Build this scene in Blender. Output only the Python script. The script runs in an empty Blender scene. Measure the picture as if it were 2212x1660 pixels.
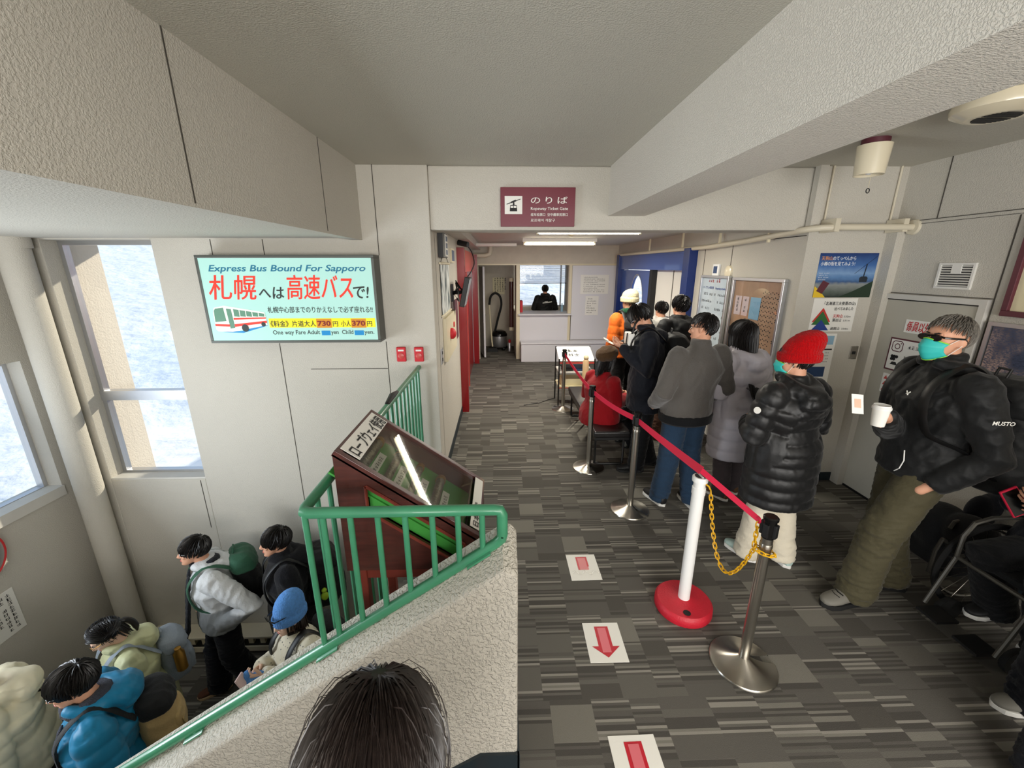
import bpy, bmesh, math, random
import numpy as np
from mathutils import Vector, Matrix
random.seed(7); RNG = np.random.default_rng(7)
PI = math.pi
SC = bpy.context.scene
COL = SC.collection

# ------------------------------------------------------------------ camera, sky, sun, lamps, exposure
FPX, PITCH, YAW, ROLL, CAMH = 883.3, 0.27867, -0.02827, -0.00151, 2.05

def cam_axes():
    B = np.array([[1, 0, 0], [0, 0, -1], [0, 1, 0]], float)
    c, s = math.cos(YAW), math.sin(YAW); Ry = np.array([[c, 0, s], [0, 1, 0], [-s, 0, c]])
    c, s = math.cos(PITCH), math.sin(PITCH); Rp = np.array([[1, 0, 0], [0, c, -s], [0, s, c]])
    c, s = math.cos(ROLL), math.sin(ROLL); Rr = np.array([[c, -s, 0], [s, c, 0], [0, 0, 1]])
    return Rr @ Rp @ Ry @ B
CM = cam_axes()
cd = bpy.data.cameras.new('camera'); cam = bpy.data.objects.new('camera', cd); COL.objects.link(cam)
cd.sensor_fit = 'HORIZONTAL'; cd.sensor_width = 36; cd.lens = FPX / 2212 * 36; cd.clip_start = 0.05; cd.clip_end = 300
mw = Matrix.Identity(4)
for i in range(3):
    mw[i][0] = CM[0][i]; mw[i][1] = -CM[1][i]; mw[i][2] = -CM[2][i]
mw[2][3] = CAMH
cam.matrix_world = mw
SC.camera = cam

def ray(px, py): return CM.T @ np.array([(px - 1106) / FPX, (py - 830) / FPX, 1])
def onY(px, py, Y):
    d = ray(px, py); t = Y / d[1]; return Vector((d[0] * t, Y, CAMH + d[2] * t))
def onX(px, py, X):
    d = ray(px, py); t = X / d[0]; return Vector((X, d[1] * t, CAMH + d[2] * t))
def onZ(px, py, z):
    d = ray(px, py); t = (z - CAMH) / d[2]; return Vector((d[0] * t, d[1] * t, z))

wd = bpy.data.worlds.new('sky'); SC.world = wd; wd.use_nodes = True
bg = wd.node_tree.nodes['Background']; bg.inputs[0].default_value = (0.62, 0.78, 1.0, 1); bg.inputs[1].default_value = 0.85

def light(name, kind, loc, energy, color=(1, 1, 1), aim=None, **kw):
    d = bpy.data.lights.new(name, kind); d.energy = energy; d.color = color
    for k, v in kw.items(): setattr(d, k, v)
    o = bpy.data.objects.new(name, d); COL.objects.link(o); o.location = loc
    if aim is not None: o.rotation_euler = Vector(aim).to_track_quat('-Z', 'Y').to_euler()
    return o
light('sun', 'SUN', (-10, 20, 12), 4.6, (1.0, 0.86, 0.66), aim=(-0.55, -1.0, -0.5), angle=0.012)
# portals guiding sky light through the window openings, then the added fill lamps
for nm, loc, aim, sx, sy in (('portal_left', (-4.2, 2.0, 0.7), (1, 0, 0), 1.2, 2.8), ('portal_stair', (-3.28, 3.8, 1.2), (0, -1, 0), 0.9, 2.2), ('portal_rear', (0.6, -3.55, 1.6), (0, 1, 0), 5.0, 1.5), ('portal_booth', (1.2, 12.1, 1.55), (0, -1, 0), 1.5, 1.2)):
    light(nm, 'AREA', loc, 10, aim=aim, shape='RECTANGLE', size=sx, size_y=sy).data.cycles.is_portal = True
light('window_fill_left', 'AREA', (-4.05, 1.55, 0.72), 95, (0.86, 0.93, 1.0), aim=(1, 0, 0.55), shape='RECTANGLE', size=1.1, size_y=2.1)  # added area lamp in the window's unseen stretch, brightens stairwell and beam
light('window_fill_rear', 'AREA', (0.6, -3.4, 1.62), 235, (1.0, 0.965, 0.92), aim=(0, 1, 0.0), shape='RECTANGLE', size=5.0, size_y=1.45)  # added area lamp behind the viewer, lifts the room above the sky light
light('fill_lamp_rear', 'AREA', (1.9, -1.3, 2.75), 40, (1.0, 0.95, 0.85), aim=(0, 0, -1), shape='RECTANGLE', size=1.2, size_y=0.2)  # added overhead fill behind the viewer, without any fitting
SC.view_settings.view_transform = 'Standard'; SC.view_settings.look = 'None'
SC.view_settings.exposure = 0.25; SC.view_settings.gamma = 1.0
SC.view_settings.use_curve_mapping = False
SC.cycles.use_denoising = True
SC.cycles.max_bounces = 8; SC.cycles.diffuse_bounces = 5
SC.cycles.sample_clamp_indirect = 6.0
SC.cycles.caustics_reflective = False; SC.cycles.caustics_refractive = False

# ------------------------------------------------------------------ materials
def lin(h):
    if isinstance(h, str):
        h = h.lstrip('#'); c = [int(h[i:i + 2], 16) / 255 for i in (0, 2, 4)]
        return tuple((x / 12.92 if x <= 0.04045 else ((x + 0.055) / 1.055) ** 2.4) for x in c) + (1,)
    return tuple(h) + (1,)
MATS = {}
class NT:
    def __init__(s, m): s.t = m.node_tree; s.b = s.t.nodes['Principled BSDF']
    def n(s, kind, **kw):
        x = s.t.nodes.new(kind)
        for k, v in kw.items():
            if k.startswith('i_'):
                k = k[2:]; k = int(k) if k.isdigit() else k.replace('_', ' ')
                x.inputs[k].default_value = v
            else: setattr(x, k, v)
        return x
    def l(s, a, b): s.t.links.new(a, b)
    def math(s, op, a, b=None):
        x = s.n('ShaderNodeMath', operation=op)
        for i, q in enumerate((a, b)):
            if q is None: continue
            if isinstance(q, (int, float)): x.inputs[i].default_value = q
            else: s.l(q, x.inputs[i])
        return x.outputs[0]
def mat(name, col, rough=0.6, metal=0.0, spec=0.5, var=0.0, vscale=8.0, bump=0.0, bscale=80.0, detail=3.0, emit=0.0, ecol=None, alpha=None, trans=0.0, kind='noise', sheen=0.0, stretch=None, coat=0.0):
    if name in MATS: return MATS[name]
    m = bpy.data.materials.new(name); m.use_nodes = True; k = NT(m); b = k.b
    c = lin(col); b.inputs['Base Color'].default_value = c
    b.inputs['Roughness'].default_value = rough; b.inputs['Metallic'].default_value = metal
    b.inputs['Specular IOR Level'].default_value = spec
    if coat: b.inputs['Coat Weight'].default_value = coat
    if trans: b.inputs['Transmission Weight'].default_value = trans; b.inputs['IOR'].default_value = 1.2
    if sheen: b.inputs['Sheen Weight'].default_value = sheen
    if emit:
        b.inputs['Emission Color'].default_value = lin(ecol) if ecol else c; b.inputs['Emission Strength'].default_value = emit
    tc = k.n('ShaderNodeTexCoord') if (var or bump) else None
    src = tc.outputs['Object'] if tc else None
    if stretch and tc:
        mp = k.n('ShaderNodeMapping'); mp.inputs['Scale'].default_value = stretch; k.l(src, mp.inputs[0]); src = mp.outputs[0]
    if var:
        nz = k.n('ShaderNodeTexNoise', i_Scale=vscale, i_Detail=4.0); k.l(src, nz.inputs['Vector'])
        rp = k.n('ShaderNodeValToRGB'); rp.color_ramp.elements[0].position = 0.3; rp.color_ramp.elements[1].position = 0.7
        rp.color_ramp.elements[0].color = tuple(x * (1 - var) for x in c[:3]) + (1,)
        rp.color_ramp.elements[1].color = tuple(min(1, x * (1 + var)) for x in c[:3]) + (1,)
        k.l(nz.outputs[0], rp.inputs[0]); k.l(rp.outputs[0], b.inputs['Base Color'])
    if bump:
        if kind == 'voronoi': nb = k.n('ShaderNodeTexVoronoi', i_Scale=bscale, feature='SMOOTH_F1')
        else: nb = k.n('ShaderNodeTexNoise', i_Scale=bscale, i_Detail=detail)
        k.l(src, nb.inputs['Vector'])
        bp = k.n('ShaderNodeBump', i_Strength=min(1.0, bump), i_Distance=0.01 if bump <= 1 else 0.01 * bump)
        k.l(nb.outputs[0], bp.inputs['Height']); k.l(bp.outputs[0], b.inputs['Normal'])
    MATS[name] = m; return m

def carpet_mat():
    m = bpy.data.materials.new('carpet'); m.use_nodes = True; k = NT(m)
    tc = k.n('ShaderNodeTexCoord'); sp = k.n('ShaderNodeSeparateXYZ'); k.l(tc.outputs['Object'], sp.inputs[0])
    X, Y = sp.outputs[0], sp.outputs[1]
    # half-metre planks laid in staggered courses, each course in columns of random width
    row = k.math('FLOOR', k.math('DIVIDE', Y, 0.5))
    rr = k.n('ShaderNodeTexWhiteNoise', noise_dimensions='1D'); k.l(row, rr.inputs['W'])
    xw = k.math('ADD', k.math('MULTIPLY', X, 5.0), k.math('MULTIPLY', rr.outputs[0], 9.0))
    vx = k.n('ShaderNodeTexVoronoi', voronoi_dimensions='1D', i_Scale=1.0); k.l(xw, vx.inputs['W'])
    sc = k.n('ShaderNodeSeparateColor'); k.l(vx.outputs['Color'], sc.inputs[0])
    yw = k.math('ADD', k.math('MULTIPLY', Y, 8.5), k.math('MULTIPLY', sc.outputs[0], 60.0))
    vy = k.n('ShaderNodeTexVoronoi', voronoi_dimensions='1D', i_Scale=1.0); k.l(yw, vy.inputs['W'])
    sy = k.n('ShaderNodeSeparateColor'); k.l(vy.outputs['Color'], sy.inputs[0])
    st = k.math('FLOOR', k.math('ADD', k.math('DIVIDE', Y, 0.0125), k.math('MULTIPLY', sc.outputs[1], 300.0)))
    ws = k.n('ShaderNodeTexWhiteNoise', noise_dimensions='1D'); k.l(st, ws.inputs['W'])
    is_st = k.math('LESS_THAN', sy.outputs[0], 0.55)
    def ramp(src, stops):
        r = k.n('ShaderNodeValToRGB'); e = r.color_ramp; e.interpolation = 'CONSTANT'
        while len(e.elements) < len(stops): e.elements.new(0.5)
        for q, (p, c) in zip(e.elements, stops): q.position = p; q.color = lin(c)
        k.l(src, r.inputs[0]); return r.outputs[0]
    plain = ramp(sy.outputs[1], [(0, '#55524d'), (0.35, '#605d58'), (0.62, '#67645e'), (0.87, '#7b7870')])
    strp = ramp(ws.outputs[0], [(0, '#504d49'), (0.3, '#5e5b56'), (0.58, '#68655f'), (0.8, '#7d7a72'), (0.92, '#918d85')])
    mx = k.n('ShaderNodeMix', data_type='RGBA'); k.l(is_st, mx.inputs[0]); k.l(plain, mx.inputs[6]); k.l(strp, mx.inputs[7])
    k.l(mx.outputs[2], k.b.inputs['Base Color'])
    k.b.inputs['Roughness'].default_value = 0.95; k.b.inputs['Specular IOR Level'].default_value = 0.15
    nz = k.n('ShaderNodeTexNoise', i_Scale=420.0, i_Detail=2.0); k.l(tc.outputs['Object'], nz.inputs['Vector'])
    bp = k.n('ShaderNodeBump', i_Strength=0.5, i_Distance=0.004); k.l(nz.outputs[0], bp.inputs['Height']); k.l(bp.outputs[0], k.b.inputs['Normal'])
    MATS['carpet'] = m; return m
carpet_mat()
def plaster(name, col, bump, bscale, var=0.05):
    """sprayed stucco paint: small raised flecks of a few millimetres"""
    m = bpy.data.materials.new(name); m.use_nodes = True; k = NT(m); c = lin(col)
    tc = k.n('ShaderNodeTexCoord')
    n1 = k.n('ShaderNodeTexNoise', i_Scale=bscale, i_Detail=2.5, i_Roughness=0.55); k.l(tc.outputs['Object'], n1.inputs['Vector'])
    r1 = k.n('ShaderNodeValToRGB'); r1.color_ramp.elements[0].position = 0.42; r1.color_ramp.elements[1].position = 0.6
    k.l(n1.outputs[0], r1.inputs[0])
    bp = k.n('ShaderNodeBump', i_Strength=min(bump, 1), i_Distance=0.006); k.l(r1.outputs[0], bp.inputs['Height']); k.l(bp.outputs[0], k.b.inputs['Normal'])
    n2 = k.n('ShaderNodeTexNoise', i_Scale=1.3, i_Detail=3.0); k.l(tc.outputs['Object'], n2.inputs['Vector'])
    r2 = k.n('ShaderNodeValToRGB'); r2.color_ramp.elements[0].position = 0.3; r2.color_ramp.elements[1].position = 0.7
    r2.color_ramp.elements[0].color = tuple(x * (1 - var) for x in c[:3]) + (1,); r2.color_ramp.elements[1].color = c
    k.l(n2.outputs[0], r2.inputs[0]); k.l(r2.outputs[0], k.b.inputs['Base Color'])
    k.b.inputs['Roughness'].default_value = 0.75; k.b.inputs['Specular IOR Level'].default_value = 0.3
    MATS[name] = m; return m
plaster('stucco', '#cac5ba', 0.34, 120)
plaster('stucco_ceiling', '#c4c0b4', 0.35, 140)
plaster('stucco_coarse', '#e6e0d5', 0.6, 150)
plaster('stucco_parapet', '#c6c0b4', 0.8, 75)
mat('paint_smooth', '#cfccc5', 0.6, var=0.03)
mat('beige_panel', '#c9bfae', 0.6, var=0.04)
mat('white_panel', '#dcdbe0', 0.55)
mat('baseboard', '#1f2a30', 0.5)
mat('black', '#0d0d0e', 0.5); mat('black_gloss', '#0a0a0b', 0.2); mat('black_rubber', '#141414', 0.8)
mat('seam', '#4a463f', 0.9)
mat('steel', '#b9b5ad', 0.28, metal=1.0, var=0.06, vscale=3, stretch=(40, 40, 1))
mat('steel_base', '#c9c4ba', 0.3, metal=1.0)
_m = MATS['steel_base']; _k = NT(_m); _t = _k.n('ShaderNodeTangent', direction_type='RADIAL', axis='Z'); _k.l(_t.outputs[0], _k.b.inputs['Tangent']); _k.b.inputs['Anisotropic'].default_value = 0.85; _k.b.inputs['Anisotropic Rotation'].default_value = 0.25
mat('alu', '#c8c9cc', 0.35, metal=0.9)
mat('green_paint', '#3f8a66', 0.38, var=0.12, vscale=6, coat=0.3)
mat('wood_dark', '#4a2019', 0.4, var=0.25, vscale=9, stretch=(1, 1, 8), coat=0.3)
mat('wood_red', '#7a2f22', 0.45, var=0.15)
mat('case_green', '#3f9a3c', 0.7, var=0.05)
mat('paper', '#efedE6'.lower(), 0.7); mat('paper_cream', '#e6dcb8', 0.7); mat('ink', '#1a1a1c', 0.7)
mat('red_ink', '#c8202c', 0.6); mat('blue_ink', '#23479a', 0.6); mat('maroon_sign', '#6d0c26', 0.4)
mat('white_paint', '#e6e4de', 0.45); mat('ivory', '#ddd2b4', 0.4); mat('ivory_gloss', '#e6dbc0', 0.25, coat=0.4)
mat('pipe_cream', '#d8cfb9', 0.4)
mat('red_door', '#8a0a12', 0.3, coat=0.4); mat('red_light', '#c8504a', 0.35)
mat('blue_door', '#2b4f9e', 0.32, coat=0.4); mat('blue_dark', '#0d2a6c', 0.35)
mat('belt_red', '#e61c48', 0.55); mat('belt_base_red', '#c41d30', 0.5, bump=0.2, bscale=90)
mat('chain_yellow', '#e3ac12', 0.4)
mat('white_plastic', '#eeeeec', 0.35)
mat('bench_vinyl', '#1c1a1a', 0.35, bump=0.15, bscale=40)
mat('snow', '#f4f6fa', 0.7, var=0.03, vscale=0.8, bump=8, bscale=2.6, detail=7)
mat('ext_wall', '#e6dccf', 0.8, bump=0.5, bscale=60)
mat('maroon', '#5a2430', 0.5)
mat('nosing', '#7a4a38', 0.6)
def glass_mat(name, tint=(0.95, 0.98, 1.0), refl=0.06):
    m = bpy.data.materials.new(name); m.use_nodes = True; t = m.node_tree; t.nodes.clear()
    o = t.nodes.new('ShaderNodeOutputMaterial'); mx = t.nodes.new('ShaderNodeMixShader'); tr = t.nodes.new('ShaderNodeBsdfTransparent'); gl = t.nodes.new('ShaderNodeBsdfGlossy')
    tr.inputs[0].default_value = tint + (1,); gl.inputs['Roughness'].default_value = 0.02; mx.inputs[0].default_value = refl
    t.links.new(tr.outputs[0], mx.inputs[1]); t.links.new(gl.outputs[0], mx.inputs[2]); t.links.new(mx.outputs[0], o.inputs[0])
    MATS[name] = m; return m
glass_mat('glass'); glass_mat('case_glass', (0.96, 0.98, 0.95), 0.16)
def M_(x): return MATS[x] if isinstance(x, str) else x

# ------------------------------------------------------------------ mesh helpers
ORG = {}
class MB:
    def __init__(s): s.v = []; s.f = []; s.mi = []; s.m = 0
    def add(s, vs, fs):
        o = len(s.v); s.v += [tuple(v) for v in vs]; s.f += [tuple(i + o for i in f) for f in fs]; s.mi += [s.m] * len(fs); return s
    def box(s, x0, x1, y0, y1, z0, z1):
        v = [(x, y, z) for z in (z0, z1) for y in (y0, y1) for x in (x0, x1)]
        return s.add(v, [(0, 2, 3, 1), (4, 5, 7, 6), (0, 1, 5, 4), (2, 6, 7, 3), (0, 4, 6, 2), (1, 3, 7, 5)])
    def obox(s, c, ax, ay, az):
        """box by centre and three half-axis vectors"""
        c, ax, ay, az = map(Vector, (c, ax, ay, az))
        v = [c + ax * i + ay * j + az * k for k in (-1, 1) for j in (-1, 1) for i in (-1, 1)]
        return s.add(v, [(0, 2, 3, 1), (4, 5, 7, 6), (0, 1, 5, 4), (2, 6, 7, 3), (0, 4, 6, 2), (1, 3, 7, 5)])
    def quad(s, a, b, c, d): return s.add([a, b, c, d], [(0, 1, 2, 3)])
    def prism(s, poly, vec):
        n = len(poly); vec = Vector(vec); P = [Vector(p) for p in poly]
        return s.add(P + [p + vec for p in P], [tuple(range(n))[::-1], tuple(range(n, 2 * n))] + [(i, (i + 1) % n, n + (i + 1) % n, n + i) for i in range(n)])
    def loft(s, rings, n=16, cap=True, sq=1.0):
        """rings: (centre, half-axis u, half-axis v)"""
        vs = []; fs = []
        for c, u, w in rings:
            c, u, w = Vector(c), Vector(u), Vector(w)
            for i in range(n):
                a = 2 * PI * i / n; ca, sa = math.cos(a), math.sin(a)
                if sq != 1.0: ca, sa = math.copysign(abs(ca) ** sq, ca), math.copysign(abs(sa) ** sq, sa)
                vs.append(c + u * ca + w * sa)
        for r in range(len(rings) - 1):
            for i in range(n):
                j = (i + 1) % n; fs.append((r * n + i, r * n + j, (r + 1) * n + j, (r + 1) * n + i))
        if cap: fs.append(tuple(range(n))[::-1]); fs.append(tuple((len(rings) - 1) * n + i for i in range(n)))
        return s.add(vs, fs)
    def tube(s, pts, r, n=10, flat=1.0, up=None, cap=True):
        """tube along a polyline; r number or list; flat squashes along the second axis"""
        P = [Vector(p) for p in pts]; R = r if isinstance(r, (list, tuple)) else [r] * len(P)
        T = []
        for i in range(len(P)):
            d = (P[min(i + 1, len(P) - 1)] - P[max(i - 1, 0)]); T.append(d.normalized() if d.length > 1e-9 else Vector((0, 0, 1)))
        u = Vector(up) if up else (Vector((0, 0, 1)) if abs(T[0].z) < 0.9 else Vector((1, 0, 0)))
        rings = []
        for p, t, q in zip(P, T, R):
            u = u - t * u.dot(t)
            if u.length < 1e-6: u = t.orthogonal()
            u.normalize(); w = t.cross(u); rings.append((p, u * q, w * q * flat))
        return s.loft(rings, n, cap)
    def limb(s, pts, r, n=14, flat=1.0, up=None):
        """tube with rounded ends"""
        P = [Vector(p) for p in pts]; R = list(r) if isinstance(r, (list, tuple)) else [r] * len(P)
        d0 = (P[0] - P[1]).normalized(); d1 = (P[-1] - P[-2]).normalized()
        a = [P[0] + d0 * R[0] * q for q in (0.95, 0.7, 0.38)]; ar = [R[0] * q for q in (0.3, 0.7, 0.92)]
        b = [P[-1] + d1 * R[-1] * q for q in (0.38, 0.7, 0.95)]; br = [R[-1] * q for q in (0.92, 0.7, 0.3)]
        return s.tube(a + P + b, ar + R + br, n, flat, up)
    def cyl(s, p0, p1, r0, r1=None, n=20): return s.tube([p0, p1], [r0, r0 if r1 is None else r1], n)
    def ball(s, c, r, rot=None, nu=16, nv=10):
        c = Vector(c); r = (r, r, r) if isinstance(r, (int, float)) else r
        vs = [Vector((0, 0, 1))]; fs = []
        for j in range(1, nv):
            t = PI * j / nv
            for i in range(nu):
                a = 2 * PI * i / nu; vs.append(Vector((math.sin(t) * math.cos(a), math.sin(t) * math.sin(a), math.cos(t))))
        vs.append(Vector((0, 0, -1))); L = len(vs) - 1
        for i in range(nu):
            j = (i + 1) % nu; fs.append((0, 1 + i, 1 + j)); fs.append((L, L - nu + j, L - nu + i))
            for q in range(nv - 2): a = 1 + q * nu; fs.append((a + i, a + nu + i, a + nu + j, a + j))
        out = []
        for v in vs:
            w = Vector((v.x * r[0], v.y * r[1], v.z * r[2]))
            if rot: w = rot @ w
            out.append(c + w)
        return s.add(out, fs)
    def lathe(s, prof, c=(0, 0, 0), n=32, axis=(0, 0, 1)):
        c = Vector(c); ax = Vector(axis).normalized(); u = ax.orthogonal().normalized(); w = ax.cross(u)
        return s.loft([(c + ax * h, u * max(r, 1e-4), w * max(r, 1e-4)) for r, h in prof], n)
    def xf(s, M):
        s.v = [tuple(M @ Vector(v)) for v in s.v]; return s
    def merge(s, o): s.add(o.v, o.f); return s
    def build(s, name, m, parent=None, smooth=False, bevel=0.0, bseg=2, auto=None):
        me = bpy.data.meshes.new(name); org = ORG.get(parent.name, Vector()) if parent else Vector()
        me.from_pydata([(v[0] - org[0], v[1] - org[1], v[2] - org[2]) for v in s.v], [], s.f)
        ms = m if isinstance(m, (list, tuple)) else [m]
        for q in ms: me.materials.append(M_(q))
        if len(ms) > 1: me.polygons.foreach_set('material_index', s.mi)
        bm = bmesh.new(); bm.from_mesh(me); bmesh.ops.recalc_face_normals(bm, faces=bm.faces)
        if smooth:
            for f in bm.faces: f.smooth = True
            for e in bm.edges:
                if len(e.link_faces) == 2 and e.calc_face_angle(0) > 0.7: e.smooth = False
        bm.to_mesh(me); bm.free(); me.update()
        o = bpy.data.objects.new(name, me); COL.objects.link(o)
        if parent: o.parent = parent; ORG[o.name] = org
        if bevel:
            b = o.modifiers.new('bevel', 'BEVEL'); b.width = bevel; b.segments = bseg; b.limit_method = 'ANGLE'; b.angle_limit = 0.7
        return o
def tag(o, label=None, cat=None, group=None, kind=None):
    if label: o['label'] = label
    if cat: o['category'] = cat
    if group: o['group'] = group
    if kind: o['kind'] = kind
    return o
def thing(name, label, cat, loc=(0, 0, 0), group=None, rz=0.0, local=False):
    o = bpy.data.objects.new(name, None); COL.objects.link(o); o.empty_display_size = 0.1
    o.location = loc; o.rotation_euler = (0, 0, rz); ORG[o.name] = Vector() if local else Vector(loc)
    return tag(o, label, cat, group)
def st(name, mb, m, parent=None, **kw):
    o = mb.build(name, m, parent, **kw)
    if not parent: o['kind'] = 'structure'
    return o
def copy_tree(o, loc=None, parent=None, label=None, rz=None):
    c = o.copy(); COL.objects.link(c)
    if parent: c.parent = parent
    for ch in list(o.children): copy_tree(ch, None, c)
    if loc is not None: c.location = loc
    if rz is not None: c.rotation_euler = (0, 0, rz)
    if label: c['label'] = label
    return c
def spline(P, n=6):
    P = [Vector(p) for p in P]; Q = [P[0] * 2 - P[1]] + P + [P[-1] * 2 - P[-2]]; out = []
    for i in range(1, len(Q) - 2):
        a, b, c, d = Q[i - 1:i + 3]
        for j in range(n):
            t = j / n; out.append(0.5 * ((2 * b) + (c - a) * t + (2 * a - 5 * b + 4 * c - d) * t * t + (3 * b - a - 3 * c + d) * t ** 3))
    return out + [P[-1]]
# lettering: flat raised glyphs laid on a plane
def glyphs(body, bold=0.0, shear=0.0, space=1.0):
    c = bpy.data.curves.new('glyph', 'FONT'); c.body = body; c.size = 1.0; c.offset = bold; c.shear = shear; c.space_character = space; c.resolution_u = 3
    o = bpy.data.objects.new('glyph', c); COL.objects.link(o); bpy.context.view_layer.update()
    me = bpy.data.meshes.new_from_object(o.evaluated_get(bpy.context.evaluated_depsgraph_get()))
    v = [(p.co.x, p.co.y) for p in me.vertices]; f = [tuple(p.vertices) for p in me.polygons]
    bpy.data.objects.remove(o); bpy.data.curves.remove(c); bpy.data.meshes.remove(me)
    return v, f
class Plane:
    """a flat face with origin (lower left), right and up directions and a normal towards the viewer"""
    def __init__(s, o, r, u): s.o = Vector(o); s.r = Vector(r).normalized(); s.u = Vector(u).normalized(); s.n = s.r.cross(s.u)
    def p(s, x, y, h=0.0): return s.o + s.r * x + s.u * y + s.n * h
    def text(s, mb, body, x, y, size, w=None, bold=0.0, shear=0.0, h=0.0015, align='l', space=1.0, vert=False):
        if vert:
            for i, ch in enumerate(body): s.text(mb, ch, x, y - i * size * 1.05, size, None, bold, shear, h)
            return
        if bold and any(ord(ch) > 0x2e80 for ch in body):
            q = bold * size * .9          # heavy strokes: the same glyph laid down again slightly shifted
            for i, (dx, dy) in enumerate(((q, 0), (-q, 0), (0, q * .7), (0, -q * .7))): s.text(mb, body, x + dx, y + dy, size, w, 0, shear, h + .00015 * (i + 1), align, space)
            bold = 0
        v, f = glyphs(body, bold, shear, space)
        if not v: return
        x0 = min(a for a, b in v); x1 = max(a for a, b in v); k = size
        sx = w / (x1 - x0) if w else k
        off = 0 if align == 'l' else (-(x1 - x0) * sx / 2 if align == 'c' else -(x1 - x0) * sx)
        mb.add([s.p(x + off + (a - x0) * sx, y + b * k, h) for a, b in v], f)
    def greek(s, mb, x, y, w, h, vert=False, fill=.9, h0=0.0015, seed=0):
        """print too small to read: rows of little stroke marks"""
        r = random.Random(int((x + 3 * y + 7 * w) * 1e4) + seed); L = h if vert else w; q = w if vert else h; t = 0.0
        while t < L - q * .8:
            if r.random() < fill:
                ox, oy = (x, y + h - t - q) if vert else (x + t, y)
                for k in range(r.choice((2, 2, 3))): b = (.12 + .3 * k + r.uniform(-.05, .05)); a = r.uniform(.08, .2); s.rect(mb, ox + a * q, oy + b * q, ox + r.uniform(.7, .9) * q, oy + (b + .1) * q, h0)
                for k in range(r.choice((1, 2))): a = r.uniform(.15, .75); s.rect(mb, ox + a * q, oy + .08 * q, ox + (a + .11) * q, oy + r.uniform(.6, .92) * q, h0)
            t += q * .95
    def rect(s, mb, x0, y0, x1, y1, h=0.001, t=0.0):
        if t: mb.add([s.p(x, y, z) for z in (h - t, h) for y in (y0, y1) for x in (x0, x1)], [(0, 2, 3, 1), (4, 5, 7, 6), (0, 1, 5, 4), (2, 6, 7, 3), (0, 4, 6, 2), (1, 3, 7, 5)])
        else: mb.quad(s.p(x0, y0, h), s.p(x1, y0, h), s.p(x1, y1, h), s.p(x0, y1, h))
    def poly(s, mb, pts, h=0.001): mb.add([s.p(x, y, h) for x, y in pts], [tuple(range(len(pts)))])
    def line(s, mb, pts, w, h=0.001):
        for (x0, y0), (x1, y1) in zip(pts, pts[1:]):
            d = Vector((x1 - x0, y1 - y0)); L = d.length or 1; nx, ny = -d.y / L * w / 2, d.x / L * w / 2
            s.poly(mb, [(x0 - nx, y0 - ny), (x1 - nx, y1 - ny), (x1 + nx, y1 + ny), (x0 + nx, y0 + ny)], h)
    def disc(s, mb, x, y, r, h=0.001, n=24, ry=None):
        ry = ry or r; s.poly(mb, [(x + r * math.cos(2 * PI * i / n), y + ry * math.sin(2 * PI * i / n)) for i in range(n)], h)
# ------------------------------------------------------------------ the setting
D1 = 3.6; ZL = -1.85; CZ = 2.83; XL = -4.0; XR = 3.34; XC = 2.6; XP = -0.57
WX0, WX1, WZ0, WZ1 = -3.72, -2.84, 0.1, 2.27          # stairwell window opening
m = MB()
m.box(-0.09, 3.5, -3.5, 1.22, -0.12, 0); m.box(-0.75, 3.5, 1.22, D1, -0.12, 0); m.box(-0.7, 2.75, D1, 12.3, -0.12, 0)
st('floor', m, 'carpet')
m = MB(); m.box(-4.1, -0.5, 1.22, D1 + 0.05, ZL - 0.15, ZL); m.box(-4.1, -2.62, -1.2, 1.22, ZL - 0.15, ZL)
st('floor_landing', m, 'carpet')
m = MB()                                                # flight down from the upper floor, in front of the parapet
for i in range(10): m.box(-0.09 - 0.253 * (i + 1), -0.09 - 0.253 * i, -1.2, 1.22, ZL - 0.1, -0.168 * (i + 1))
st('floor_stair_flight', m, 'carpet')
m = MB()
for i in range(11): m.box(-0.12 - 0.253 * i, -0.07 - 0.253 * i, -1.2, 1.21, -0.168 * i - 0.006, -0.168 * i + 0.006)
st('trim_nosing', m, 'nosing')
m = MB(); m.box(XP - 0.6, XR + 0.1, -3.5, D1 + 0.3, CZ, CZ + 0.1); st('ceiling', m, 'stucco_ceiling')
m = MB(); m.box(-0.75, 2.75, D1 + 0.3, 12.3, 2.5, 2.6); st('ceiling_passage', m, 'paint_smooth')
m = MB(); m.box(XL - 0.1, -1.14, -3.5, D1, 2.28, 2.4); st('ceiling_stairwell', m, 'stucco')
m = MB(); m.box(-1.22, -1.13, -3.5, D1, 2.265, CZ + 0.02); st('beam_bulkhead', m, 'stucco')
m = MB(); m.box(0.9, 1.205, -3.5, D1 + 0.02, 2.455, CZ + 0.02)
st('beam_cross', m, 'stucco_coarse')
# stairwell front wall with its window opening
m = MB()
m.box(XL - 0.3, WX0, D1, D1 + 0.22, ZL, CZ); m.box(WX1, XP, D1, D1 + 0.22, ZL, CZ)
m.box(WX0, WX1, D1, D1 + 0.22, ZL, WZ0); m.box(WX0, WX1, D1, D1 + 0.22, WZ1, CZ)
st('wall_stairwell', m, 'stucco', bevel=0.006)
m = MB(); m.box(XP, XR + 0.1, D1 + 0.02, D1 + 0.3, 2.345, CZ); st('wall_lintel', m, 'stucco', bevel=0.012)
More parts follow.
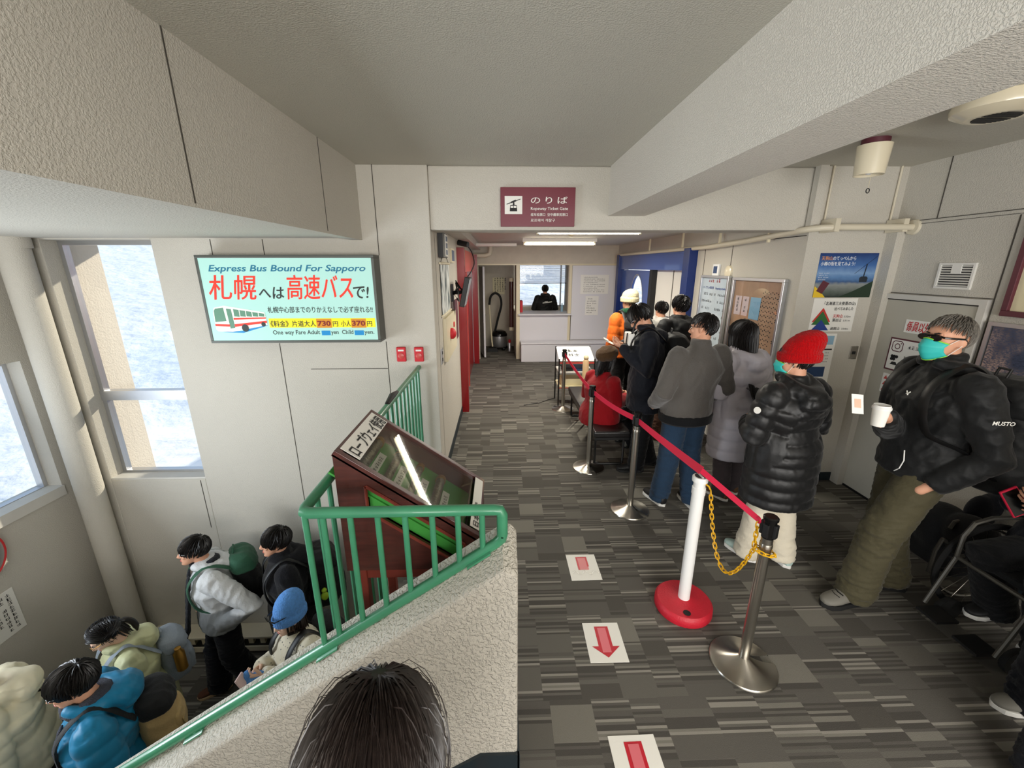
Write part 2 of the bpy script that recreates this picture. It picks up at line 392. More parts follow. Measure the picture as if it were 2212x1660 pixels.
# left wall: window opening Y -? .. 3.42, z 0.21 .. 1.3
m = MB()
m.box(XL - 0.22, XL, -1.3, 3.62, ZL, 0.1); m.box(XL - 0.22, XL, -1.3, 3.62, 1.305, 2.4); m.box(XL - 0.22, XL, 3.44, 3.62, 0.1, 1.305); m.box(XL - 0.22, XL, -1.3, 0.6, 0.1, 1.305)
st('wall_left', m, 'stucco')
m = MB(); m.box(XL - 0.22, XL + 0.02, 0.6, 3.44, 0.06, 0.15); st('trim_sill', m, 'paint_smooth')
m = MB(); m.box(XP - 0.2, XP, D1 + 0.2, 5.68, 0, 2.55); m.box(XP - 0.2, XP, 5.68, 9.3, 2.3, 2.55); m.box(XP - 0.2, XP, 9.0, 9.3, 0, 2.3)
st('wall_passage_left', m, 'stucco')
m = MB(); m.box(XC, XC + 0.12, D1 + 0.1, 5.55, 0, 2.55); m.box(XC, XC + 0.12, 5.55, 9.3, 2.3, 2.55); m.box(XC, XC + 0.12, 8.9, 9.3, 0, 2.3)
st('wall_passage_right', m, 'stucco')
m = MB(); m.box(XC, XR + 0.1, D1 - 0.02, D1 + 0.1, 0, CZ); st('wall_alcove', m, 'stucco')
m = MB(); m.box(XR, XR + 0.15, -3.5, D1, 0, CZ); st('wall_right', m, 'stucco')
m = MB()                                               # rear wall behind the viewer with a long window
m.box(-4.1, 3.5, -3.6, -3.45, ZL, 0.9); m.box(-4.1, 3.5, -3.6, -3.45, 2.35, CZ); m.box(-4.1, -1.9, -3.6, -3.45, 0.9, 2.35); m.box(3.1, 3.5, -3.6, -3.45, 0.9, 2.35)
st('wall_rear', m, 'stucco')
m = MB(); m.box(-4.1, -0.09, -1.32, -1.2, ZL, 1.0); st('wall_stair_side', m, 'stucco')
# under-slab wall closing the lower flight, slab edge
m = MB(); m.box(-0.75, -0.65, 1.42, D1, ZL, -0.12); st('wall_under_platform', m, 'stucco')
# parapet of the flight (sloping top)
def par_z(x): return 1.03 + 0.70 * (x - 0.05) if x < -0.02 else 1.03 + 0.70 * (-0.07)
YA, YB = 1.22, 1.40
m = MB()
prof = [(0.055, -0.12), (0.055, 0.97), (0.035, 1.0), (-0.0, 1.0), (-2.75, par_z(-2.75)), (-2.75, ZL), (-0.2, ZL)]
zb = lambda z: z
front = [(x, YA, z) for x, z in prof]; back = [(x, YB, z + (0.085 if z > -1.2 and i in (1, 2, 3, 4) else 0)) for i, (x, z) in enumerate(prof)]
n = len(prof)
m.add(front + back, [tuple(range(n)), tuple(range(n, 2 * n))[::-1]] + [(i, (i + 1) % n, n + (i + 1) % n, n + i) for i in range(n)])
st('wall_parapet', m, 'stucco_parapet', bevel=0.012, bseg=3)
m = MB(); m.prism([(0.062, YA - 0.012, 0), (0.062, YA - 0.012, 0.1), (-0.1, YA - 0.012, 0.1), (-2.7, YA - 0.012, -1.65), (-2.7, YA - 0.012, -1.83), (-0.17, YA - 0.012, -0.12), (-0.17, YA - 0.012, 0)], (0, 0.014, 0))
m.box(0.055, 0.064, YA - 0.012, YB + 0.08, 0, 0.1); st('baseboard_parapet', m, 'baseboard')
m = MB(); m.box(XP, XP + 0.008, D1, 5.68, 0, 0.1); st('baseboard_passage', m, 'baseboard')
m = MB(); m.box(XC, XR, D1 - 0.03, D1 - 0.02, 0, 0.085); m.box(XR - 0.012, XR, -3.4, 2.7, 0, 0.085); st('baseboard_right', m, 'baseboard')
# panel joints and cover strips
def seamY(pts, Y, w=0.006):
    m = MB()
    for a, b in pts:
        p, q = onY(*a, Y), onY(*b, Y)
        if abs(p.x - q.x) < abs(p.z - q.z): x = (p.x + q.x) / 2; m.box(x - w / 2, x + w / 2, Y - 0.002, Y + 0.004, min(p.z, q.z), max(p.z, q.z))
        else: z = (p.z + q.z) / 2; m.box(min(p.x, q.x), max(p.x, q.x), Y - 0.002, Y + 0.004, z - w / 2, z + w / 2)
    return m
m = seamY([((803, 352), (818, 552)), ((834, 738), (845, 860)), ((566, 517), (572, 552)), ((605, 742), (660, 1100)), ((437, 1038), (453, 1140)), ((672, 797), (838, 797)), ((455, 517), (458, 552))], D1)
st('trim_joints_stairwell', m, 'seam')
m = MB()
for Y in (1.68, 2.9): m.box(-1.131, -1.128, Y - 0.003, Y + 0.003, 2.28, CZ)
st('trim_joints_bulkhead', m, 'seam')
m = MB()
m.box(XR - 0.004, XR, 0.5, 3.5, 2.40, 2.405); m.box(XR - 0.004, XR, 0.5, 3.5, 2.375, 2.378)
m.box(XR - 0.004, XR, 2.715, 2.722, 1.0, 2.37); m.box(XR - 0.004, XR, 2.72, 3.55, 1.835, 1.84); m.box(XR - 0.004, XR, 3.25, 3.256, 2.4, CZ)
m.box(XC - 0.004, XC, 4.72, 4.726, 1.95, 2.3); m.box(XC - 0.004, XC, 5.35, 5.356, 0.1, 2.3); m.box(XC - 0.006, XC, D1, 9.0, 2.30, 2.306)
st('trim_joints_right', m, 'seam')
m = MB(); m.box(XC - 0.03, XC + 0.04, D1 - 0.06, D1, 2.35, CZ); m.box(XR - 0.07, XR, D1 - 0.12, D1 - 0.02, 0, 2.4); st('trim_corner_strips', m, 'stucco')
m = MB(); m.box(XP, XP + 0.16, D1 + 0.3, 9.2, 2.4, 2.5); st('beam_passage', m, 'paint_smooth')
m = MB()
m.box(XP - 0.1, -0.47, 9.3, 9.4, 0, 2.5); m.box(-0.47, 2.75, 9.3, 9.4, 2.1, 2.5); m.box(0.36, 0.44, 9.28, 9.42, 0, 2.12)
m.box(1.52, 2.75, 9.3, 9.4, 0, 2.1); m.box(0.42, 1.6, 9.3, 9.4, 0, 1.03)
st('wall_partition', m, 'beige_panel')
m = MB(); m.box(0.44, 1.56, 9.285, 9.3, 0.4, 1.02); m.box(1.6, 2.56, 9.285, 9.3, 0.44, 2.08); st('trim_partition_panels', m, 'white_panel')
m = MB(); m.box(0.36, 0.435, 9.27, 9.3, 0, 2.12); m.box(1.53, 1.585, 9.27, 9.3, 0.4, 2.12); m.box(-0.5, 2.58, 9.275, 9.3, 2.09, 2.12); st('trim_partition_posts', m, 'ivory')
m = MB(); m.box(0.4, 1.6, 9.2, 9.5, 1.01, 1.04); st('trim_counter', m, 'white_panel')
m = MB(); m.box(0.46, 2.58, 8.95, 9.26, 0, 0.4); m.box(0.45, 2.59, 8.93, 9.26, 0.4, 0.435)
o = m.build('counter_step', 'white_panel', bevel=0.004); tag(o, 'long white boxed ledge along the foot of the ticket booth', 'ledge')
# rooms behind the partition
m = MB(); m.box(-0.75, 0.36, 10.9, 11.0, 0, 2.5); st('wall_closet', m, 'beige_panel')
m = MB(); m.box(0.36, 0.42, 9.42, 12.2, 0, 1.0); m.box(0.36, 0.42, 9.42, 12.2, 2.2, 2.5); m.box(0.36, 0.42, 9.42, 10.2, 1.0, 2.2); st('wall_booth_side', m, 'beige_panel')
m = MB(); m.box(0.36, 2.75, 12.0, 12.1, 0, 0.95); m.box(0.36, 2.75, 12.0, 12.1, 2.15, 2.6); m.box(0.36, 0.45, 12.0, 12.1, 0.95, 2.15); m.box(1.9, 2.75, 12.0, 12.1, 0.95, 2.15)
st('wall_booth_rear', m, 'beige_panel')
m = MB(); m.box(2.7, 2.8, 9.4, 12.1, 0, 2.6); m.box(-0.75, -0.65, 9.3, 11, 0, 2.6); st('wall_booth_ends', m, 'beige_panel')
# windows
def frame_rect(mb, ax, c, a0, a1, z0, z1, w, d):
    """window frame in a plane: ax 'Y' -> plane at Y=c spanning X, 'X' -> plane at X=c spanning Y"""
    for (p0, p1, q0, q1) in ((a0, a1, z0, z0 + w), (a0, a1, z1 - w, z1), (a0, a0 + w, z0 + w, z1 - w), (a1 - w, a1, z0 + w, z1 - w)):
        if ax == 'Y': mb.box(p0, p1, c - d / 2, c + d / 2, q0, q1)
        else: mb.box(c - d / 2, c + d / 2, p0, p1, q0, q1)
m = MB(); frame_rect(m, 'Y', D1 + 0.17, WX0, WX1, WZ0, WZ1, 0.035, 0.06); m.box(WX0, WX1, D1 + 0.13, D1 + 0.21, 0.86, 0.95)
w1 = st('window_1', m, 'alu'); w1['kind'] = 'structure'
m = MB(); m.box(WX0, WX1, D1 + 0.168, D1 + 0.172, WZ0, WZ1); m.build('pane', 'glass', w1)
m = MB(); m.box(WX0, WX1, D1 + 0.01, D1 + 0.14, WZ0, WZ0 + 0.018); m.build('window_sill', 'paint_smooth', w1)
m = MB(); frame_rect(m, 'X', XL - 0.15, 0.6, 3.44, 0.12, 1.305, 0.035, 0.06); m.box(XL - 0.18, XL - 0.12, 1.6, 1.65, 0.12, 1.3)
w2 = st('window_2', m, 'alu')
m = MB(); m.box(XL - 0.152, XL - 0.148, 0.6, 3.44, 0.12, 1.3); m.build('pane', 'glass', w2)
m = MB(); frame_rect(m, 'Y', 12.03, 0.45, 1.9, 0.95, 2.15, 0.04, 0.06); m.box(1.72, 1.76, 12.0, 12.06, 0.95, 2.15)
w3 = st('window_3', m, 'alu')
m = MB(); m.box(0.45, 1.9, 12.028, 12.032, 0.95, 2.15); m.build('pane', 'glass', w3)
# outdoors: snow field rising away from the building, outer fin wall and eave
m = MB(); N = 70; vs = []; fs = []
def snow_z(x, y):
    d1 = max(0.0, -4.25 - x); d2 = max(0.0, y - 3.9); d = math.hypot(d1, d2)
    z = -0.5 + 0.02 * d + 0.21 * max(0, d - 3.0) * (1 - 0.25 * min(1, max(0, d - 3) / 60))
    z += 0.10 * math.sin(x * 1.3 + 0.7 * y) * math.sin(y * 0.9 - 0.4 * x) + 0.05 * math.sin(3.1 * x + 1.0) * math.sin(2.7 * y)
    if y > 3.9: z += 0.9 * math.exp(-((x + 2.3) / 1.0) ** 2 - ((y - 4.6) / 0.55) ** 2)
    return z
gx = [-60 + 62 * (1 - (1 - i / N) ** 2.2) for i in range(N + 1)]; gx = sorted(gx)
gy = [-20 + 90 * (i / N) ** 1.0 for i in range(N + 1)]
gx = sorted(list(np.linspace(-60, -12, 30)) + list(np.linspace(-11.6, -4.25, 26)) + list(np.linspace(-4.1, 8, 34)))
gy = sorted(list(np.linspace(-12, 3.8, 40)) + list(np.linspace(3.86, 9, 28)) + list(np.linspace(9.6, 70, 34)))
for y in gy:
    for x in gx: vs.append((x, y, snow_z(x, y)))
W = len(gx)
for j in range(len(gy) - 1):
    for i in range(W - 1):
        cx, cy = (gx[i] + gx[i + 1]) / 2, (gy[j] + gy[j + 1]) / 2
        if (cx < -4.24 or cy > 3.84) and not (cx > -0.9 and cy < 12.2) : fs.append((j * W + i, j * W + i + 1, (j + 1) * W + i + 1, (j + 1) * W + i))
m.add(vs, fs); o = m.build('snow_field', 'snow', smooth=True); tag(o, kind='structure')
m = MB(); m.box(-4.22, -3.79, 3.82, onX(214, 545, -3.79).y, -1.5, 3.2); st('wall_outer_fin', m, 'ext_wall')
m = MB(); m.box(-4.6, 0.0, 3.82, 4.76, 2.48, 2.62); st('beam_eave', m, 'ext_wall')
# round column in the stairwell corner
m = MB(); m.cyl((-3.80, 3.47, ZL), (-3.80, 3.47, 2.28), 0.1, n=28); m.cyl((-3.80, 3.47, 2.2), (-3.80, 3.47, 2.28), 0.115, n=28); st('column_stairwell', m, 'stucco', smooth=True)
# ------------------------------------------------------------------ emissive faces of lamps and the lit sign
mat('tube_glow', '#fff6dc', 0.4, emit=9.0); mat('lit_mint', '#a9d6cc', 0.4, emit=0.210); mat('lit_red', '#e8331f', 0.4, emit=0.200)
mat('lit_teal', '#1a6f8c', 0.4, emit=0.150); mat('lit_black', '#26302c', 0.5, emit=0.025); mat('lit_yellow', '#f2e21c', 0.4, emit=0.225)
mat('lit_orange', '#d08a1c', 0.4, emit=0.150); mat('lit_maroon', '#7d1a1a', 0.4, emit=0.100); mat('lit_blue', '#0f86c4', 0.4, emit=0.150); mat('lit_white', '#eef0e4', 0.4, emit=0.200); mat('lit_green', '#5c8a72', 0.4, emit=0.100)
mat('sign_frame', '#5b5d58', 0.45, metal=0.4)
# ---- lit bus advertisement
xr = onY(819, 555, D1).x; yf = xr / onY(806, 552, 1.0).x
TL, BR = onY(417, 549, yf), onY(820, 741, yf)
sg = thing('bus_sign', 'wide backlit light box with a coach picture on the stairwell wall', 'sign', ((TL.x + xr) / 2, D1, (TL.z + BR.z) / 2))
zt, zb_ = onY(612, 551, yf).z, onY(640, 741, yf).z
m = MB(); fw = 0.022
for b in ((TL.x, xr, zt - fw, zt), (TL.x, xr, zb_, zb_ + fw), (TL.x, TL.x + fw, zb_ + fw, zt - fw), (xr - fw, xr, zb_ + fw, zt - fw)): m.box(b[0], b[1], yf, D1, b[2], b[3])
m.box(TL.x + fw, xr - fw, yf + 0.02, D1, zb_ + fw, zt - fw)
m.build('housing', 'sign_frame', sg, bevel=0.003)
m = MB(); m.box(TL.x + fw, xr - fw, yf + 0.004, yf + 0.012, zb_ + fw, zt - fw); m.build('light_panel', 'lit_mint', sg)
PW, PH = xr - TL.x - 2 * fw, zt - zb_ - 2 * fw
P = Plane((TL.x + fw, yf + 0.004, zb_ + fw), (1, 0, 0), (0, 0, 1))
U, V = lambda u: u * PW, lambda v: v * PH
m = MB(); P.text(m, 'Express Bus Bound For Sapporo', U(0.05), V(0.845), V(0.105), U(0.913), 0.018, 0.25); m.build('title_lettering', 'lit_teal', sg)
for t, a, b in (('札幌', 0.03, 0.313), ('高速バス', 0.486, 0.876)): m = MB(); P.text(m, t, U(a), V(0.535), V(0.315), U(b - a), 0.011, 0.18); m.build('headline_lettering', 'lit_red', sg)
for t, x, y, z, w, bo, sh, hh in (('へは', .32, .525, .17, .147, .02, .15, .0015), ('で!', .88, .525, .19, .09, .02, .15, .0015), ('札幌中心部までのりかえなしで必ず座れる!!', .355, .35, .085, .628, .008, 0, .0015), ('《料金》片道大人', .36, .178, .082, .272, .012, 0, .004), ('円', .735, .178, .075, .03, .012, 0, .004),
    ('小人', .785, .178, .08, .058, .012, 0, .004), ('円', .942, .178, .075, .03, .012, 0, .004), ('One way Fare Adult', .365, .075, .075, .285, .008, 0, .0015), ('yen  Child', .717, .075, .075, .135, .008, 0, .0015), ('yen.', .92, .075, .075, .06, .008, 0, .0015)):
    m = MB(); P.text(m, t, U(x), V(y), V(z), U(w), bo, sh, hh); m.build('black_lettering', 'lit_black', sg)
m = MB(); P.rect(m, U(0.352), V(0.16), U(0.992), V(0.275), 0.002); m.build('fare_bar', 'lit_yellow', sg)
for a, b in ((0.636, 0.728), (0.846, 0.936)): m = MB(); P.rect(m, U(a), V(0.155), U(b), V(0.268), 0.003); m.build('price_patch', 'lit_orange', sg)
for t, x in (('730', .642), ('370', .851)): m = MB(); P.text(m, t, U(x), V(0.182), V(0.085), U(0.08), 0.03, h=0.005); m.build('price_figures', 'lit_maroon', sg)
for a, b in ((0.66, 0.713), (0.86, 0.917)): m = MB(); P.rect(m, U(a), V(0.06), U(b), V(0.12), 0.002); m.build('blue_patch', 'lit_blue', sg)
m = MB()                                                # the little coach: body, stripe, windows, wheels, shadow
B = lambda pts: [(U(0.03 + 0.32 * x), V(0.09 + 0.345 * y)) for x, y in pts]
m.m = 0; P.poly(m, B([(0.1, 0.05), (0.5, 0.02), (0.97, 0.28), (0.95, 0.36), (0.5, 0.1)]), 0.002)
m.m = 1; P.poly(m, B([(0.0, 0.15), (0.0, 0.75), (0.03, 0.93), (0.22, 1.0), (0.95, 0.76), (0.97, 0.3), (0.3, 0.06), (0.03, 0.08)]), 0.003)
m.m = 2; P.poly(m, B([(0.01, 0.42), (0.02, 0.82), (0.05, 0.9), (0.2, 0.93), (0.22, 0.45)]), 0.004); P.poly(m, B([(0.27, 0.18), (0.25, 0.9), (0.34, 0.88), (0.36, 0.2)]), 0.004)
for i in range(5): a = 0.38 + i * 0.115; P.poly(m, B([(a, 0.62 + 0.0 * i), (a, 0.88 - 0.035 * i), (a + 0.1, 0.85 - 0.035 * i), (a + 0.1, 0.6)]), 0.004)
m.m = 3; P.poly(m, B([(0.0, 0.27), (0.0, 0.35), (0.27, 0.33), (0.27, 0.25)]), 0.005); P.poly(m, B([(0.36, 0.24), (0.36, 0.34), (0.97, 0.46), (0.97, 0.38)]), 0.005); P.poly(m, B([(0.36, 0.5), (0.36, 0.57), (0.96, 0.58), (0.96, 0.53)]), 0.005)
m.m = 4
for x, y, r in ((0.55, 0.2, 0.065), (0.9, 0.33, 0.04)): P.disc(m, U(0.03 + 0.32 * x), V(0.09 + 0.345 * y), U(0.32 * r), 0.006, ry=V(0.345 * r * 2.1))
m.build('coach_picture', ['lit_blue', 'lit_white', 'lit_green', 'lit_red', 'lit_black'], sg)
# ---- maroon hanging sign over the passage
a, b = onY(1081, 405, D1), onY(1240, 490, D1)
sg = thing('passage_sign', 'maroon ropeway gate sign over the passage opening', 'sign', ((a.x + b.x) / 2, D1, b.z))
m = MB(); m.box(a.x, b.x, D1 - 0.012, D1 + 0.02, b.z, a.z); m.build('board', 'maroon_sign', sg, bevel=0.002)
P = Plane((a.x, D1 - 0.012, b.z), (1, 0, 0), (0, 0, 1)); PW, PH = b.x - a.x, a.z - b.z
m = MB(); P.text(m, 'のりば', U(0.405), V(0.6), V(0.2), U(0.49), 0.01, space=1.4); m.build('lettering', 'paper', sg); m = MB(); P.text(m, 'Ropeway Ticket Gate', U(0.405), V(0.425), V(0.115), U(0.5))
m.build('lettering', 'paper', sg); m = MB(); P.text(m, '缆车检票口  空中纜車剪票口', U(0.405), V(0.275), V(0.085), U(0.5), 0.006); m.build('lettering', 'paper', sg); m = MB(); P.text(m, '로프웨이 개찰구', U(0.405), V(0.13), V(0.085), U(0.33), 0.004); m.build('lettering', 'paper', sg)
m = MB(); P.rect(m, U(0.055), V(0.32), U(0.29), V(0.78), 0.0015); m.build('pictogram_panel', 'paper', sg)
m = MB(); P.line(m, [(U(0.08), V(0.57)), (U(0.265), V(0.7))], 0.006, 0.0025); P.line(m, [(U(0.14), V(0.615)), (U(0.205), V(0.665))], 0.013, 0.0026)
P.poly(m, [(U(0.16), V(0.53)), (U(0.188), V(0.53)), (U(0.182), V(0.64)), (U(0.168), V(0.64))], 0.0027)
P.poly(m, [(U(0.122), V(0.39)), (U(0.222), V(0.39)), (U(0.216), V(0.54)), (U(0.206), V(0.555)), (U(0.138), V(0.555)), (U(0.128), V(0.54))], 0.0028); m.build('pictogram', 'ink', sg)
m = MB(); P.rect(m, U(0.134), V(0.475), U(0.168), V(0.53), 0.0036); P.rect(m, U(0.176), V(0.475), U(0.21), V(0.53), 0.0036); m.build('pictogram_window', 'paper', sg)
# ---- two fire call points on the pillar
for i, (px, lab) in enumerate(((868, 'small red push button box left of its twin on the pillar'), (906, 'small red push button box right of its twin beside the passage corner'))):
    c = onY(px, 765, D1); t = thing('call_point', lab, 'alarm button', (c.x, D1, c.z), 'red call points on the pillar')
    m = MB(); m.box(c.x - 0.04, c.x + 0.04, D1 - 0.03, D1, c.z - 0.065, c.z + 0.065); m.build('box', 'red_ink', t, bevel=0.006)
    m = MB(); m.lathe([(0.026, 0), (0.026, 0.004), (0.014, 0.008), (0.0, 0.009)], (c.x, D1 - 0.03, c.z - 0.012), axis=(0, -1, 0)); m.build('button', 'red_light', t, smooth=True)
    m = MB(); m.box(c.x - 0.025, c.x + 0.025, D1 - 0.032, D1 - 0.03, c.z + 0.03, c.z + 0.045); m.build('plate', 'white_paint', t)
# ---- green stair railing: one welded piece
YR = 1.33
rl = thing('stair_railing', 'chipped green tubular railing on the stair parapet and platform edge', 'railing', (-0.75, YR, 0))
pt = lambda px, py, Y=YR: onY(px, py, Y)
A, Bc, E_ = Vector((-0.005, YR, 1.185)), Vector((-0.735, YR, 1.185)), Vector((0.0, YR, 1.06))
xs0, zs0 = -0.0, 1.05; slope = 0.685; rz_ = lambda x: 1.055 + slope * (x - 0.0)
m = MB(); m.tube([(-0.735, D1, 1.185), (-0.735, D1 - 0.02, 1.185), (-0.735, YR + 0.03, 1.185), (-0.728, YR + 0.008, 1.185), (-0.705, YR, 1.185), (-0.03, YR, 1.185), (-0.008, YR, 1.183), (0.0, YR, 1.165), (0.0, YR, 1.075)], 0.021, 14); m.build('top_rail', 'green_paint', rl, smooth=True)
m = MB(); m.tube([(0.0, YR, 1.08), (-0.003, YR, 1.062), (-0.025, YR, 1.038), (-2.75, YR, rz_(-2.75))], 0.021, 14); m.build('sloped_rail', 'green_paint', rl, smooth=True)
for x in (-0.66, -0.56, -0.46, -0.36, -0.26, -0.165, -0.075): m = MB(); m.cyl((x, YR, 1.18), (x, YR, rz_(x)), 0.0115, n=10); m.build('baluster', 'green_paint', rl, smooth=True)
m = MB(); m.cyl((-0.725, YR, 1.18), (-0.725, YR, rz_(-0.725)), 0.0115, n=10); m.build('baluster', 'green_paint', rl, smooth=True)
m = MB(); m.tube([(-0.735, D1, 0.09), (-0.735, YR + 0.12, 0.09)], 0.016, 10); m.build('bottom_rail', 'green_paint', rl, smooth=True)
for i in range(19): y = YR + 0.13 + 0.116 * i; m = MB(); m.cyl((-0.735, y, 0.09), (-0.735, y, 1.175), 0.0115, n=8); m.build('baluster', 'green_paint', rl, smooth=True)
for x in (-0.09, -0.71, -1.33, -1.98):
    m = MB(); z = rz_(x) ; zp = par_z(x) + 0.06; m.cyl((x, YR, z), (x, YR - 0.01, zp), 0.012, n=10)
    d = Vector((1, 0, 0.7)).normalized() * 0.055; m.obox((x, YR - 0.012, zp), d, (0, 0.02, 0.009), (0, 0, 0.004)); m.build('bracket', 'green_paint', rl)
    for s_ in (-0.7, 0.7): m = MB(); m.ball(Vector((x, YR - 0.012, zp + 0.008)) + d * s_, 0.008, nu=8, nv=6); m.build('bolt', 'green_paint', rl, smooth=True)
c = onX(850, 890, -0.735)
m = MB(); m.limb([(-0.735, c.y - 0.13, 1.2), (-0.735, c.y, 1.215), (-0.735, c.y + 0.13, 1.2)], [0.016, 0.022, 0.014], 8); o = m.build('folded_umbrella', 'black', smooth=True); tag(o, 'short black folded umbrella lying on the green railing by the wall', 'umbrella')
# ---- sloping display case on legs
XH, XL_, Y0, Y1c, ZH, ZLo, ZBt = -0.685, -0.105, 1.53, 2.03, 1.325, 0.905, 0.76
dc = thing('display_case', 'dark wooden sloping display case with a glass top behind the parapet rail', 'display case', (-0.4, 1.8, 0))
m = MB()
prof = [(XH, ZBt), (XH, ZH), (XL_, ZLo), (XL_ + 0.005, ZLo - 0.12), (-0.2, ZBt)]
# near end board with the green window cut in it, far end, back, bottom, front lip
for y0, y1 in ((Y0, Y0 + 0.018), (Y1c - 0.018, Y1c)):
    if y0 == Y0:
        n = Vector((XL_ - XH, 0, ZLo - ZH)); 
        w0, w1 = 0.2, 0.86; top = lambda x: ZH + (ZLo - ZH) * (x - XH) / (XL_ - XH)
        xa, xb = XH + 0.12, XL_ - 0.06
        m.prism([(XH, y0, top(XH)), (XL_, y0, ZLo), (XL_ , y0, ZLo - 0.06), (XH, y0, ZH - 0.06)], (0, 0.018, 0))
        m.prism([(XH, y0, ZH - 0.06), (xa, y0, top(xa) - 0.06), (xa, y0, top(xa) - 0.18), (XH, y0, ZH - 0.18)], (0, 0.018, 0))
        m.prism([(xb, y0, top(xb) - 0.06), (XL_, y0, ZLo - 0.06), (XL_, y0, ZLo - 0.15), (xb, y0, top(xb) - 0.18)], (0, 0.018, 0))
        m.prism([(XH, y0, ZH - 0.18), (xb, y0, top(xb) - 0.18), (XL_, y0, ZLo - 0.15), (-0.2, y0, ZBt), (XH, y0, ZBt)], (0, 0.018, 0))
    else: m.prism([(x, y0, z) for x, z in prof], (0, y1 - y0, 0))
m.box(XH, XH + 0.02, Y0 + .018, Y1c - .018, ZBt + .015, ZH - 0.02); m.box(XH, -0.2, Y0 + .018, Y1c - .018, ZBt, ZBt + .015)
m.prism([(XL_, Y0 + .018, ZLo), (XL_ + 0.005, Y0 + .018, ZLo - 0.12), (-0.2, Y0 + .018, ZBt), (-0.215, Y0 + .018, ZBt + 0.01), (XL_ - 0.015, Y0 + .018, ZLo - 0.11), (XL_ - 0.02, Y0 + .018, ZLo - 0.0)], (0, Y1c - Y0 - .036, 0))
m.build('cabinet', 'wood_dark', dc)
sl = Vector((XL_ - XH, 0, ZLo - ZH)); Ls = sl.length; sd = sl.normalized(); sn = Vector((0, 1, 0)).cross(sd) * -1; sn = sn if sn.z > 0 else -sn
tp = lambda s, y, h=0.0: Vector((XH, y, ZH)) + sd * s + sn * h
m = MB(); fr = 0.028
for (s0, s1, y0, y1) in ((0, Ls, Y0, Y0 + fr), (0, Ls, Y1c - fr, Y1c), (0, fr, Y0 + fr, Y1c - fr), (Ls - fr, Ls, Y0 + fr, Y1c - fr)):
    m.prism([tp(s0, y0, -0.01), tp(s1, y0, -0.01), tp(s1, y1, -0.01), tp(s0, y1, -0.01)], sn * 0.028)
m.build('lid_frame', 'wood_dark', dc, bevel=0.002)
m = MB(); m.prism([tp(fr, Y0 + fr, 0.002), tp(Ls - fr, Y0 + fr, 0.002), tp(Ls - fr, Y1c - fr, 0.002), tp(fr, Y1c - fr, 0.002)], sn * 0.004); m.build('glass_lid', 'case_glass', dc)
m = MB(); m.prism([tp(fr, Y0 + 0.02, -0.10), tp(Ls - fr, Y0 + 0.02, -0.10), tp(Ls - fr, Y1c - 0.02, -0.10), tp(fr, Y1c - 0.02, -0.10)], sn * 0.008); m.build('felt_bed', 'case_green', dc)
m = MB(); m.prism([(xa, Y0 + 0.03, top(xa) - 0.06), (xb, Y0 + 0.03, top(xb) - 0.06), (xb, Y0 + 0.03, top(xb) - 0.18), (xa, Y0 + 0.03, top(xa) - 0.18)], (0, 0.01, 0)); m.build('felt_end', 'case_green', dc)
m = MB()
for p, q in (((xa, top(xa) - 0.06), (xb, top(xb) - 0.06)), ((xb, top(xb) - 0.06), (xb, top(xb) - 0.18)), ((xb, top(xb) - 0.18), (xa, top(xa) - 0.18)), ((xa, top(xa) - 0.18), (xa, top(xa) - 0.06))): m.tube([(p[0], Y0 - 0.004, p[1]), (q[0], Y0 - 0.004, q[1])], 0.007, 6)
m.build('end_window_frame', 'wood_red', dc)
PC = Plane(tp(0, Y0, 0.019), (0, 1, 0), -sd)
for q0, q1 in ((-0.105, -0.012), (-Ls + 0.012, -Ls + 0.06)): m = MB(); PC.rect(m, 0.035, q0, Y1c - Y0 - 0.035, q1, 0.002, 0.002); m.build('caption_board', 'paper', dc)
m = MB(); PC.text(m, 'ロープウェイ使用', 0.05, -0.095, 0.075, Y1c - Y0 - 0.1, 0.02, h=0.004); m.build('caption_lettering', 'ink', dc); m = MB(); PC.text(m, '日本鋼索', 0.05, -Ls + 0.02, 0.034, 0.18, 0.02, h=0.004); m.build('caption_lettering', 'ink', dc)
for i in range(4):
    PF = Plane(tp(0.18 + i * 0.125, Y0, -0.09), (0, 1, 0), -sd)
    m = MB(); PF.rect(m, 0.1, -0.02, 0.36, 0.02, 0.003, 0.003); m.build('label_card', 'paper', dc)
    m = MB(); PF.greek(m, 0.12, -0.012, 0.21, 0.024, h0=0.0045); m.build('label_lettering', 'ink', dc)
mat('rope_wire', '#6c6455', 0.45, metal=0.7, bump=0.8, bscale=60, var=0.2, vscale=40); mat('brass', '#b0843c', 0.35, metal=0.8)
for i, lab in enumerate(('thick wire rope sample at the high end of the display case', 'second wire rope sample from the high end of the display case', 'third wire rope sample from the high end of the display case', 'lowest wire rope sample nearest the corridor in the display case')):
    s0 = 0.125 + i * 0.125; r = (0.026, 0.02, 0.017, 0.022)[i]
    t = thing('rope_sample', lab, 'rope sample', tp(s0, 1.78, -0.065), 'wire rope samples in the display case')
    m = MB(); m.cyl(tp(s0, Y0 + 0.09, -0.068), tp(s0, Y1c - 0.09, -0.068), r, n=14); m.build('rope', 'rope_wire', t, smooth=True)
    for y in (Y0 + 0.1, Y1c - 0.1): m = MB(); m.cyl(tp(s0, y - 0.012, -0.068), tp(s0, y + 0.012, -0.068), r + 0.005, n=14); m.build('end_band', 'brass', t, smooth=True)
m = MB()
for x in (XH + 0.05, -0.25):
    for y in (Y0 + 0.05, Y1c - 0.05): m = MB(); m.box(x - 0.022, x + 0.022, y - 0.022, y + 0.022, 0.0, ZBt); m.build('leg', 'wood_red', dc, bevel=0.004)
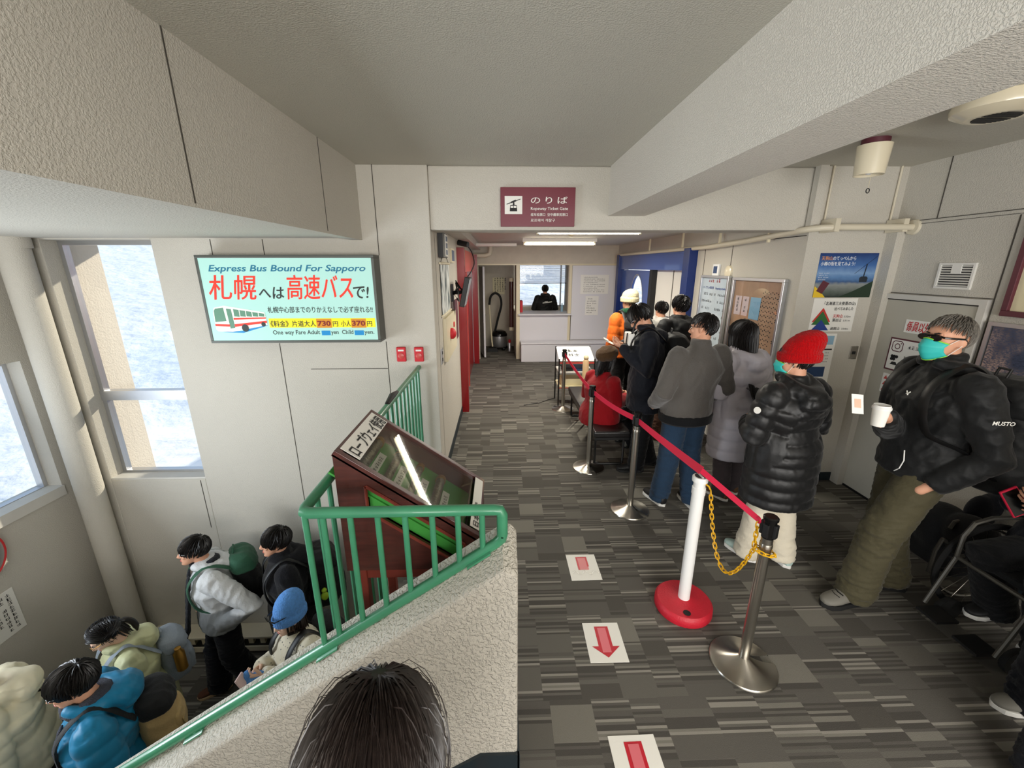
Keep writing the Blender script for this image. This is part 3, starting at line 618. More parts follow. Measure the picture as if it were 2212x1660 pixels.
m = MB(); m.box(XH + 0.03, -0.23, Y0 + 0.035, Y0 + 0.06, ZBt - 0.07, ZBt); m.box(XH + 0.03, -0.23, Y1c - 0.06, Y1c - 0.035, ZBt - 0.07, ZBt); m.build('apron', 'wood_red', dc)
# ---- belt posts
POSTS = [(1.285, 1.665), (1.12, 3.12), (0.92, 3.91), (0.925, 5.78)]
PLAB = ['nearest steel belt post with the yellow chain knotted round it', 'steel belt post beside the near end of the black bench', 'steel belt post standing behind the near corner of the bench', 'farthest steel belt post beside the small trolley of cards']
def belt_post(x, y, lab, rz):
    t = thing('belt_post', lab, 'barrier post', (x, y, 0), 'steel belt posts along the queue', rz, local=True)
    R = 0.165
    prof = [(R, 0.0), (R, 0.006), (R - 0.004, 0.011)] + [(R - 0.01 - i * (R - 0.05) / 6, 0.012 + 0.03 * (i / 6) ** 2) for i in range(7)] + [(0.026, 0.05), (0.0, 0.05)]
    m = MB(); ns = 60; vs = []; fs = []; gap = 0.2
    def rad(a, r):                                      # a keyhole notch lets the bases nest
        return r
    ang = [0.16 + (2 * PI - 0.32) * i / ns for i in range(ns + 1)]
    for r, h in prof[:-1]:
        for a in ang: vs.append((r * math.cos(a), r * math.sin(a), h))
    W_ = ns + 1
    for j in range(len(prof) - 2):
        for i in range(ns): fs.append((j * W_ + i, j * W_ + i + 1, (j + 1) * W_ + i + 1, (j + 1) * W_ + i))
    m.add(vs, fs); m.build('base', 'steel_base', t, smooth=True)
    m = MB(); m.cyl((0, 0, 0.01), (0, 0, 0.8), 0.026, n=24); m.build('pole', 'steel', t, smooth=True)
    m = MB(); m.lathe([(0.028, 0.735), (0.029, 0.74), (0.029, 0.752), (0.028, 0.757)]); m.build('collar', 'steel_base', t, smooth=True)
    m = MB(); m.lathe([(0.0, 0.79), (0.0285, 0.79), (0.0285, 0.885), (0.034, 0.888), (0.034, 0.9), (0.028, 0.906), (0.0, 0.906)], n=24); m.build('belt_head', 'black_gloss', t, smooth=True)
    for a in (0.5, 2.1, 3.6, 5.2): m = MB(); m.obox((0.03 * math.cos(a), 0.03 * math.sin(a), 0.835), (0.008 * math.cos(a), 0.008 * math.sin(a), 0), (-0.014 * math.sin(a), 0.014 * math.cos(a), 0), (0, 0, 0.035)); m.build('belt_clip', 'black', t, bevel=0.003)
    return t
for (x, y), lab, rz in zip(POSTS, PLAB, (0.05, -0.9, -1.4, 2.6)): belt_post(x, y, lab, rz)
WPX, WPY = 1.125, 2.05
t = thing('plastic_post', 'white plastic post on a round red base', 'barrier post', (WPX, WPY, 0))
m = MB(); m.lathe([(0.0, 0.0), (0.165, 0.0), (0.17, 0.01), (0.168, 0.05), (0.155, 0.064), (0.12, 0.066), (0.06, 0.07), (0.045, 0.075), (0.0, 0.075)], (WPX, WPY, 0), n=40); m.build('base', 'belt_base_red', t, smooth=True)
m = MB(); m.lathe([(0.034, 0.07), (0.034, 0.80), (0.037, 0.8), (0.037, 0.84), (0.032, 0.845), (0.032, 0.875), (0.042, 0.88), (0.042, 0.905), (0.038, 0.91), (0.0, 0.91)], (WPX, WPY, 0), n=24); m.build('pole', 'white_plastic', t, smooth=True)
m = MB(); m.lathe([(0.03, 0.911), (0.03, 0.913), (0.0, 0.913)], (WPX, WPY, 0), n=20); m.build('cap_disc', 'black', t)
m = MB(); m.box(WPX - 0.006, WPX + 0.006, WPY - 0.03, WPY + 0.03, 0.913, 0.916); m.build('cap_slot', 'white_plastic', t)
PB = Plane((WPX - 0.05, WPY - 0.115, 0.0665), (1, 0, 0), (0, 1, 0)); m = MB(); PB.disc(m, 0.02, 0.0, 0.022, 0.0015); m.build('base_plug', 'black_rubber', t)
m = MB(); m.tube([(WPX + 0.035, WPY, 0.86), (WPX + 0.05, WPY - 0.012, 0.85), (WPX + 0.055, WPY - 0.02, 0.835)], 0.005, 6); m.build('hook', 'chain_yellow', t)
def belt(a, b, lab, sag=0.02, n=16, twist=(0, 0), w=0.024):
    m = MB(); a, b = Vector(a), Vector(b); vs = []; d = (b - a); side = Vector((-d.y, d.x, 0)).normalized()
    for i in range(n + 1):
        q = i / n; c = a.lerp(b, q) - Vector((0, 0, sag * 4 * q * (1 - q))); tw = twist[0] * (1 - q) + twist[1] * q
        u = Vector((0, 0, 1)) * math.cos(tw) + side * math.sin(tw); th = d.normalized().cross(u) * 0.0008
        vs += [c + u * w + th, c - u * w + th, c - u * w - th, c + u * w - th]
    fs = []
    for i in range(n):
        for k in range(4): fs.append((i * 4 + k, i * 4 + (k + 1) % 4, (i + 1) * 4 + (k + 1) % 4, (i + 1) * 4 + k))
    m.add(vs, fs + [(0, 1, 2, 3), (n * 4, n * 4 + 1, n * 4 + 2, n * 4 + 3)])
    o = m.build('barrier_belt', 'belt_red', smooth=True); return tag(o, lab, 'belt', 'red webbing belts of the queue barrier')
p = [Vector((x, y, 0.84)) for x, y in POSTS]
belt(p[3] + Vector((0, -0.036, 0)), p[2] + Vector((0, 0.036, 0)), 'farthest red belt, from the trolley to the near bench corner')
belt(p[2] + Vector((0.012, -0.036, 0)), p[1] + Vector((-0.01, 0.036, 0)), 'middle red belt passing in front of the seated red coat')
wt = Vector((WPX, WPY + 0.05, 0.945))
belt(p[1] + Vector((0, -0.036, 0)), Vector((WPX + 0.0, WPY + 0.0, 0.945)), 'wide red belt stretching in front of the blue jeans to the white post', 0.005, twist=(0, 0.5))
belt(Vector((WPX, WPY, 0.945)), p[0] + Vector((-0.03, 0.035, 0.02)), 'nearest red belt, from the white post to the chained steel post', 0.0, twist=(0.5, 0.1), w=0.016)
m = MB(); c = p[0] + Vector((-0.032, 0.038, 0.02)); m.tube([c + Vector((0, 0.014 * math.cos(a), 0.014 * math.sin(a))) for a in np.linspace(0, 2 * PI, 13)], 0.005, 6); o = m.build('belt_ring', 'belt_red', smooth=True); tag(o, 'little red ring joining the belt to the yellow chain', 'ring')
# ---- yellow chain
def chain_pts():
    a = Vector((WPX + 0.058, WPY - 0.022, 0.83)); b = Vector((1.255, 1.70, 0.70)); out = []
    for i in range(41):
        q = i / 40; c = a.lerp(b, q); c.z -= 0.345 * 4 * q * (1 - q) * (1 - 0.1 * q); out.append(c)
    for i in range(13): an = 2.2 + i / 12 * 5.0; out.append(Vector((1.285 + 0.043 * math.cos(an), 1.665 + 0.043 * math.sin(an), 0.70 + 0.02 * math.sin(an * 0.5))))
    out += [Vector((1.252, 1.7, 0.72)), Vector((1.252, 1.702, 0.78)), Vector((1.254, 1.703, 0.845))]
    return out
CP = chain_pts(); L = [0]
for a, b in zip(CP, CP[1:]): L.append(L[-1] + (b - a).length)
t = thing('plastic_chain', 'yellow plastic chain looping from the white post to the near steel post', 'chain', (1.2, 1.85, 0.5))
nl = int(L[-1] / 0.027); Pnp = np.array([tuple(c) for c in CP])
for i in range(nl):
    s = (i + 0.5) * L[-1] / nl; q = Vector([np.interp(s, L, Pnp[:, k]) for k in range(3)]); q2 = Vector([np.interp(s + 0.005, L, Pnp[:, k]) for k in range(3)])
    d = (q2 - q).normalized() if (q2 - q).length > 1e-6 else Vector((0, 0, 1)); u = d.cross(Vector((0.3, 1, 0.1))).normalized(); w = d.cross(u); w = u if i % 2 else w
    m = MB(); m.tube([q + d * (0.0135 * math.cos(a) + 0.006 * (1 if math.cos(a) > 0 else -1)) + w * 0.009 * math.sin(a) for a in np.linspace(0, 2 * PI, 13)], 0.0033, 6); m.build('link', 'chain_yellow', t, smooth=True)
# ---- floor arrow sheets
ALAB = ['farthest floor sheet with a faded red arrow and torn film', 'whole white floor sheet with a red arrow level with the red base', 'nearest floor sheet with a red arrow, cut by the picture edge']
mat('arrow_pink', '#e0707a', 0.5); mat('arrow_red', '#c4162c', 0.5); mat('arrow_worn', '#e08a8c', 0.6); mat('film', '#dcdad2', 0.35)
for i, (cx, cy, rz) in enumerate(((0.573, 2.418, 0.01), (0.575, 1.815, -0.01), (0.575, 1.205, 0.012))):
    t = thing('arrow_sheet', ALAB[i], 'floor sign', (cx, cy, 0), 'red arrow sheets on the carpet', rz, local=True)
    P = Plane((0, 0, 0.0), (1, 0, 0), (0, 1, 0))
    m = MB(); P.rect(m, -0.105, -0.127, 0.105, 0.127, 0.0025, 0.0025); m.build('sheet', 'paper', t)
    if i == 0:
        m = MB(); P.rect(m, -0.035, -0.03, 0.035, 0.1, 0.0035); m.build('arrow', 'arrow_worn', t)
        m = MB(); P.rect(m, -0.04, -0.03, -0.028, 0.1, 0.004); P.rect(m, 0.028, 0.0, 0.04, 0.1, 0.004); P.rect(m, -0.04, 0.09, 0.04, 0.1, 0.0041); m.build('arrow_edge', 'arrow_red', t)
        m = MB()
        for k in range(9): x = -0.085 + k * 0.021; P.line(m, [(x, -0.06 + 0.022 * math.sin(k * 1.9)), (x + 0.022, -0.06 + 0.022 * math.sin((k + 1) * 1.9))], 0.007, 0.0048)
        m.build('torn_film', 'film', t)
    else:
        m = MB(); P.poly(m, [(-0.04, 0.1), (0.04, 0.1), (0.04, -0.03), (0.078, -0.03), (0.0, -0.1), (-0.078, -0.03), (-0.04, -0.03)], 0.0035); m.build('arrow', 'arrow_red', t)
        m = MB(); P.poly(m, [(-0.024, 0.09), (0.024, 0.09), (0.024, -0.07), (-0.024, -0.07)], 0.0045); m.build('arrow_centre', 'arrow_pink', t)  # paler pink band along the middle of the arrow
# ------------------------------------------------------------------ fluorescent tubes in the passage
def tube_lamp(name, x0, x1, y, z, lab):
    t = thing(name, lab, 'ceiling lamp', ((x0 + x1) / 2, y, z), 'bare tube lamps on the passage ceiling')
    m = MB(); m.box(x0 - 0.03, x1 + 0.03, y - 0.035, y + 0.035, z + 0.03, 2.5); m.build('fitting', 'white_paint', t, bevel=0.004)
    m = MB(); m.cyl((x0, y, z), (x1, y, z), 0.017, n=14); m.build('tube', 'tube_glow', t, smooth=True)
    for x in (x0, x1): m = MB(); m.box(x - 0.015, x + 0.015, y - 0.015, y + 0.015, z - 0.02, z + 0.035); m.build('holder', 'ivory', t)
tube_lamp('tube_lamp', 0.44, 1.63, 5.0, 2.43, 'long bare tube lamp on the passage ceiling, nearer the viewer')
tube_lamp('tube_lamp', 0.40, 1.55, 7.0, 2.41, 'long bare tube lamp on the passage ceiling, nearer the ticket booth')
light('tube_light_front', 'AREA', (1.03, 5.0, 2.40), 42, (1.0, 0.95, 0.82), aim=(0, 0, -1), shape='RECTANGLE', size=1.2, size_y=0.03)
light('tube_light_far', 'AREA', (0.98, 7.0, 2.38), 42, (1.0, 0.95, 0.82), aim=(0, 0, -1), shape='RECTANGLE', size=1.2, size_y=0.03)
m = MB(); m.lathe([(0.06, 0.05), (0.06, 0.035), (0.045, 0.02), (0.02, 0.0), (0, 0)], (0.98, 5.9, 2.45)); o = m.build('smoke_detector', 'ivory', smooth=True); tag(o, 'small cream smoke detector between the two passage tube lamps', 'detector')
m = MB(); m.tube([(XP + 0.02, 8.9, 2.28), (XP + 0.28, 8.9, 2.28), (XP + 0.36, 8.9, 2.31), (XP + 0.38, 8.9, 2.4), (XP + 0.38, 8.9, 2.5)], 0.045, 14); o = m.build('drain_pipe', 'pipe_cream', smooth=True); tag(o, 'cream elbow pipe in the far left corner of the passage ceiling', 'pipe')
m = MB(); m.cyl((XP + 0.12, 7.6, 2.43), (0.3, 7.6, 2.43), 0.03, n=12); o = m.build('ceiling_pipe', 'white_paint', smooth=True); tag(o, 'white pipe across the passage ceiling left of the far tube lamp', 'pipe')
# ------------------------------------------------------------------ conduit along the right
a = onX(1990, 495, XR); b = onX(1600, 507, 2.53); c = onX(1300, 546, 2.53)
t = thing('conduit', 'cream conduit pipe running over the alcove and along the passage wall', 'pipe', (2.6, 3.45, 2.36))
m = MB(); m.tube([(XR, 3.42, 2.355), (2.72, 3.44, 2.355), (2.62, 3.46, 2.352), (2.555, 3.52, 2.347), (2.53, 3.62, 2.34), (2.53, 4.3, 2.305), (2.53, 5.2, 2.28), (2.53, 8.95, 2.29)], 0.026, 12); m.build('pipe', 'pipe_cream', t, smooth=True)
m = MB(); m.lathe([(0.0, 0.02), (0.055, 0.02), (0.06, 0.0), (0, 0)], (XR, 3.42, 2.355), axis=(-1, 0, 0)); m.build('wall_flange', 'pipe_cream', t, smooth=True)
for x, y in ((2.53, 4.0), (2.53, 4.9), (2.53, 5.9), (2.53, 7.2)): m = MB(); m.box(x - 0.012, x + 0.012, y - 0.01, y + 0.01, 2.27, 2.5); m.build('hanger', 'ivory', t)
for x in (2.70, 3.26): m = MB(); m.box(x - 0.02, x + 0.02, 3.41, 3.57, 2.32, 2.42); m.cyl((x, 3.565, 2.4), (x, 3.565, CZ), 0.008, n=8); m.build('clamp', 'pipe_cream', t)
# ------------------------------------------------------------------ ceiling fittings on the right
t = thing('downlight', 'cream cylinder ceiling lamp with a pull cord by the alcove', 'ceiling lamp', (2.40, 2.86, CZ))
m = MB(); m.lathe([(0.075, 0.0), (0.075, -0.03), (0.0, -0.03)], (2.40, 2.86, CZ), n=28); m.build('mount', 'maroon', t, smooth=True)
m = MB(); m.lathe([(0.092, -0.035), (0.082, -0.21), (0.076, -0.21), (0.085, -0.04), (0.0, -0.04)], (2.40, 2.86, CZ), n=32); m.build('shade', 'ivory_gloss', t, smooth=True)
m = MB(); m.ball((2.40, 2.86, CZ - 0.18), 0.028); m.build('bulb', 'white_plastic', t, smooth=True)
m = MB(); m.cyl((2.40, 2.84, CZ - 0.19), (2.40, 2.84, CZ - 0.29), 0.0015, n=6); m.build('pull_cord', 'ivory', t)
m = MB(); m.tube([(2.40 + 0.011 * math.sin(q), 2.84, CZ - 0.305 + 0.014 * math.cos(q)) for q in np.linspace(0, 2 * PI, 13)], 0.003, 6); m.build('pull_ring', 'black', t, smooth=True)
t = thing('ceiling_vent', 'round cream ceiling vent with a slotted centre, by the cross beam', 'vent', (2.42, 2.2, CZ))
m = MB(); m.lathe([(0.165, 0.0), (0.175, -0.035), (0.17, -0.055), (0.115, -0.085), (0.1, -0.085), (0.0, -0.08)], (2.42, 2.2, CZ), n=40); m.build('cover', 'ivory_gloss', t, smooth=True)
for i in range(-7, 8):
    w = math.sqrt(max(0, 0.085 ** 2 - (i * 0.011) ** 2))
    if w > 0.02 and abs(i) > 0: m = MB(); m.box(2.42 - w, 2.42 + w, 2.2 + i * 0.011 - 0.003, 2.2 + i * 0.011 + 0.003, CZ - 0.0865, CZ - 0.083); m.build('slot', 'black', t)
# ------------------------------------------------------------------ alcove wall papers
PA = lambda x, z: Plane((x, D1 - 0.022, z), (1, 0, 0), (0, 0, 1))
def sky_poster_mat():
    m = bpy.data.materials.new('poster_bay_view'); m.use_nodes = True; k = NT(m); tc = k.n('ShaderNodeTexCoord'); sp = k.n('ShaderNodeSeparateXYZ'); k.l(tc.outputs['Generated'], sp.inputs[0])
    nz = k.n('ShaderNodeTexNoise', i_Scale=9.0, i_Detail=6.0); k.l(tc.outputs['Generated'], nz.inputs['Vector'])
    h = k.math('ADD', sp.outputs[2], k.math('MULTIPLY', k.math('SUBTRACT', nz.outputs[0], 0.5), 0.12))
    r = k.n('ShaderNodeValToRGB'); e = r.color_ramp; e.elements[0].color = lin('#1d2a26'); e.elements[1].color = lin('#16346e')
    for p, c in ( (0.12, '#59625c'), (0.3, '#8d9290'), (0.36, '#3c5a86'), (0.46, '#5b83b4'), (0.55, '#7d9fc8'), (0.72, '#3f69a6')):
        q = e.elements.new(p); q.color = lin(c)
    k.l(h, r.inputs[0]); k.l(r.outputs[0], k.b.inputs['Base Color']); k.b.inputs['Roughness'].default_value = 0.35; MATS['poster_bay_view'] = m
sky_poster_mat()
x0, x1, z0, z1 = 2.735, 3.245, 1.79, 2.16
t = thing('poster', 'blue poster of a cable car over a bay, topmost on the alcove wall', 'poster', (2.99, D1 - 0.02, z0))
m = MB(); m.box(x0, x1, D1 - 0.024, D1 - 0.021, z0, z1); m.build('sheet', 'poster_bay_view', t)
P = Plane((x0, D1 - 0.024, z0), (1, 0, 0), (0, 0, 1)); mat('print_white', '#eef2f6', 0.6); mat('print_dark', '#1a2430', 0.6); mat('print_yellow', '#e8c22a', 0.6); mat('hill_green', '#223624', 0.8); mat('print_orange', '#e29a5a', 0.6)
m = MB(); P.text(m, 'のてっぺんから', 0.115, 0.315, 0.036, 0.2, 0.015); m.build('title_lettering', 'print_white', t)
m = MB(); P.text(m, '天狗山', 0.015, 0.315, 0.036, 0.095, 0.015); m.build('title_lettering', 'print_orange', t)
m = MB(); P.text(m, '小樽の街を見てみよう!', 0.015, 0.27, 0.036, 0.3, 0.015); m.build('title_lettering', 'print_white', t)
m = MB()
P.line(m, [(0.33, 0.2), (0.5, 0.345)], 0.003, 0.0015); P.poly(m, [(0.385, 0.13), (0.45, 0.13), (0.455, 0.165), (0.44, 0.178), (0.395, 0.178), (0.38, 0.165)], 0.002); P.line(m, [(0.415, 0.178), (0.425, 0.28)], 0.009, 0.002); m.build('cable_car_picture', 'print_dark', t)
m = MB(); P.poly(m, [(0.22, 0.0), (0.51, 0.0), (0.51, 0.14), (0.42, 0.09), (0.34, 0.05)], 0.0012); m.build('hillside_picture', 'hill_green', t)
m = MB(); P.poly(m, [(0, 0), (0.11, 0), (0.05, 0.06), (0, 0.095)], 0.0014); m.build('corner_flash', 'print_yellow', t)
m = MB(); P.poly(m, [(0.02, 0.055), (0.075, 0.03), (0.125, 0.12), (0.065, 0.145)], 0.0018); m.build('phone_picture', 'maroon', t)
for i in range(4): m = MB(); P.greek(m, 0.015, 0.2 - i * 0.018, 0.09 - .01 * (i % 2), 0.012); m.build('small_lettering', 'print_white', t)
x0, x1, z0, z1 = 2.755, 3.15, 1.49, 1.782
t = thing('poster', 'white poster with red, green and blue mountain triangles under the blue poster', 'poster', (2.95, D1 - 0.02, z0))
m = MB(); m.box(x0, x1, D1 - 0.024, D1 - 0.021, z0, z1); m.build('sheet', 'paper', t)
P = Plane((x0, D1 - 0.024, z0), (1, 0, 0), (0, 0, 1)); mat('tri_green', '#2e6a34', 0.6); mat('tri_blue', '#233c8c', 0.6); mat('tri_red', '#c8342e', 0.6)
tri = lambda cx, b, w, h, hh: [(cx - w, b), (cx + w, b), (cx, b + h)]
for nm, mt, a in (('red_triangle', 'tri_red', (0.1, 0.085, 0.085, 0.125)), ('green_triangle', 'tri_green', (0.1, 0.06, 0.085, 0.12)), ('blue_triangle', 'tri_blue', (0.1, 0.01, 0.08, 0.095))):
    m = MB(); P.poly(m, tri(*a, 0), 0.0014 + 0.0005 * ('gb'.find(nm[0]) + 1)); m.build(nm, mt, t)
m = MB(); P.text(m, '「北海道三大夜景の山」', 0.1, 0.235, 0.034, 0.28, 0.02); m.build('title_lettering', 'ink', t)
m = MB(); P.text(m, '比べてみました', 0.2, 0.19, 0.03, 0.17, 0.02); m.build('title_lettering', 'ink', t)
m = MB(); P.text(m, '天狗山', 0.2, 0.125, 0.032, 0.085, 0.02); m.build('caption_lettering', 'red_ink', t)
for s_, z in (('藻岩山', 0.09), ('函館山', 0.015)): m = MB(); P.text(m, s_, 0.2, z, 0.03, 0.08, 0.015); m.build('caption_lettering', 'ink', t)
for s_, z in (('532m', 0.125), ('531m', 0.09), ('334m', 0.015)): m = MB(); P.text(m, s_, 0.3, z, 0.022, 0.06); m.build('figure_lettering', 'ink', t)
x0, x1, z0, z1 = 2.72, 3.03, 1.0, 1.47
t = thing('poster', 'white notice with small photos and a night view, below the mountain triangles', 'poster', (2.9, D1 - 0.02, z0))
m = MB(); m.box(x0, x1, D1 - 0.024, D1 - 0.021, z0, z1); m.build('sheet', 'paper', t)
P = Plane((x0, D1 - 0.024, z0), (1, 0, 0), (0, 0, 1)); mat('photo_blue', '#8fb4cc', 0.5); mat('photo_night', '#24406a', 0.5)
m = MB(); P.rect(m, 0.02, 0.18, 0.13, 0.35); m.build('photo', 'photo_blue', t)
m = MB(); P.rect(m, 0.03, 0.07, 0.26, 0.165); m.build('photo', 'photo_night', t)
m = MB(); P.rect(m, 0.02, 0.37, 0.29, 0.45); m.build('photo', 'photo_blue', t)
for z, w in ((0.32, 0.14), (0.045, 0.2)): m = MB(); P.rect(m, 0.15 if z > 0.2 else 0.05, z, (0.15 if z > 0.2 else 0.05) + w, z + 0.012); m.build('heading_bar', 'ink', t)
for i in range(4): m = MB(); P.greek(m, 0.15, 0.29 - i * 0.028, 0.13, 0.014); m.build('small_lettering', 'ink', t)
c = onY(1839, 761, D1); t = thing('switch_plate', 'steel key switch plate on the alcove wall beside the door', 'switch', (c.x, D1 - 0.02, c.z))
m = MB(); m.box(c.x - 0.035, c.x + 0.035, D1 - 0.026, D1 - 0.02, c.z - 0.06, c.z + 0.06); m.build('plate', 'steel', t, bevel=0.002)
m = MB(); m.box(c.x - 0.014, c.x + 0.014, D1 - 0.03, D1 - 0.026, c.z - 0.015, c.z + 0.012); m.build('key_socket', 'black', t)
# ------------------------------------------------------------------ staff door on the right wall with its notices
mat('door_grey', '#b9b5a8', 0.55, var=0.02)
d1 = st('door_1', MB().box(XR - 0.012, XR - 0.002, 2.78, 3.48, 0.02, 1.785), 'door_grey', bevel=0.003)
m = MB(); m.box(XR - 0.03, XR - 0.001, 2.73, 2.775, 0, 1.79); m.box(XR - 0.03, XR - 0.001, 3.485, 3.53, 0, 1.79); m.box(XR - 0.03, XR - 0.001, 2.73, 3.53, 1.79, 1.83); m.build('door_frame', 'paint_smooth', d1)
m = MB(); m.box(XR - 0.014, XR - 0.001, 2.775, 3.485, 1.78, 1.79); m.box(XR - 0.014, XR - 0.001, 2.775, 3.485, 0.0, 0.02); m.build('door_gap', 'black', d1)
m = MB(); m.cyl((XR - 0.045, 2.86, 1.47), (XR - 0.045, 2.83, 1.64), 0.012, n=10); m.cyl((XR - 0.045, 2.835, 1.62), (XR - 0.01, 2.835, 1.62), 0.008, n=8); m.cyl((XR - 0.045, 2.855, 1.49), (XR - 0.01, 2.855, 1.49), 0.008, n=8); m.build('door_handle', 'steel', d1, smooth=True)
def notice(name, lab, px, py, pw, ph, base='paper', X=XR - 0.012, cat='notice'):
    """a sheet on the right wall: px near edge seen on the left, i.e. large Y"""
    t = thing(name, lab, cat, (X, px - pw / 2, py)); m = MB(); m.box(X - 0.003, X, px - pw, px, py, py + ph); m.build('sheet', base, t)
    return t, Plane((X - 0.003, px, py), (0, -1, 0), (0, 0, 1))
t, P = notice('door_notice', 'white no-entry notice in red writing, highest on the grey door', 3.27, 1.53, 0.42, 0.105)
m = MB(); P.text(m, '係員以外立入禁止', 0.02, 0.022, 0.085, 0.38, 0.012, 0.15); m.build('lettering', 'red_ink', t)
t, P = notice('door_notice', 'bordered photo sharing notice with a camera icon on the grey door', 3.36, 1.2, 0.42, 0.275, 'maroon')
m = MB(); P.rect(m, 0.012, 0.012, 0.408, 0.263, 0.001); m.build('white_field', 'paper', t)
m = MB(); rr = [(0.045, 0.165), (0.105, 0.165), (0.12, 0.18), (0.12, 0.235), (0.105, 0.25), (0.045, 0.25), (0.03, 0.235), (0.03, 0.18), (0.045, 0.165)]; P.line(m, rr, 0.007, 0.002)
P.line(m, [(0.075 + 0.021 * math.cos(a), 0.2075 + 0.021 * math.sin(a)) for a in np.linspace(0, 2 * PI, 21)], 0.007, 0.002); P.disc(m, 0.102, 0.233, 0.005, 0.002); m.build('camera_icon', 'maroon', t)
m = MB()
for q in range(5): P.disc(m, 0.05 + 0.02 * (q % 3), 0.12 - 0.022 * (q // 3), 0.014, 0.002, 12)
P.poly(m, [(0.045, 0.05), (0.11, 0.05), (0.095, 0.075), (0.06, 0.075)], 0.002); m.build('people_icon', 'ink', t)
m = MB(); P.greek(m, 0.16, 0.2, 0.22, 0.034, h0=.002); m.build('title_lettering', 'ink', t)
for q in range(3): m = MB(); P.greek(m, 0.15, 0.12 - q * 0.025, 0.22, 0.02, h0=.002); m.build('small_lettering', 'ink', t)
t, P = notice('door_notice', 'white notice with yellow caution bars below the bordered notice', 3.35, 1.0, 0.4, 0.165)
mat('caution_yellow', '#e6e03a', 0.6)
for q in range(3):
    m = MB(); P.rect(m, 0.06, 0.015 + q * 0.05, 0.385, 0.052 + q * 0.05, 0.001); m.build('yellow_bar', 'caution_yellow', t)
    m = MB(); P.poly(m, [(0.012, 0.015 + q * 0.05), (0.05, 0.015 + q * 0.05), (0.031, 0.05 + q * 0.05)], 0.001); m.build('warning_triangle', 'red_light', t)
    m = MB(); P.greek(m, 0.07, 0.02 + q * 0.05, 0.3, 0.026, h0=0.002); m.build('small_lettering', 'ink', t)
# vent grille
t = thing('vent_grille', 'white square vent grille on the right wall above the door', 'vent', (XR, 3.0, 1.9))
m = MB()
for (a, b, c, d) in ((2.88, 3.13, 1.89, 1.905), (2.88, 3.13, 2.06, 2.075), (2.88, 2.895, 1.905, 2.06), (3.115, 3.13, 1.905, 2.06)): m.box(XR - 0.015, XR, a, b, c, d)
m.build('frame', 'white_paint', t); m = MB(); m.box(XR - 0.003, XR - 0.001, 2.89, 3.12, 1.9, 2.065); m.build('backing', 'black', t)
for q in range(9): m = MB(); m.obox((XR - 0.008, 3.005, 1.913 + q * 0.0175), (0.004, 0, 0.004), (0, 0.11, 0), (-0.001, 0, 0.001)); m.build('slat', 'white_paint', t)
m = MB(); m.box(XR - 0.014, XR - 0.006, 2.97, 3.035, 2.0, 2.06); m.build('tab', 'white_paint', t)
# night view board and framed picture
def night_mat():
    m = bpy.data.materials.new('night_city_print'); m.use_nodes = True; k = NT(m); tc = k.n('ShaderNodeTexCoord'); sp = k.n('ShaderNodeSeparateXYZ'); k.l(tc.outputs['Object'], sp.inputs[0])
    n1 = k.n('ShaderNodeTexNoise', i_Scale=3.2, i_Detail=3.0); k.l(tc.outputs['Object'], n1.inputs['Vector'])
    n2 = k.n('ShaderNodeTexNoise', i_Scale=48.0, i_Detail=4.0, i_Roughness=0.75); mp = k.n('ShaderNodeMapping'); mp.inputs['Scale'].default_value = (1, 1, 2.2); k.l(tc.outputs['Object'], mp.inputs[0]); k.l(mp.outputs[0], n2.inputs['Vector'])
    r1 = k.n('ShaderNodeValToRGB'); e = r1.color_ramp; e.elements[0].position = 0.42; e.elements[0].color = lin('#2a3247'); e.elements[1].position = 0.62; e.elements[1].color = lin('#e6c4b0'); k.l(n1.outputs[0], r1.inputs[0])
    r2 = k.n('ShaderNodeValToRGB'); r2.color_ramp.elements[0].position = 0.42; r2.color_ramp.elements[1].position = 0.66; k.l(n2.outputs[0], r2.inputs[0])
    city = k.n('ShaderNodeMix', data_type='RGBA'); k.l(r2.outputs[0], city.inputs[0]); city.inputs[6].default_value = lin('#454f68'); k.l(r1.outputs[0], city.inputs[7])
    up = k.n('ShaderNodeMapRange', i_From_Min=1.5, i_From_Max=1.62); k.l(sp.outputs[2], up.inputs[0])
    mx = k.n('ShaderNodeMix', data_type='RGBA'); k.l(up.outputs[0], mx.inputs[0]); k.l(city.outputs[2], mx.inputs[6]); mx.inputs[7].default_value = lin('#24304f')
    k.l(mx.outputs[2], k.b.inputs['Base Color']); k.b.inputs['Roughness'].default_value = 0.3; MATS['night_city_print'] = m
night_mat()
t = thing('night_view_board', 'large night city photo board in a silver frame right of the door', 'picture', (XR, 2.2, 1.1))
m = MB(); m.box(XR - 0.02, XR - 0.006, 1.72, 2.66, 1.1, 1.665); m.build('print', 'night_city_print', t); ORGv = None
m = MB(); frame_rect(m, 'X', XR - 0.015, 1.7, 2.69, 1.08, 1.69, 0.025, 0.028); m.build('frame', 'alu', t)
t = thing('framed_picture', 'maroon framed picture with a cream mount above the night city board', 'picture', (XR, 2.2, 1.74))
m = MB(); frame_rect(m, 'X', XR - 0.02, 1.7, 2.64, 1.735, 2.34, 0.035, 0.035); m.build('frame', 'maroon', t, bevel=0.003)
m = MB(); m.box(XR - 0.014, XR - 0.006, 1.73, 2.61, 1.765, 2.31); m.build('mount', 'paper_cream', t)
m = MB(); m.box(XR - 0.016, XR - 0.014, 1.84, 2.5, 1.83, 2.24); m.build('inner_border', 'paper', t)
m = MB(); m.box(XR - 0.018, XR - 0.016, 1.87, 2.44, 1.85, 2.22); m.build('image', 'wood_dark', t)
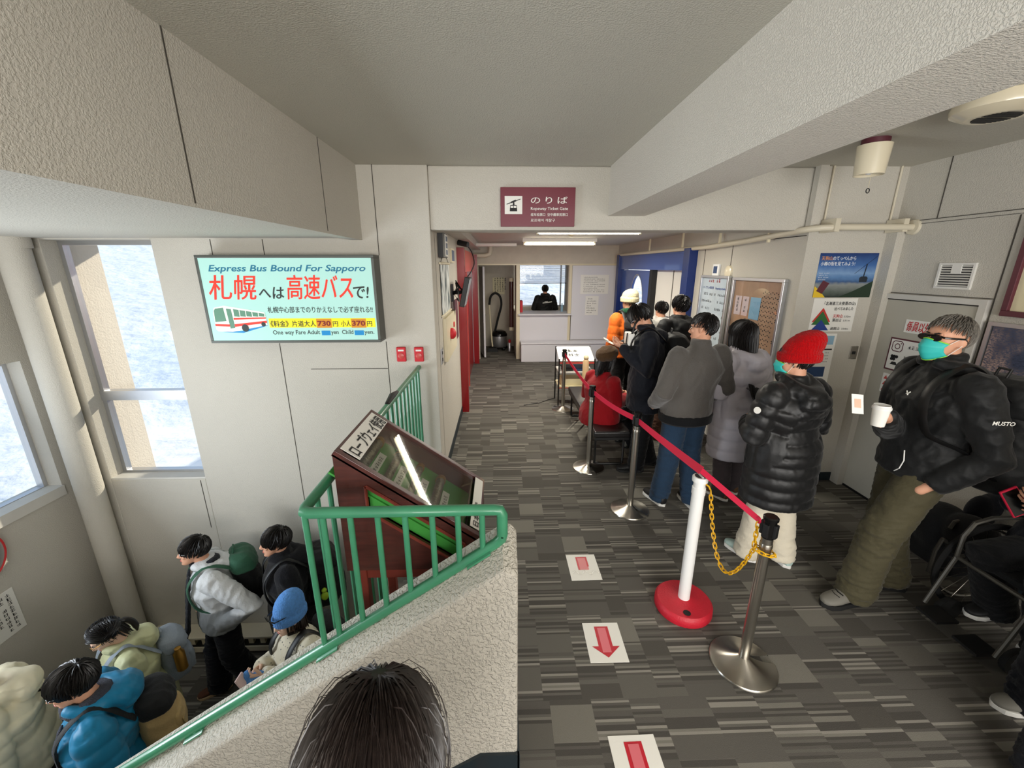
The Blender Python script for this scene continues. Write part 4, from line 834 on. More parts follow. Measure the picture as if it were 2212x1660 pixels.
# ------------------------------------------------------------------ notice boards on the passage right wall
def board(lab, ya, yb, z0, z1, face):
    t = thing('notice_board', lab, 'notice board', (XC, (ya + yb) / 2, z0), 'framed boards on the passage wall')
    m = MB(); frame_rect(m, 'X', XC - 0.02, yb, ya, z0, z1, 0.03, 0.04); m.build('frame', 'alu', t, bevel=0.003)
    m = MB(); m.box(XC - 0.014, XC - 0.004, yb + 0.02, ya - 0.02, z0 + 0.02, z1 - 0.02); m.build('panel', face, t)
    m = MB(); m.box(XC - 0.028, XC - 0.025, yb + 0.03, ya - 0.03, z0 + 0.03, z1 - 0.03); m.build('cover', 'glass', t)
    return t, Plane((XC - 0.014, ya, z0), (0, -1, 0), (0, 0, 1))
mat('board_tan', '#b98c6c', 0.5, var=0.12, vscale=6); mat('board_white', '#dcdde0', 0.4)
t, P = board('white framed timetable board beside the blue door', 5.32, 4.66, 0.95, 1.95, 'board_white')
m = MB(); P.greek(m, 0.17, 0.915, 0.32, 0.05); m.build('title_lettering', 'red_ink', t)
m = MB(); P.text(m, 'ロープウェイ時刻表', 0.06, 0.84, 0.036, 0.26, 0.01); m.build('heading_lettering', 'blue_ink', t)
m = MB(); P.text(m, 'Ropeway schedule', 0.36, 0.84, 0.036, 0.25, 0.01); m.build('heading_lettering', 'blue_ink', t)
for r in range(9):
    for c in range(2): m = MB(); P.greek(m, 0.05 + c * 0.3, 0.76 - r * 0.085, 0.26, 0.038, fill=.75); m.build('time_row', 'ink', t)
t, P = board('framed tan board of paper fortune slips nearer the alcove', 4.58, 3.72, 1.0, 1.94, 'board_tan')
mat('slip_pink', '#e3c4c0', 0.6)
for i, (x, y, w, h, mt) in enumerate(((0.08, 0.55, 0.12, 0.2, 'slip_pink'), (0.22, 0.55, 0.11, 0.2, 'slip_pink'), (0.36, 0.53, 0.17, 0.22, 'photo_blue'), (0.07, 0.25, 0.13, 0.17, 'slip_pink'), (0.33, 0.2, 0.09, 0.24, 'slip_pink'))):
    m = MB(); P.rect(m, x, y, x + w, y + h, 0.003, 0.002); m.build('paper_slip', mt, t)
    if mt == 'slip_pink': m = MB(); P.greek(m, x + w * 0.3, y + .02, 0.04, h - .03, vert=True, h0=0.005); m.build('slip_lettering', 'ink', t)
m = MB()
for i in range(9):
    for j in range(16): P.disc(m, 0.55 + 0.028 * i - 0.004 * j, 0.8 - 0.045 * j + 0.012 * (i % 2), 0.0065, 0.002, 8)
o = m.build('pinned_fortune', 'ink', t); o['kind'] = 'stuff'
m = MB(); P.greek(m, 0.77, 0.3, 0.07, 0.5, vert=True); m.build('title_lettering', 'ink', t)
c = onX(1550, 584, XC); t = thing('thermostat', 'small white thermostat with a grey screen above the timetable board', 'thermostat', (XC, c.y, c.z))
m = MB(); m.box(XC - 0.03, XC, c.y - 0.075, c.y + 0.065, c.z - 0.07, c.z + 0.07); m.build('case', 'white_plastic', t, bevel=0.006)
m = MB(); m.box(XC - 0.032, XC - 0.03, c.y - 0.045, c.y + 0.04, c.z - 0.035, c.z + 0.045); m.build('screen', 'photo_night', t)
c = onX(1575, 588, XC); m = MB(); m.lathe([(0.075, 0), (0.07, 0.02), (0.04, 0.035), (0.0, 0.038)], (XC, c.y, c.z), axis=(-1, 0, 0)); o = m.build('wall_bell', 'ivory_gloss', smooth=True); tag(o, 'round cream wall disc right of the thermostat', 'bell')
# ------------------------------------------------------------------ sliding doors
def pane_hole(mb, Pl, x0, y0, x1, y1, cx, cy, rx, ry, h, t, n=32):
    """rectangle with a pointed-oval hole, extruded"""
    inner = [(cx + rx * math.cos(a), cy + ry * math.sin(a)) for a in [2 * PI * i / n for i in range(n)]]; outer = []
    for x, y in inner:
        dx, dy = x - cx, y - cy; s = min(((x1 - cx) if dx > 0 else (cx - x0)) / max(abs(dx), 1e-6), ((y1 - cy) if dy > 0 else (cy - y0)) / max(abs(dy), 1e-6)); outer.append((cx + dx * s, cy + dy * s))
    V = [Pl.p(x, y, hh) for hh in (h, h - t) for lst in (inner, outer) for x, y in lst]; F = []
    for i in range(n):
        j = (i + 1) % n; F += [(i, j, n + j, n + i), (2 * n + i, 3 * n + i, 3 * n + j, 2 * n + j), (i, 2 * n + i, 2 * n + j, j), (n + i, n + j, 3 * n + j, 3 * n + i)]
    mb.add(V, F)
    for (qx, qy) in ((x0, y0), (x1, y0), (x1, y1), (x0, y1)):   # corner gussets
        near = sorted(range(n), key=lambda i: (outer[i][0] - qx) ** 2 + (outer[i][1] - qy) ** 2)[:2]; P3 = [(qx, qy), outer[near[0]], outer[near[1]]]
        Pl.poly(mb, P3, h); Pl.poly(mb, P3, h - t)
d2 = st('door_2', MB().box(XP - 0.01, XP + 0.1, 5.69, 5.80, 0.0, 2.3), 'red_door', bevel=0.004)
m = MB(); m.box(XP - 0.01, XP + 0.1, 8.83, 8.95, 0.0, 2.3); m.build('door_jamb', 'red_door', d2)
m = MB(); m.box(XP - 0.02, XP + 0.05, 5.80, 8.83, 1.98, 2.3); m.build('door_header', 'red_light', d2)
PL = Plane((XP - 0.02, 5.80, 0.02), (0, 1, 0), (0, 0, 1))
m = MB(); pane_hole(m, PL, 1.25, 0.0, 3.03, 1.96, 1.75, 1.5, 0.3, 0.42, 0.0, 0.035); m.build('door_leaf', 'red_door', d2)
m = MB(); m.box(XP - 0.07, XP - 0.055, 5.80, 7.2, 0.04, 1.98); m.build('door_leaf', 'red_door', d2)
m = MB(); m.box(XP - 0.04, XP - 0.035, 7.2, 7.95, 1.0, 1.98); m.build('pane', 'glass', d2)
m = MB(); m.box(XP - 0.02, XP + 0.02, 7.04, 7.09, 0.0, 1.98); m.build('door_edge', 'red_light', d2)
d3 = st('door_3', MB().box(XC - 0.11, XC + 0.02, 5.56, 5.74, 0.0, 2.29), 'blue_dark', bevel=0.004)
m = MB(); m.box(XC - 0.11, XC + 0.02, 8.86, 9.02, 0.0, 2.29); m.build('door_jamb', 'blue_dark', d3)
m = MB(); m.box(XC - 0.07, XC + 0.02, 5.74, 8.86, 2.0, 2.29); m.build('door_header', 'blue_door', d3, bevel=0.006)
m = MB(); m.box(XC - 0.085, XC - 0.07, 5.72, 8.86, 2.235, 2.25); m.build('header_rail', 'blue_door', d3)
PRr = Plane((XC - 0.02, 8.86, 0.02), (0, -1, 0), (0, 0, 1))
m = MB(); pane_hole(m, PRr, 0.0, 0.0, 1.72, 1.97, 1.0, 1.38, 0.36, 0.5, 0.0, 0.04); m.build('door_leaf', 'blue_door', d3)
m = MB(); PRr.line(m, [(1.0 + 0.37 * math.cos(a), 1.38 + 0.51 * math.sin(a)) for a in np.linspace(0, 2 * PI, 41)], 0.025, 0.004); m.build('window_trim', 'alu', d3)
m = MB(); m.box(XC + 0.0, XC + 0.005, 7.4, 8.4, 0.8, 1.98); m.build('pane', 'glass', d3)
m = MB(); m.box(XC - 0.06, XC + 0.03, 7.0, 7.12, 0.0, 2.0); m.build('door_edge', 'black', d3)
m = MB(); m.box(XC + 0.03, XC + 0.05, 5.74, 7.1, 0.0, 2.0); m.build('door_panel', 'white_paint', d3)
m = MB(); m.box(XC + 0.026, XC + 0.03, 6.32, 6.34, 0.0, 2.0); m.build('panel_joint', 'seam', d3)
# platforms outside the two sliding doors
m = MB(); m.box(-3.2, XP - 0.25, 5.5, 12, -0.3, -0.05); m.box(XC + 0.15, 6.0, 5.3, 12, -0.3, -0.05); st('floor_platform', m, 'ext_wall')
# ------------------------------------------------------------------ left passage wall
PLf = Plane((XP, 0, 0), (0, 1, 0), (0, 0, 1)); xo = XP
t = thing('wall_speaker', 'black framed speaker box high on the passage left wall', 'speaker', (xo, 4.14, 2.15))
m = MB(); m.box(xo, xo + 0.05, 3.98, 4.3, 2.14, 2.36); m.build('case', 'black', t); m = MB(); m.box(xo + 0.05, xo + 0.056, 4.12, 4.29, 2.15, 2.35); m.build('front', 'paper', t)
for q in range(3): m = MB(); m.box(xo + 0.056, xo + 0.058, 4.15, 4.26, 2.165 + q * 0.062, 2.21 + q * 0.062); m.build('grille', 'photo_night', t)
t = thing('hanging_scroll', 'hanging picture scroll of white birds on the passage left wall', 'scroll', (xo, 4.35, 1.6))
def birds_mat():
    m = bpy.data.materials.new('scroll_print'); m.use_nodes = True; k = NT(m); tc = k.n('ShaderNodeTexCoord'); mp = k.n('ShaderNodeMapping'); mp.inputs['Scale'].default_value = (1, 9, 3); k.l(tc.outputs['Object'], mp.inputs[0])
    n1 = k.n('ShaderNodeTexNoise', i_Scale=1.6, i_Detail=2.0); k.l(mp.outputs[0], n1.inputs['Vector']); r = k.n('ShaderNodeValToRGB'); e = r.color_ramp; e.elements[0].position = 0.4; e.elements[0].color = lin('#4f5d60'); e.elements[1].position = 0.55; e.elements[1].color = lin('#e4e8e6')
    k.l(n1.outputs[0], r.inputs[0]); k.l(r.outputs[0], k.b.inputs['Base Color']); MATS['scroll_print'] = m
birds_mat()
m = MB(); m.box(xo + 0.008, xo + 0.011, 4.04, 4.68, 1.6, 2.08); m.build('print', 'scroll_print', t)
for z in (1.59, 2.085): m = MB(); m.cyl((xo + 0.012, 4.0, z), (xo + 0.012, 4.72, z), 0.011, n=10); m.build('rod', 'ivory', t, smooth=True)
m = MB(); m.tube([(xo + 0.01, 4.05, 2.09), (xo + 0.006, 4.36, 2.2), (xo + 0.01, 4.67, 2.09)], 0.003, 6); m.build('cord', 'seam', t)
t = thing('wall_plate', 'small grey plate beside the red door frame, high on the wall', 'plate', (xo, 5.05, 2.12)); m = MB(); m.box(xo, xo + 0.02, 4.92, 5.22, 2.1, 2.26); m.build('frame', 'ivory', t); m = MB(); m.box(xo + 0.02, xo + 0.023, 4.95, 5.19, 2.12, 2.24); m.build('face', 'photo_night', t)
t = thing('wall_monitor', 'thin monitor tilted out from the passage left wall on an arm', 'monitor', (xo, 5.0, 1.8))
c = Vector((xo + 0.16, 5.0, 1.77)); nrm = Vector((0.98, 0.0, -0.22)).normalized(); rt = Vector((0, 0, 1)).cross(nrm).normalized(); up = nrm.cross(rt)
m = MB(); m.obox(c, rt * 0.17, up * 0.17, nrm * 0.03); m.build('case', 'black', t, bevel=0.006)
m = MB(); m.obox(c + nrm * 0.0305, rt * 0.155, up * 0.155, nrm * 0.0008); m.build('screen', 'alu', t)
m = MB(); m.tube([(xo, 4.95, 1.76), (xo + 0.08, 4.98, 1.76), tuple(c - nrm * 0.02)], 0.022, 8); m.box(xo, xo + 0.015, 4.88, 5.03, 1.66, 1.86); m.build('arm', 'black', t)
m = MB()
for q in range(7): a = RNG.random(8); m.tube([(xo + 0.02 + 0.05 * a[0], 4.9 + 0.1 * a[1], 1.68 + 0.05 * q * 0.4), (xo + 0.1, 4.75 + 0.1 * a[2], 1.62 + 0.22 * a[3]), (xo + 0.06, 4.85 + 0.1 * a[4], 1.85 + 0.06 * a[5]), tuple(c - nrm * 0.03 + rt * 0.1 * (a[6] - 0.5))], 0.006, 6)
m.build('cable_bundle', 'black', t, smooth=True)
t = thing('alarm_box', 'beige fire alarm box with a round red lamp on the passage wall', 'alarm box', (xo, 4.55, 1.15)); m = MB(); m.box(xo, xo + 0.035, 4.08, 5.0, 1.12, 1.56); m.build('cabinet', 'ivory', t, bevel=0.004)
m = MB(); m.ball((xo + 0.045, 4.42, 1.36), (0.05, 0.06, 0.06)); m.build('lamp', 'red_ink', t, smooth=True)
m = MB(); m.lathe([(0.03, 0), (0.03, 0.01), (0, 0.012)], (xo + 0.035, 4.72, 1.42), axis=(1, 0, 0)); m.build('push_button', 'red_ink', t)
t = thing('wall_notice', 'maroon notice plate between the alarm box and the red door', 'notice', (xo, 5.3, 1.2)); m = MB(); m.box(xo, xo + 0.012, 5.08, 5.46, 1.16, 1.66); m.build('plate', 'maroon', t, bevel=0.002)
t = thing('wall_outlet', 'grey wall outlet below the hanging scroll by the passage corner', 'outlet', (xo, 3.9, 1.2)); m = MB(); m.box(xo, xo + 0.008, 3.84, 3.96, 1.15, 1.3); m.build('plate', 'alu', t)
for z in (1.19, 1.255): m = MB(); m.box(xo + 0.008, xo + 0.011, 3.88, 3.92, z - 0.015, z + 0.015); m.build('socket', 'black', t)
t = thing('security_camera', 'black camera with a looping cable above the red door frame', 'camera', (xo + 0.05, 5.66, 2.35)); m = MB(); m.cyl((xo + 0.03, 5.66, 2.36), (xo + 0.16, 5.6, 2.33), 0.035, n=14); m.build('body', 'black', t, smooth=True)
m = MB(); m.tube(spline([(xo + 0.14, 5.68, 2.33), (xo + 0.19, 5.9, 2.24), (xo + 0.21, 6.0, 2.1), (xo + 0.16, 5.98, 1.98), (xo + 0.1, 5.9, 1.9)], 6), 0.008, 8); m.build('cable', 'black', t, smooth=True)
# ------------------------------------------------------------------ bench, trolley of cards
t = thing('bench', 'long black padded bench behind the belt posts', 'bench', (1.15, 4.7, 0)); bx0, bx1, by0, by1 = 0.955, 1.335, 3.87, 5.55
m = MB(); m.box(bx0, bx1, by0, by1, 0.35, 0.42); m.build('seat', 'bench_vinyl', t, bevel=0.018, bseg=3)
m = MB(); m.box(bx0 + 0.01, bx1 - 0.01, by0 + 0.01, by1 - 0.01, 0.325, 0.352); m.build('seat_frame', 'black', t)
for y in (by0 + 0.1, by1 - 0.1):
    m = MB(); m.tube([(bx0 + 0.04, y, 0.33), (bx0 + 0.04, y, 0.02), (bx0 + 0.055, y, 0.013), (bx1 - 0.055, y, 0.013), (bx1 - 0.04, y, 0.02), (bx1 - 0.04, y, 0.33)], 0.013, 8); m.build('leg_frame', 'black', t, smooth=True)
t = thing('card_trolley', 'small metal trolley with a slanted white card tray behind the farthest post', 'trolley', (1.12, 6.1, 0)); tx0, tx1, ty0, ty1 = 0.87, 1.4, 5.9, 6.3
for x in (tx0, tx1):
    for y in (ty0, ty1): m = MB(); m.cyl((x, y, 0), (x, y, 0.74 if y == ty0 else 0.86), 0.011, n=8); m.build('leg', 'black', t)
m = MB(); m.box(tx0, tx1, ty0, ty1, 0.3, 0.315); m.build('shelf', 'paper_cream', t); m = MB(); m.box(tx0, tx1, ty0, ty1, 0.52, 0.535); m.build('shelf', 'white_paint', t)
m = MB(); m.prism([(tx0, ty0, 0.70), (tx1, ty0, 0.70), (tx1, ty1, 0.84), (tx0, ty1, 0.84)], (0, 0, 0.012)); m.build('tray', 'white_paint', t)
m = MB(); m.box(tx0, tx1, ty0 - 0.004, ty0, 0.665, 0.69); m.build('red_strip', 'red_light', t); m = MB(); m.box(tx0, tx1, ty0 - 0.004, ty0, 0.285, 0.3); m.build('red_strip', 'red_light', t)
P = Plane((tx0, ty0, 0.712), (1, 0, 0), (0, ty1 - ty0, 0.14))
m = MB(); P.greek(m, 0.14, 0.12, 0.2, 0.1, h0=0.002); P.greek(m, 0.14, 0.25, 0.2, 0.1, h0=0.002); m.build('tray_lettering', 'ink', t)
mat('wood_pale', '#d3b58c', 0.5, var=0.08)
t = thing('kokeshi_post', 'pale wooden post with a round knob at the bench end', 'wooden post', (1.235, 5.75, 0)); m = MB(); m.lathe([(0.0, 0), (0.045, 0.0), (0.045, 0.74), (0.03, 0.76), (0.0, 0.76)], (1.235, 5.75, 0), n=20); m.build('shaft', 'wood_pale', t, smooth=True)
m = MB(); m.ball((1.235, 5.75, 0.79), 0.038); m.build('knob', 'paper_cream', t, smooth=True)
for i, (x, z, c_, lab) in enumerate(((1.0, 0.536, 'black', 'black folder at the left end of the trolley middle shelf'), (1.2, 0.536, 'photo_night', 'dark box beside the wooden post on the trolley middle shelf'))):
    m = MB(); m.box(x - 0.07, x + 0.09, 5.97, 6.2, z, z + 0.05); o = m.build('shelf_box', c_, bevel=0.004); tag(o, lab, 'box', 'boxes on the card trolley')
m = MB(); m.box(0.92, 1.32, 5.95, 6.2, 0.3155, 0.42); o = m.build('card_box', 'paper_cream', bevel=0.004); tag(o, 'wide cream card box on the lowest trolley shelf', 'box')
m = MB(); m.tube([(0.87, 6.28, 0.012), (0.75, 6.2, 0.008), (0.6, 6.05, 0.008), (0.35, 5.95, 0.008)], 0.005, 6); o = m.build('floor_cable', 'black', smooth=True); tag(o, 'thin black cable on the carpet left of the trolley', 'cable')
# ------------------------------------------------------------------ booth and closet contents
t = thing('window_blind', 'half lowered white slatted blind in the ticket booth window', 'blind', (1.18, 11.94, 1.62))
for q in range(20): m = MB(); m.obox((1.18, 11.94, 1.63 + q * 0.027), (0.71, 0, 0), (0, 0.012, 0.006), (0, 0, 0.0006)); m.build('slat', 'white_panel', t)
m = MB(); m.box(0.47, 1.89, 11.93, 11.95, 1.6, 1.615); m.build('bottom_rail', 'seam', t)
m = MB(); m.box(0.5, 1.85, 11.2, 11.7, 0.72, 0.76); m.box(0.5, 0.56, 11.2, 11.7, 0, 0.72); m.box(1.79, 1.85, 11.2, 11.7, 0, 0.72); o = m.build('booth_desk', 'white_panel'); tag(o, 'white desk under the window inside the ticket booth', 'desk')
m = MB(); m.box(0.46, 0.52, 9.55, 9.85, 1.042, 1.3); o = m.build('red_folder', 'red_ink', bevel=0.003); tag(o, 'red and white file standing at the left end of the booth counter', 'file')
m = MB(); m.box(0.40, 1.58, 9.5, 9.95, 0.98, 1.04); m.box(0.44, 0.5, 9.5, 9.95, 0, 0.98); m.box(1.5, 1.56, 9.5, 9.95, 0, 0.98); o = m.build('booth_counter', 'white_panel'); tag(o, 'white counter behind the ticket booth window', 'counter')
m = MB(); m.lathe([(0, 0), (0.03, 0), (0.03, 0.13), (0.012, 0.16), (0.012, 0.2), (0, 0.2)], (1.45, 9.7, 1.04)); o = m.build('spray_bottle', 'photo_blue', smooth=True); tag(o, 'pale blue bottle at the right end of the booth counter', 'bottle')
for (px0, py0, px1, py1, lab, lines) in ((1255, 594, 1313, 635, 'large white notice on the booth wall left of the blue door', 9), (1265, 640, 1291, 681, 'narrow white notice below the larger one on the booth wall', 7)):
    a, b = onY(px0, py0, 9.285), onY(px1, py1, 9.285); t = thing('booth_notice', lab, 'notice', ((a.x + b.x) / 2, 9.285, b.z)); m = MB(); m.box(a.x, b.x, 9.278, 9.283, b.z, a.z); m.build('sheet', 'paper', t)
    P = Plane((a.x, 9.278, b.z), (1, 0, 0), (0, 0, 1)); w, h = b.x - a.x, a.z - b.z
    for q in range(lines): m = MB(); P.greek(m, w * 0.1, h * (0.9 - 0.85 * (q + 0.6) / lines), w * (0.8 if q % 3 else 0.5), h / lines * 0.55); m.build('lettering', 'seam', t)
# closet
t = thing('vacuum_cleaner', 'silver and black canister vacuum cleaner on the closet floor', 'vacuum cleaner', (-0.03, 10.45, 0))
m = MB(); m.lathe([(0.0, 0.08), (0.18, 0.08), (0.2, 0.12), (0.19, 0.36), (0.16, 0.37)], (-0.03, 10.45, 0)); m.build('canister', 'alu', t, smooth=True)
m = MB(); m.lathe([(0.205, 0.36), (0.205, 0.4), (0.16, 0.47), (0.08, 0.5), (0.0, 0.5)], (-0.03, 10.45, 0)); m.build('motor_head', 'black_gloss', t, smooth=True)
for q in range(4): a = q * PI / 2 + 0.6; m = MB(); m.ball((-0.03 + 0.2 * math.cos(a), 10.45 + 0.2 * math.sin(a), 0.045), 0.045); m.build('castor', 'black', t, smooth=True)
m = MB(); m.tube(spline([(-0.15, 10.42, 0.42), (-0.06, 10.35, 0.8), (0.03, 10.32, 1.15), (-0.01, 10.32, 1.36), (-0.12, 10.32, 1.43), (-0.23, 10.32, 1.35), (-0.27, 10.3, 1.15)], 6), 0.028, 10); m.build('hose', 'black_rubber', t, smooth=True)
m = MB(); m.tube([(-0.27, 10.3, 1.16), (-0.22, 10.22, 0.3), (-0.2, 10.2, 0.12)], 0.02, 8); m.build('wand', 'ivory', t, smooth=True)
m = MB(); m.prism([(-0.34, 10.1, 0.0), (-0.06, 10.1, 0.0), (-0.09, 10.1, 0.09), (-0.31, 10.1, 0.09)], (0, 0.1, 0)); m.build('floor_head', 'black', t)
t = thing('long_tube_case', 'tall brown tube with cream ends hanging in the closet doorway', 'tube', (0.27, 10.0, 0.55)); m = MB(); m.cyl((0.27, 10.0, 0.62), (0.27, 10.0, 1.72), 0.05, n=14); m.build('tube', 'wood_dark', t, smooth=True)
for z in (0.56, 1.72): m = MB(); m.cyl((0.27, 10.0, z), (0.27, 10.0, z + 0.08), 0.058, n=14); m.build('end_cap', 'ivory', t, smooth=True)
t = thing('spray_can', 'small silver can with a red top beside the vacuum cleaner', 'can', (0.23, 10.2, 0)); m = MB(); m.lathe([(0, 0), (0.045, 0), (0.045, 0.2), (0.03, 0.22), (0, 0.22)], (0.23, 10.2, 0)); m.build('can', 'alu', t, smooth=True); m = MB(); m.lathe([(0.03, 0.22), (0.032, 0.29), (0, 0.3)], (0.23, 10.2, 0)); m.build('cap', 'red_ink', t, smooth=True)
a, b = onY(1064, 600, 10.88), onY(1090, 636, 10.88); t = thing('closet_notice', 'cream sheet of vertical writing on the closet wall', 'notice', (a.x, 10.88, b.z)); m = MB(); m.box(a.x, b.x, 10.875, 10.88, b.z, a.z); m.build('sheet', 'paper_cream', t)
P = Plane((a.x, 10.875, b.z), (1, 0, 0), (0, 0, 1)); 
for q in range(5): m = MB(); P.greek(m, 0.04 + q * 0.065, 0.03, 0.055, 0.4, vert=True); m.build('lettering', 'ink', t)
m = MB(); m.obox((-0.42, 9.75, 1.04), (0.02, 0, 0), (-0.06, 0.36, 0), (0, 0, 1.02)); d4 = st('door_4', m, 'white_panel'); m = MB(); m.ball((-0.36, 9.48, 1.0), 0.03); m.build('door_knob', 'steel', d4, smooth=True)
t = thing('wall_chart', 'narrow chart of printed rows hanging on the open closet door', 'chart', (-0.37, 10.0, 1.5)); PV = Plane((-0.395, 9.62, 1.42), (-0.06, 0.36, 0), (0, 0, 1))
m = MB(); PV.rect(m, 0.05, 0, 0.42, 0.5, 0.004, 0.003); m.build('sheet', 'paper', t)
for q in range(7): m = MB(); PV.rect(m, 0.09, 0.03 + q * 0.066, 0.38, 0.06 + q * 0.066, 0.006); m.build('printed_row', 'seam', t)
# ------------------------------------------------------------------ stairwell: radiator, wall notice, convex mirror
t = thing('wall_heater', 'long cream skirting heater along the stairwell wall', 'heater', (-2.9, 3.5, ZL)); hx0, hx1 = -3.68, -0.8
m = MB(); m.box(hx0, hx1, 3.42, D1, ZL + 0.20, ZL + 0.225); m.build('top_cover', 'pipe_cream', t, bevel=0.004)
m = MB(); m.box(hx0, hx1, 3.42, 3.435, ZL + 0.04, ZL + 0.1); m.build('front_rail', 'pipe_cream', t, bevel=0.003)
m = MB(); m.box(hx0, hx1, 3.50, D1, ZL + 0.0, ZL + 0.2); m.build('back_plate', 'seam', t)
for q in range(24): x = hx0 + 0.05 + q * 0.12; m = MB(); m.box(x, x + 0.05, 3.46, 3.5, ZL + 0.1, ZL + 0.2); m.build('fin', 'ivory', t)
t = thing('wall_notice', 'white notice of black vertical writing on the stairwell left wall', 'notice', (XL, 2.8, -0.65))
m = MB(); m.box(XL, XL + 0.006, 2.66, 2.86, -0.83, -0.45); m.build('sheet', 'paper', t); P = Plane((XL + 0.006, 2.66, -0.83), (0, 1, 0), (0, 0, 1))
for q in range(3): m = MB(); P.greek(m, 0.135 - q * 0.05, 0.03 + .05 * (q == 2), 0.038, 0.33 - .05 * (q == 2), vert=True); m.build('lettering', 'ink', t)
t = thing('convex_mirror', 'round convex mirror with a red rim on the stairwell left wall', 'mirror', (XL + 0.05, 2.7, -0.06))
mc = (XL + 0.08, 2.70, -0.07); m = MB(); m.lathe([(0.185, -0.006), (0.193, 0.0), (0.19, 0.008), (0.184, 0.006)], mc, axis=(1, 0.2, 0), n=40); m.build('rim', 'red_door', t, smooth=True)
mat('mirror_grey', '#8d8f92', 0.25, metal=0.8); m = MB(); m.lathe([(0.186, 0.0), (0.15, 0.02), (0.08, 0.037), (0.0, 0.042)], mc, axis=(1, 0.2, 0), n=40); m.build('mirror_face', 'mirror_grey', t, smooth=True)
m = MB(); m.cyl((XL, 2.7, -0.07), (XL + 0.08, 2.7, -0.07), 0.02); m.build('bracket', 'alu', t)
# ------------------------------------------------------------------ people: builder
mat('skin', '#d8a184', 0.5, var=0.04, vscale=20, spec=0.35); mat('skin_tan', '#c98f6c', 0.5, var=0.04, vscale=20, spec=0.35); mat('skin_pale', '#e6bda4', 0.5, var=0.03, vscale=20, spec=0.35)
mat('lips', '#b5655a', 0.45); mat('eye_white', '#e9e4dd', 0.3); mat('eye_dark', '#1a100c', 0.2); mat('brow', '#1c1512', 0.8)
def hair_mat(name, col, rough=0.42, spec=0.5):
    m = mat(name, col, rough, spec=spec, var=0.3, vscale=30, stretch=(3, 3, 0.6)); return m
hair_mat('hair_black', '#15110f'); hair_mat('hair_brown', '#2a1d16'); hair_mat('hair_grey', '#6b665f', 0.6, 0.3); hair_mat('hair_fore', '#2b2320', 0.36, 0.6)
def cloth(name, col, rough=0.85, bump=0.25, bscale=90, var=0.06, sheen=0.1, spec=0.25): return mat(name, col, rough, spec=spec, var=var, vscale=5, bump=bump, bscale=bscale, sheen=sheen)
def knit(name, col): return mat(name, col, 0.95, spec=0.1, bump=0.9, bscale=150, var=0.12, vscale=60, sheen=0.12)

def nz3(P, f, seed):
    """cheap smooth noise from warped sines, for cloth folds"""
    r = np.random.default_rng(seed); out = np.zeros(len(P)); W = P.copy()
    for k in range(3): W = W + 0.35 / f * np.sin(P[:, [1, 2, 0]] * f * r.uniform(0.6, 1.4, 3) + r.uniform(0, 6, 3))
    for k in range(5):
        d = r.normal(size=3); d /= np.linalg.norm(d); out += np.sin(W @ d * f * r.uniform(0.7, 1.8) + r.uniform(0, 6)) / 5
    return out
def fold3(P, f, seed):
    """creased cloth: ridges where two noises cross zero"""
    a = nz3(P, f, seed); b = nz3(P, f * 1.9, seed + 50)
    return 1.1 * (.42 - np.abs(a)) * 1.6 + .5 * (.4 - np.abs(b)) + .35 * nz3(P, f * .6, seed + 90)
def remesh(mb, vox, it=6, fac=0.5):
    me = bpy.data.meshes.new('tmp'); me.from_pydata(mb.v, [], mb.f)
    bm = bmesh.new(); bm.from_mesh(me); bmesh.ops.recalc_face_normals(bm, faces=bm.faces); bm.to_mesh(me); bm.free()
    o = bpy.data.objects.new('tmp', me); COL.objects.link(o)
    r = o.modifiers.new('r', 'REMESH'); r.mode = 'VOXEL'; r.voxel_size = vox
    if it: s = o.modifiers.new('s', 'SMOOTH'); s.factor = fac; s.iterations = it
    bpy.context.view_layer.update(); dg = bpy.context.evaluated_depsgraph_get(); ev = bpy.data.meshes.new_from_object(o.evaluated_get(dg))
    bpy.data.objects.remove(o); bpy.data.meshes.remove(me); return ev
def coords(me):
    a = np.empty(len(me.vertices) * 3, np.float32); me.vertices.foreach_get('co', a); return a.reshape(-1, 3).astype(float)
def normals(me):
    a = np.empty(len(me.vertices) * 3, np.float32); me.vertices.foreach_get('normal', a); return a.reshape(-1, 3).astype(float)
def setco(me, P): me.vertices.foreach_set('co', P.astype(np.float32).ravel()); me.update()
def chain_s(P, chains):
    """arc length along the nearest of several bone chains"""
    best = np.full(len(P), 1e9); S = np.zeros(len(P)); I = np.zeros(len(P), int)
    for ci, ch in enumerate(chains):
        acc = 0.0
        for a, b in zip(ch, ch[1:]):
            a, b = np.array(a, float), np.array(b, float); d = b - a; L = np.linalg.norm(d)
            if L < 1e-6: continue
            t = np.clip((P - a) @ d / L ** 2, 0, 1); q = np.linalg.norm(P - a - t[:, None] * d, axis=1); m = q < best
            best[m] = q[m]; S[m] = acc + t[m] * L; I[m] = ci; acc += L
    return S, I
def finish(me, name, m, parent, extra=None, mats=None):
    if extra is not None:
        me2 = bpy.data.meshes.new(name); n = len(me.vertices); V = [tuple(v.co) for v in me.vertices] + extra.v
        F = [tuple(p.vertices) for p in me.polygons] + [tuple(i + n for i in f) for f in extra.f]
        me2.from_pydata(V, [], F); bpy.data.meshes.remove(me); me = me2
        bm = bmesh.new(); bm.from_mesh(me); bmesh.ops.recalc_face_normals(bm, faces=bm.faces); bm.to_mesh(me); bm.free()
    me.name = name; me.materials.clear()
    for q in (mats or [m]): me.materials.append(M_(q))
    me.polygons.foreach_set('use_smooth', [True] * len(me.polygons))
    o = bpy.data.objects.new(name, me); COL.objects.link(o); o.parent = parent; ORG[o.name] = Vector(); return o
V3 = Vector
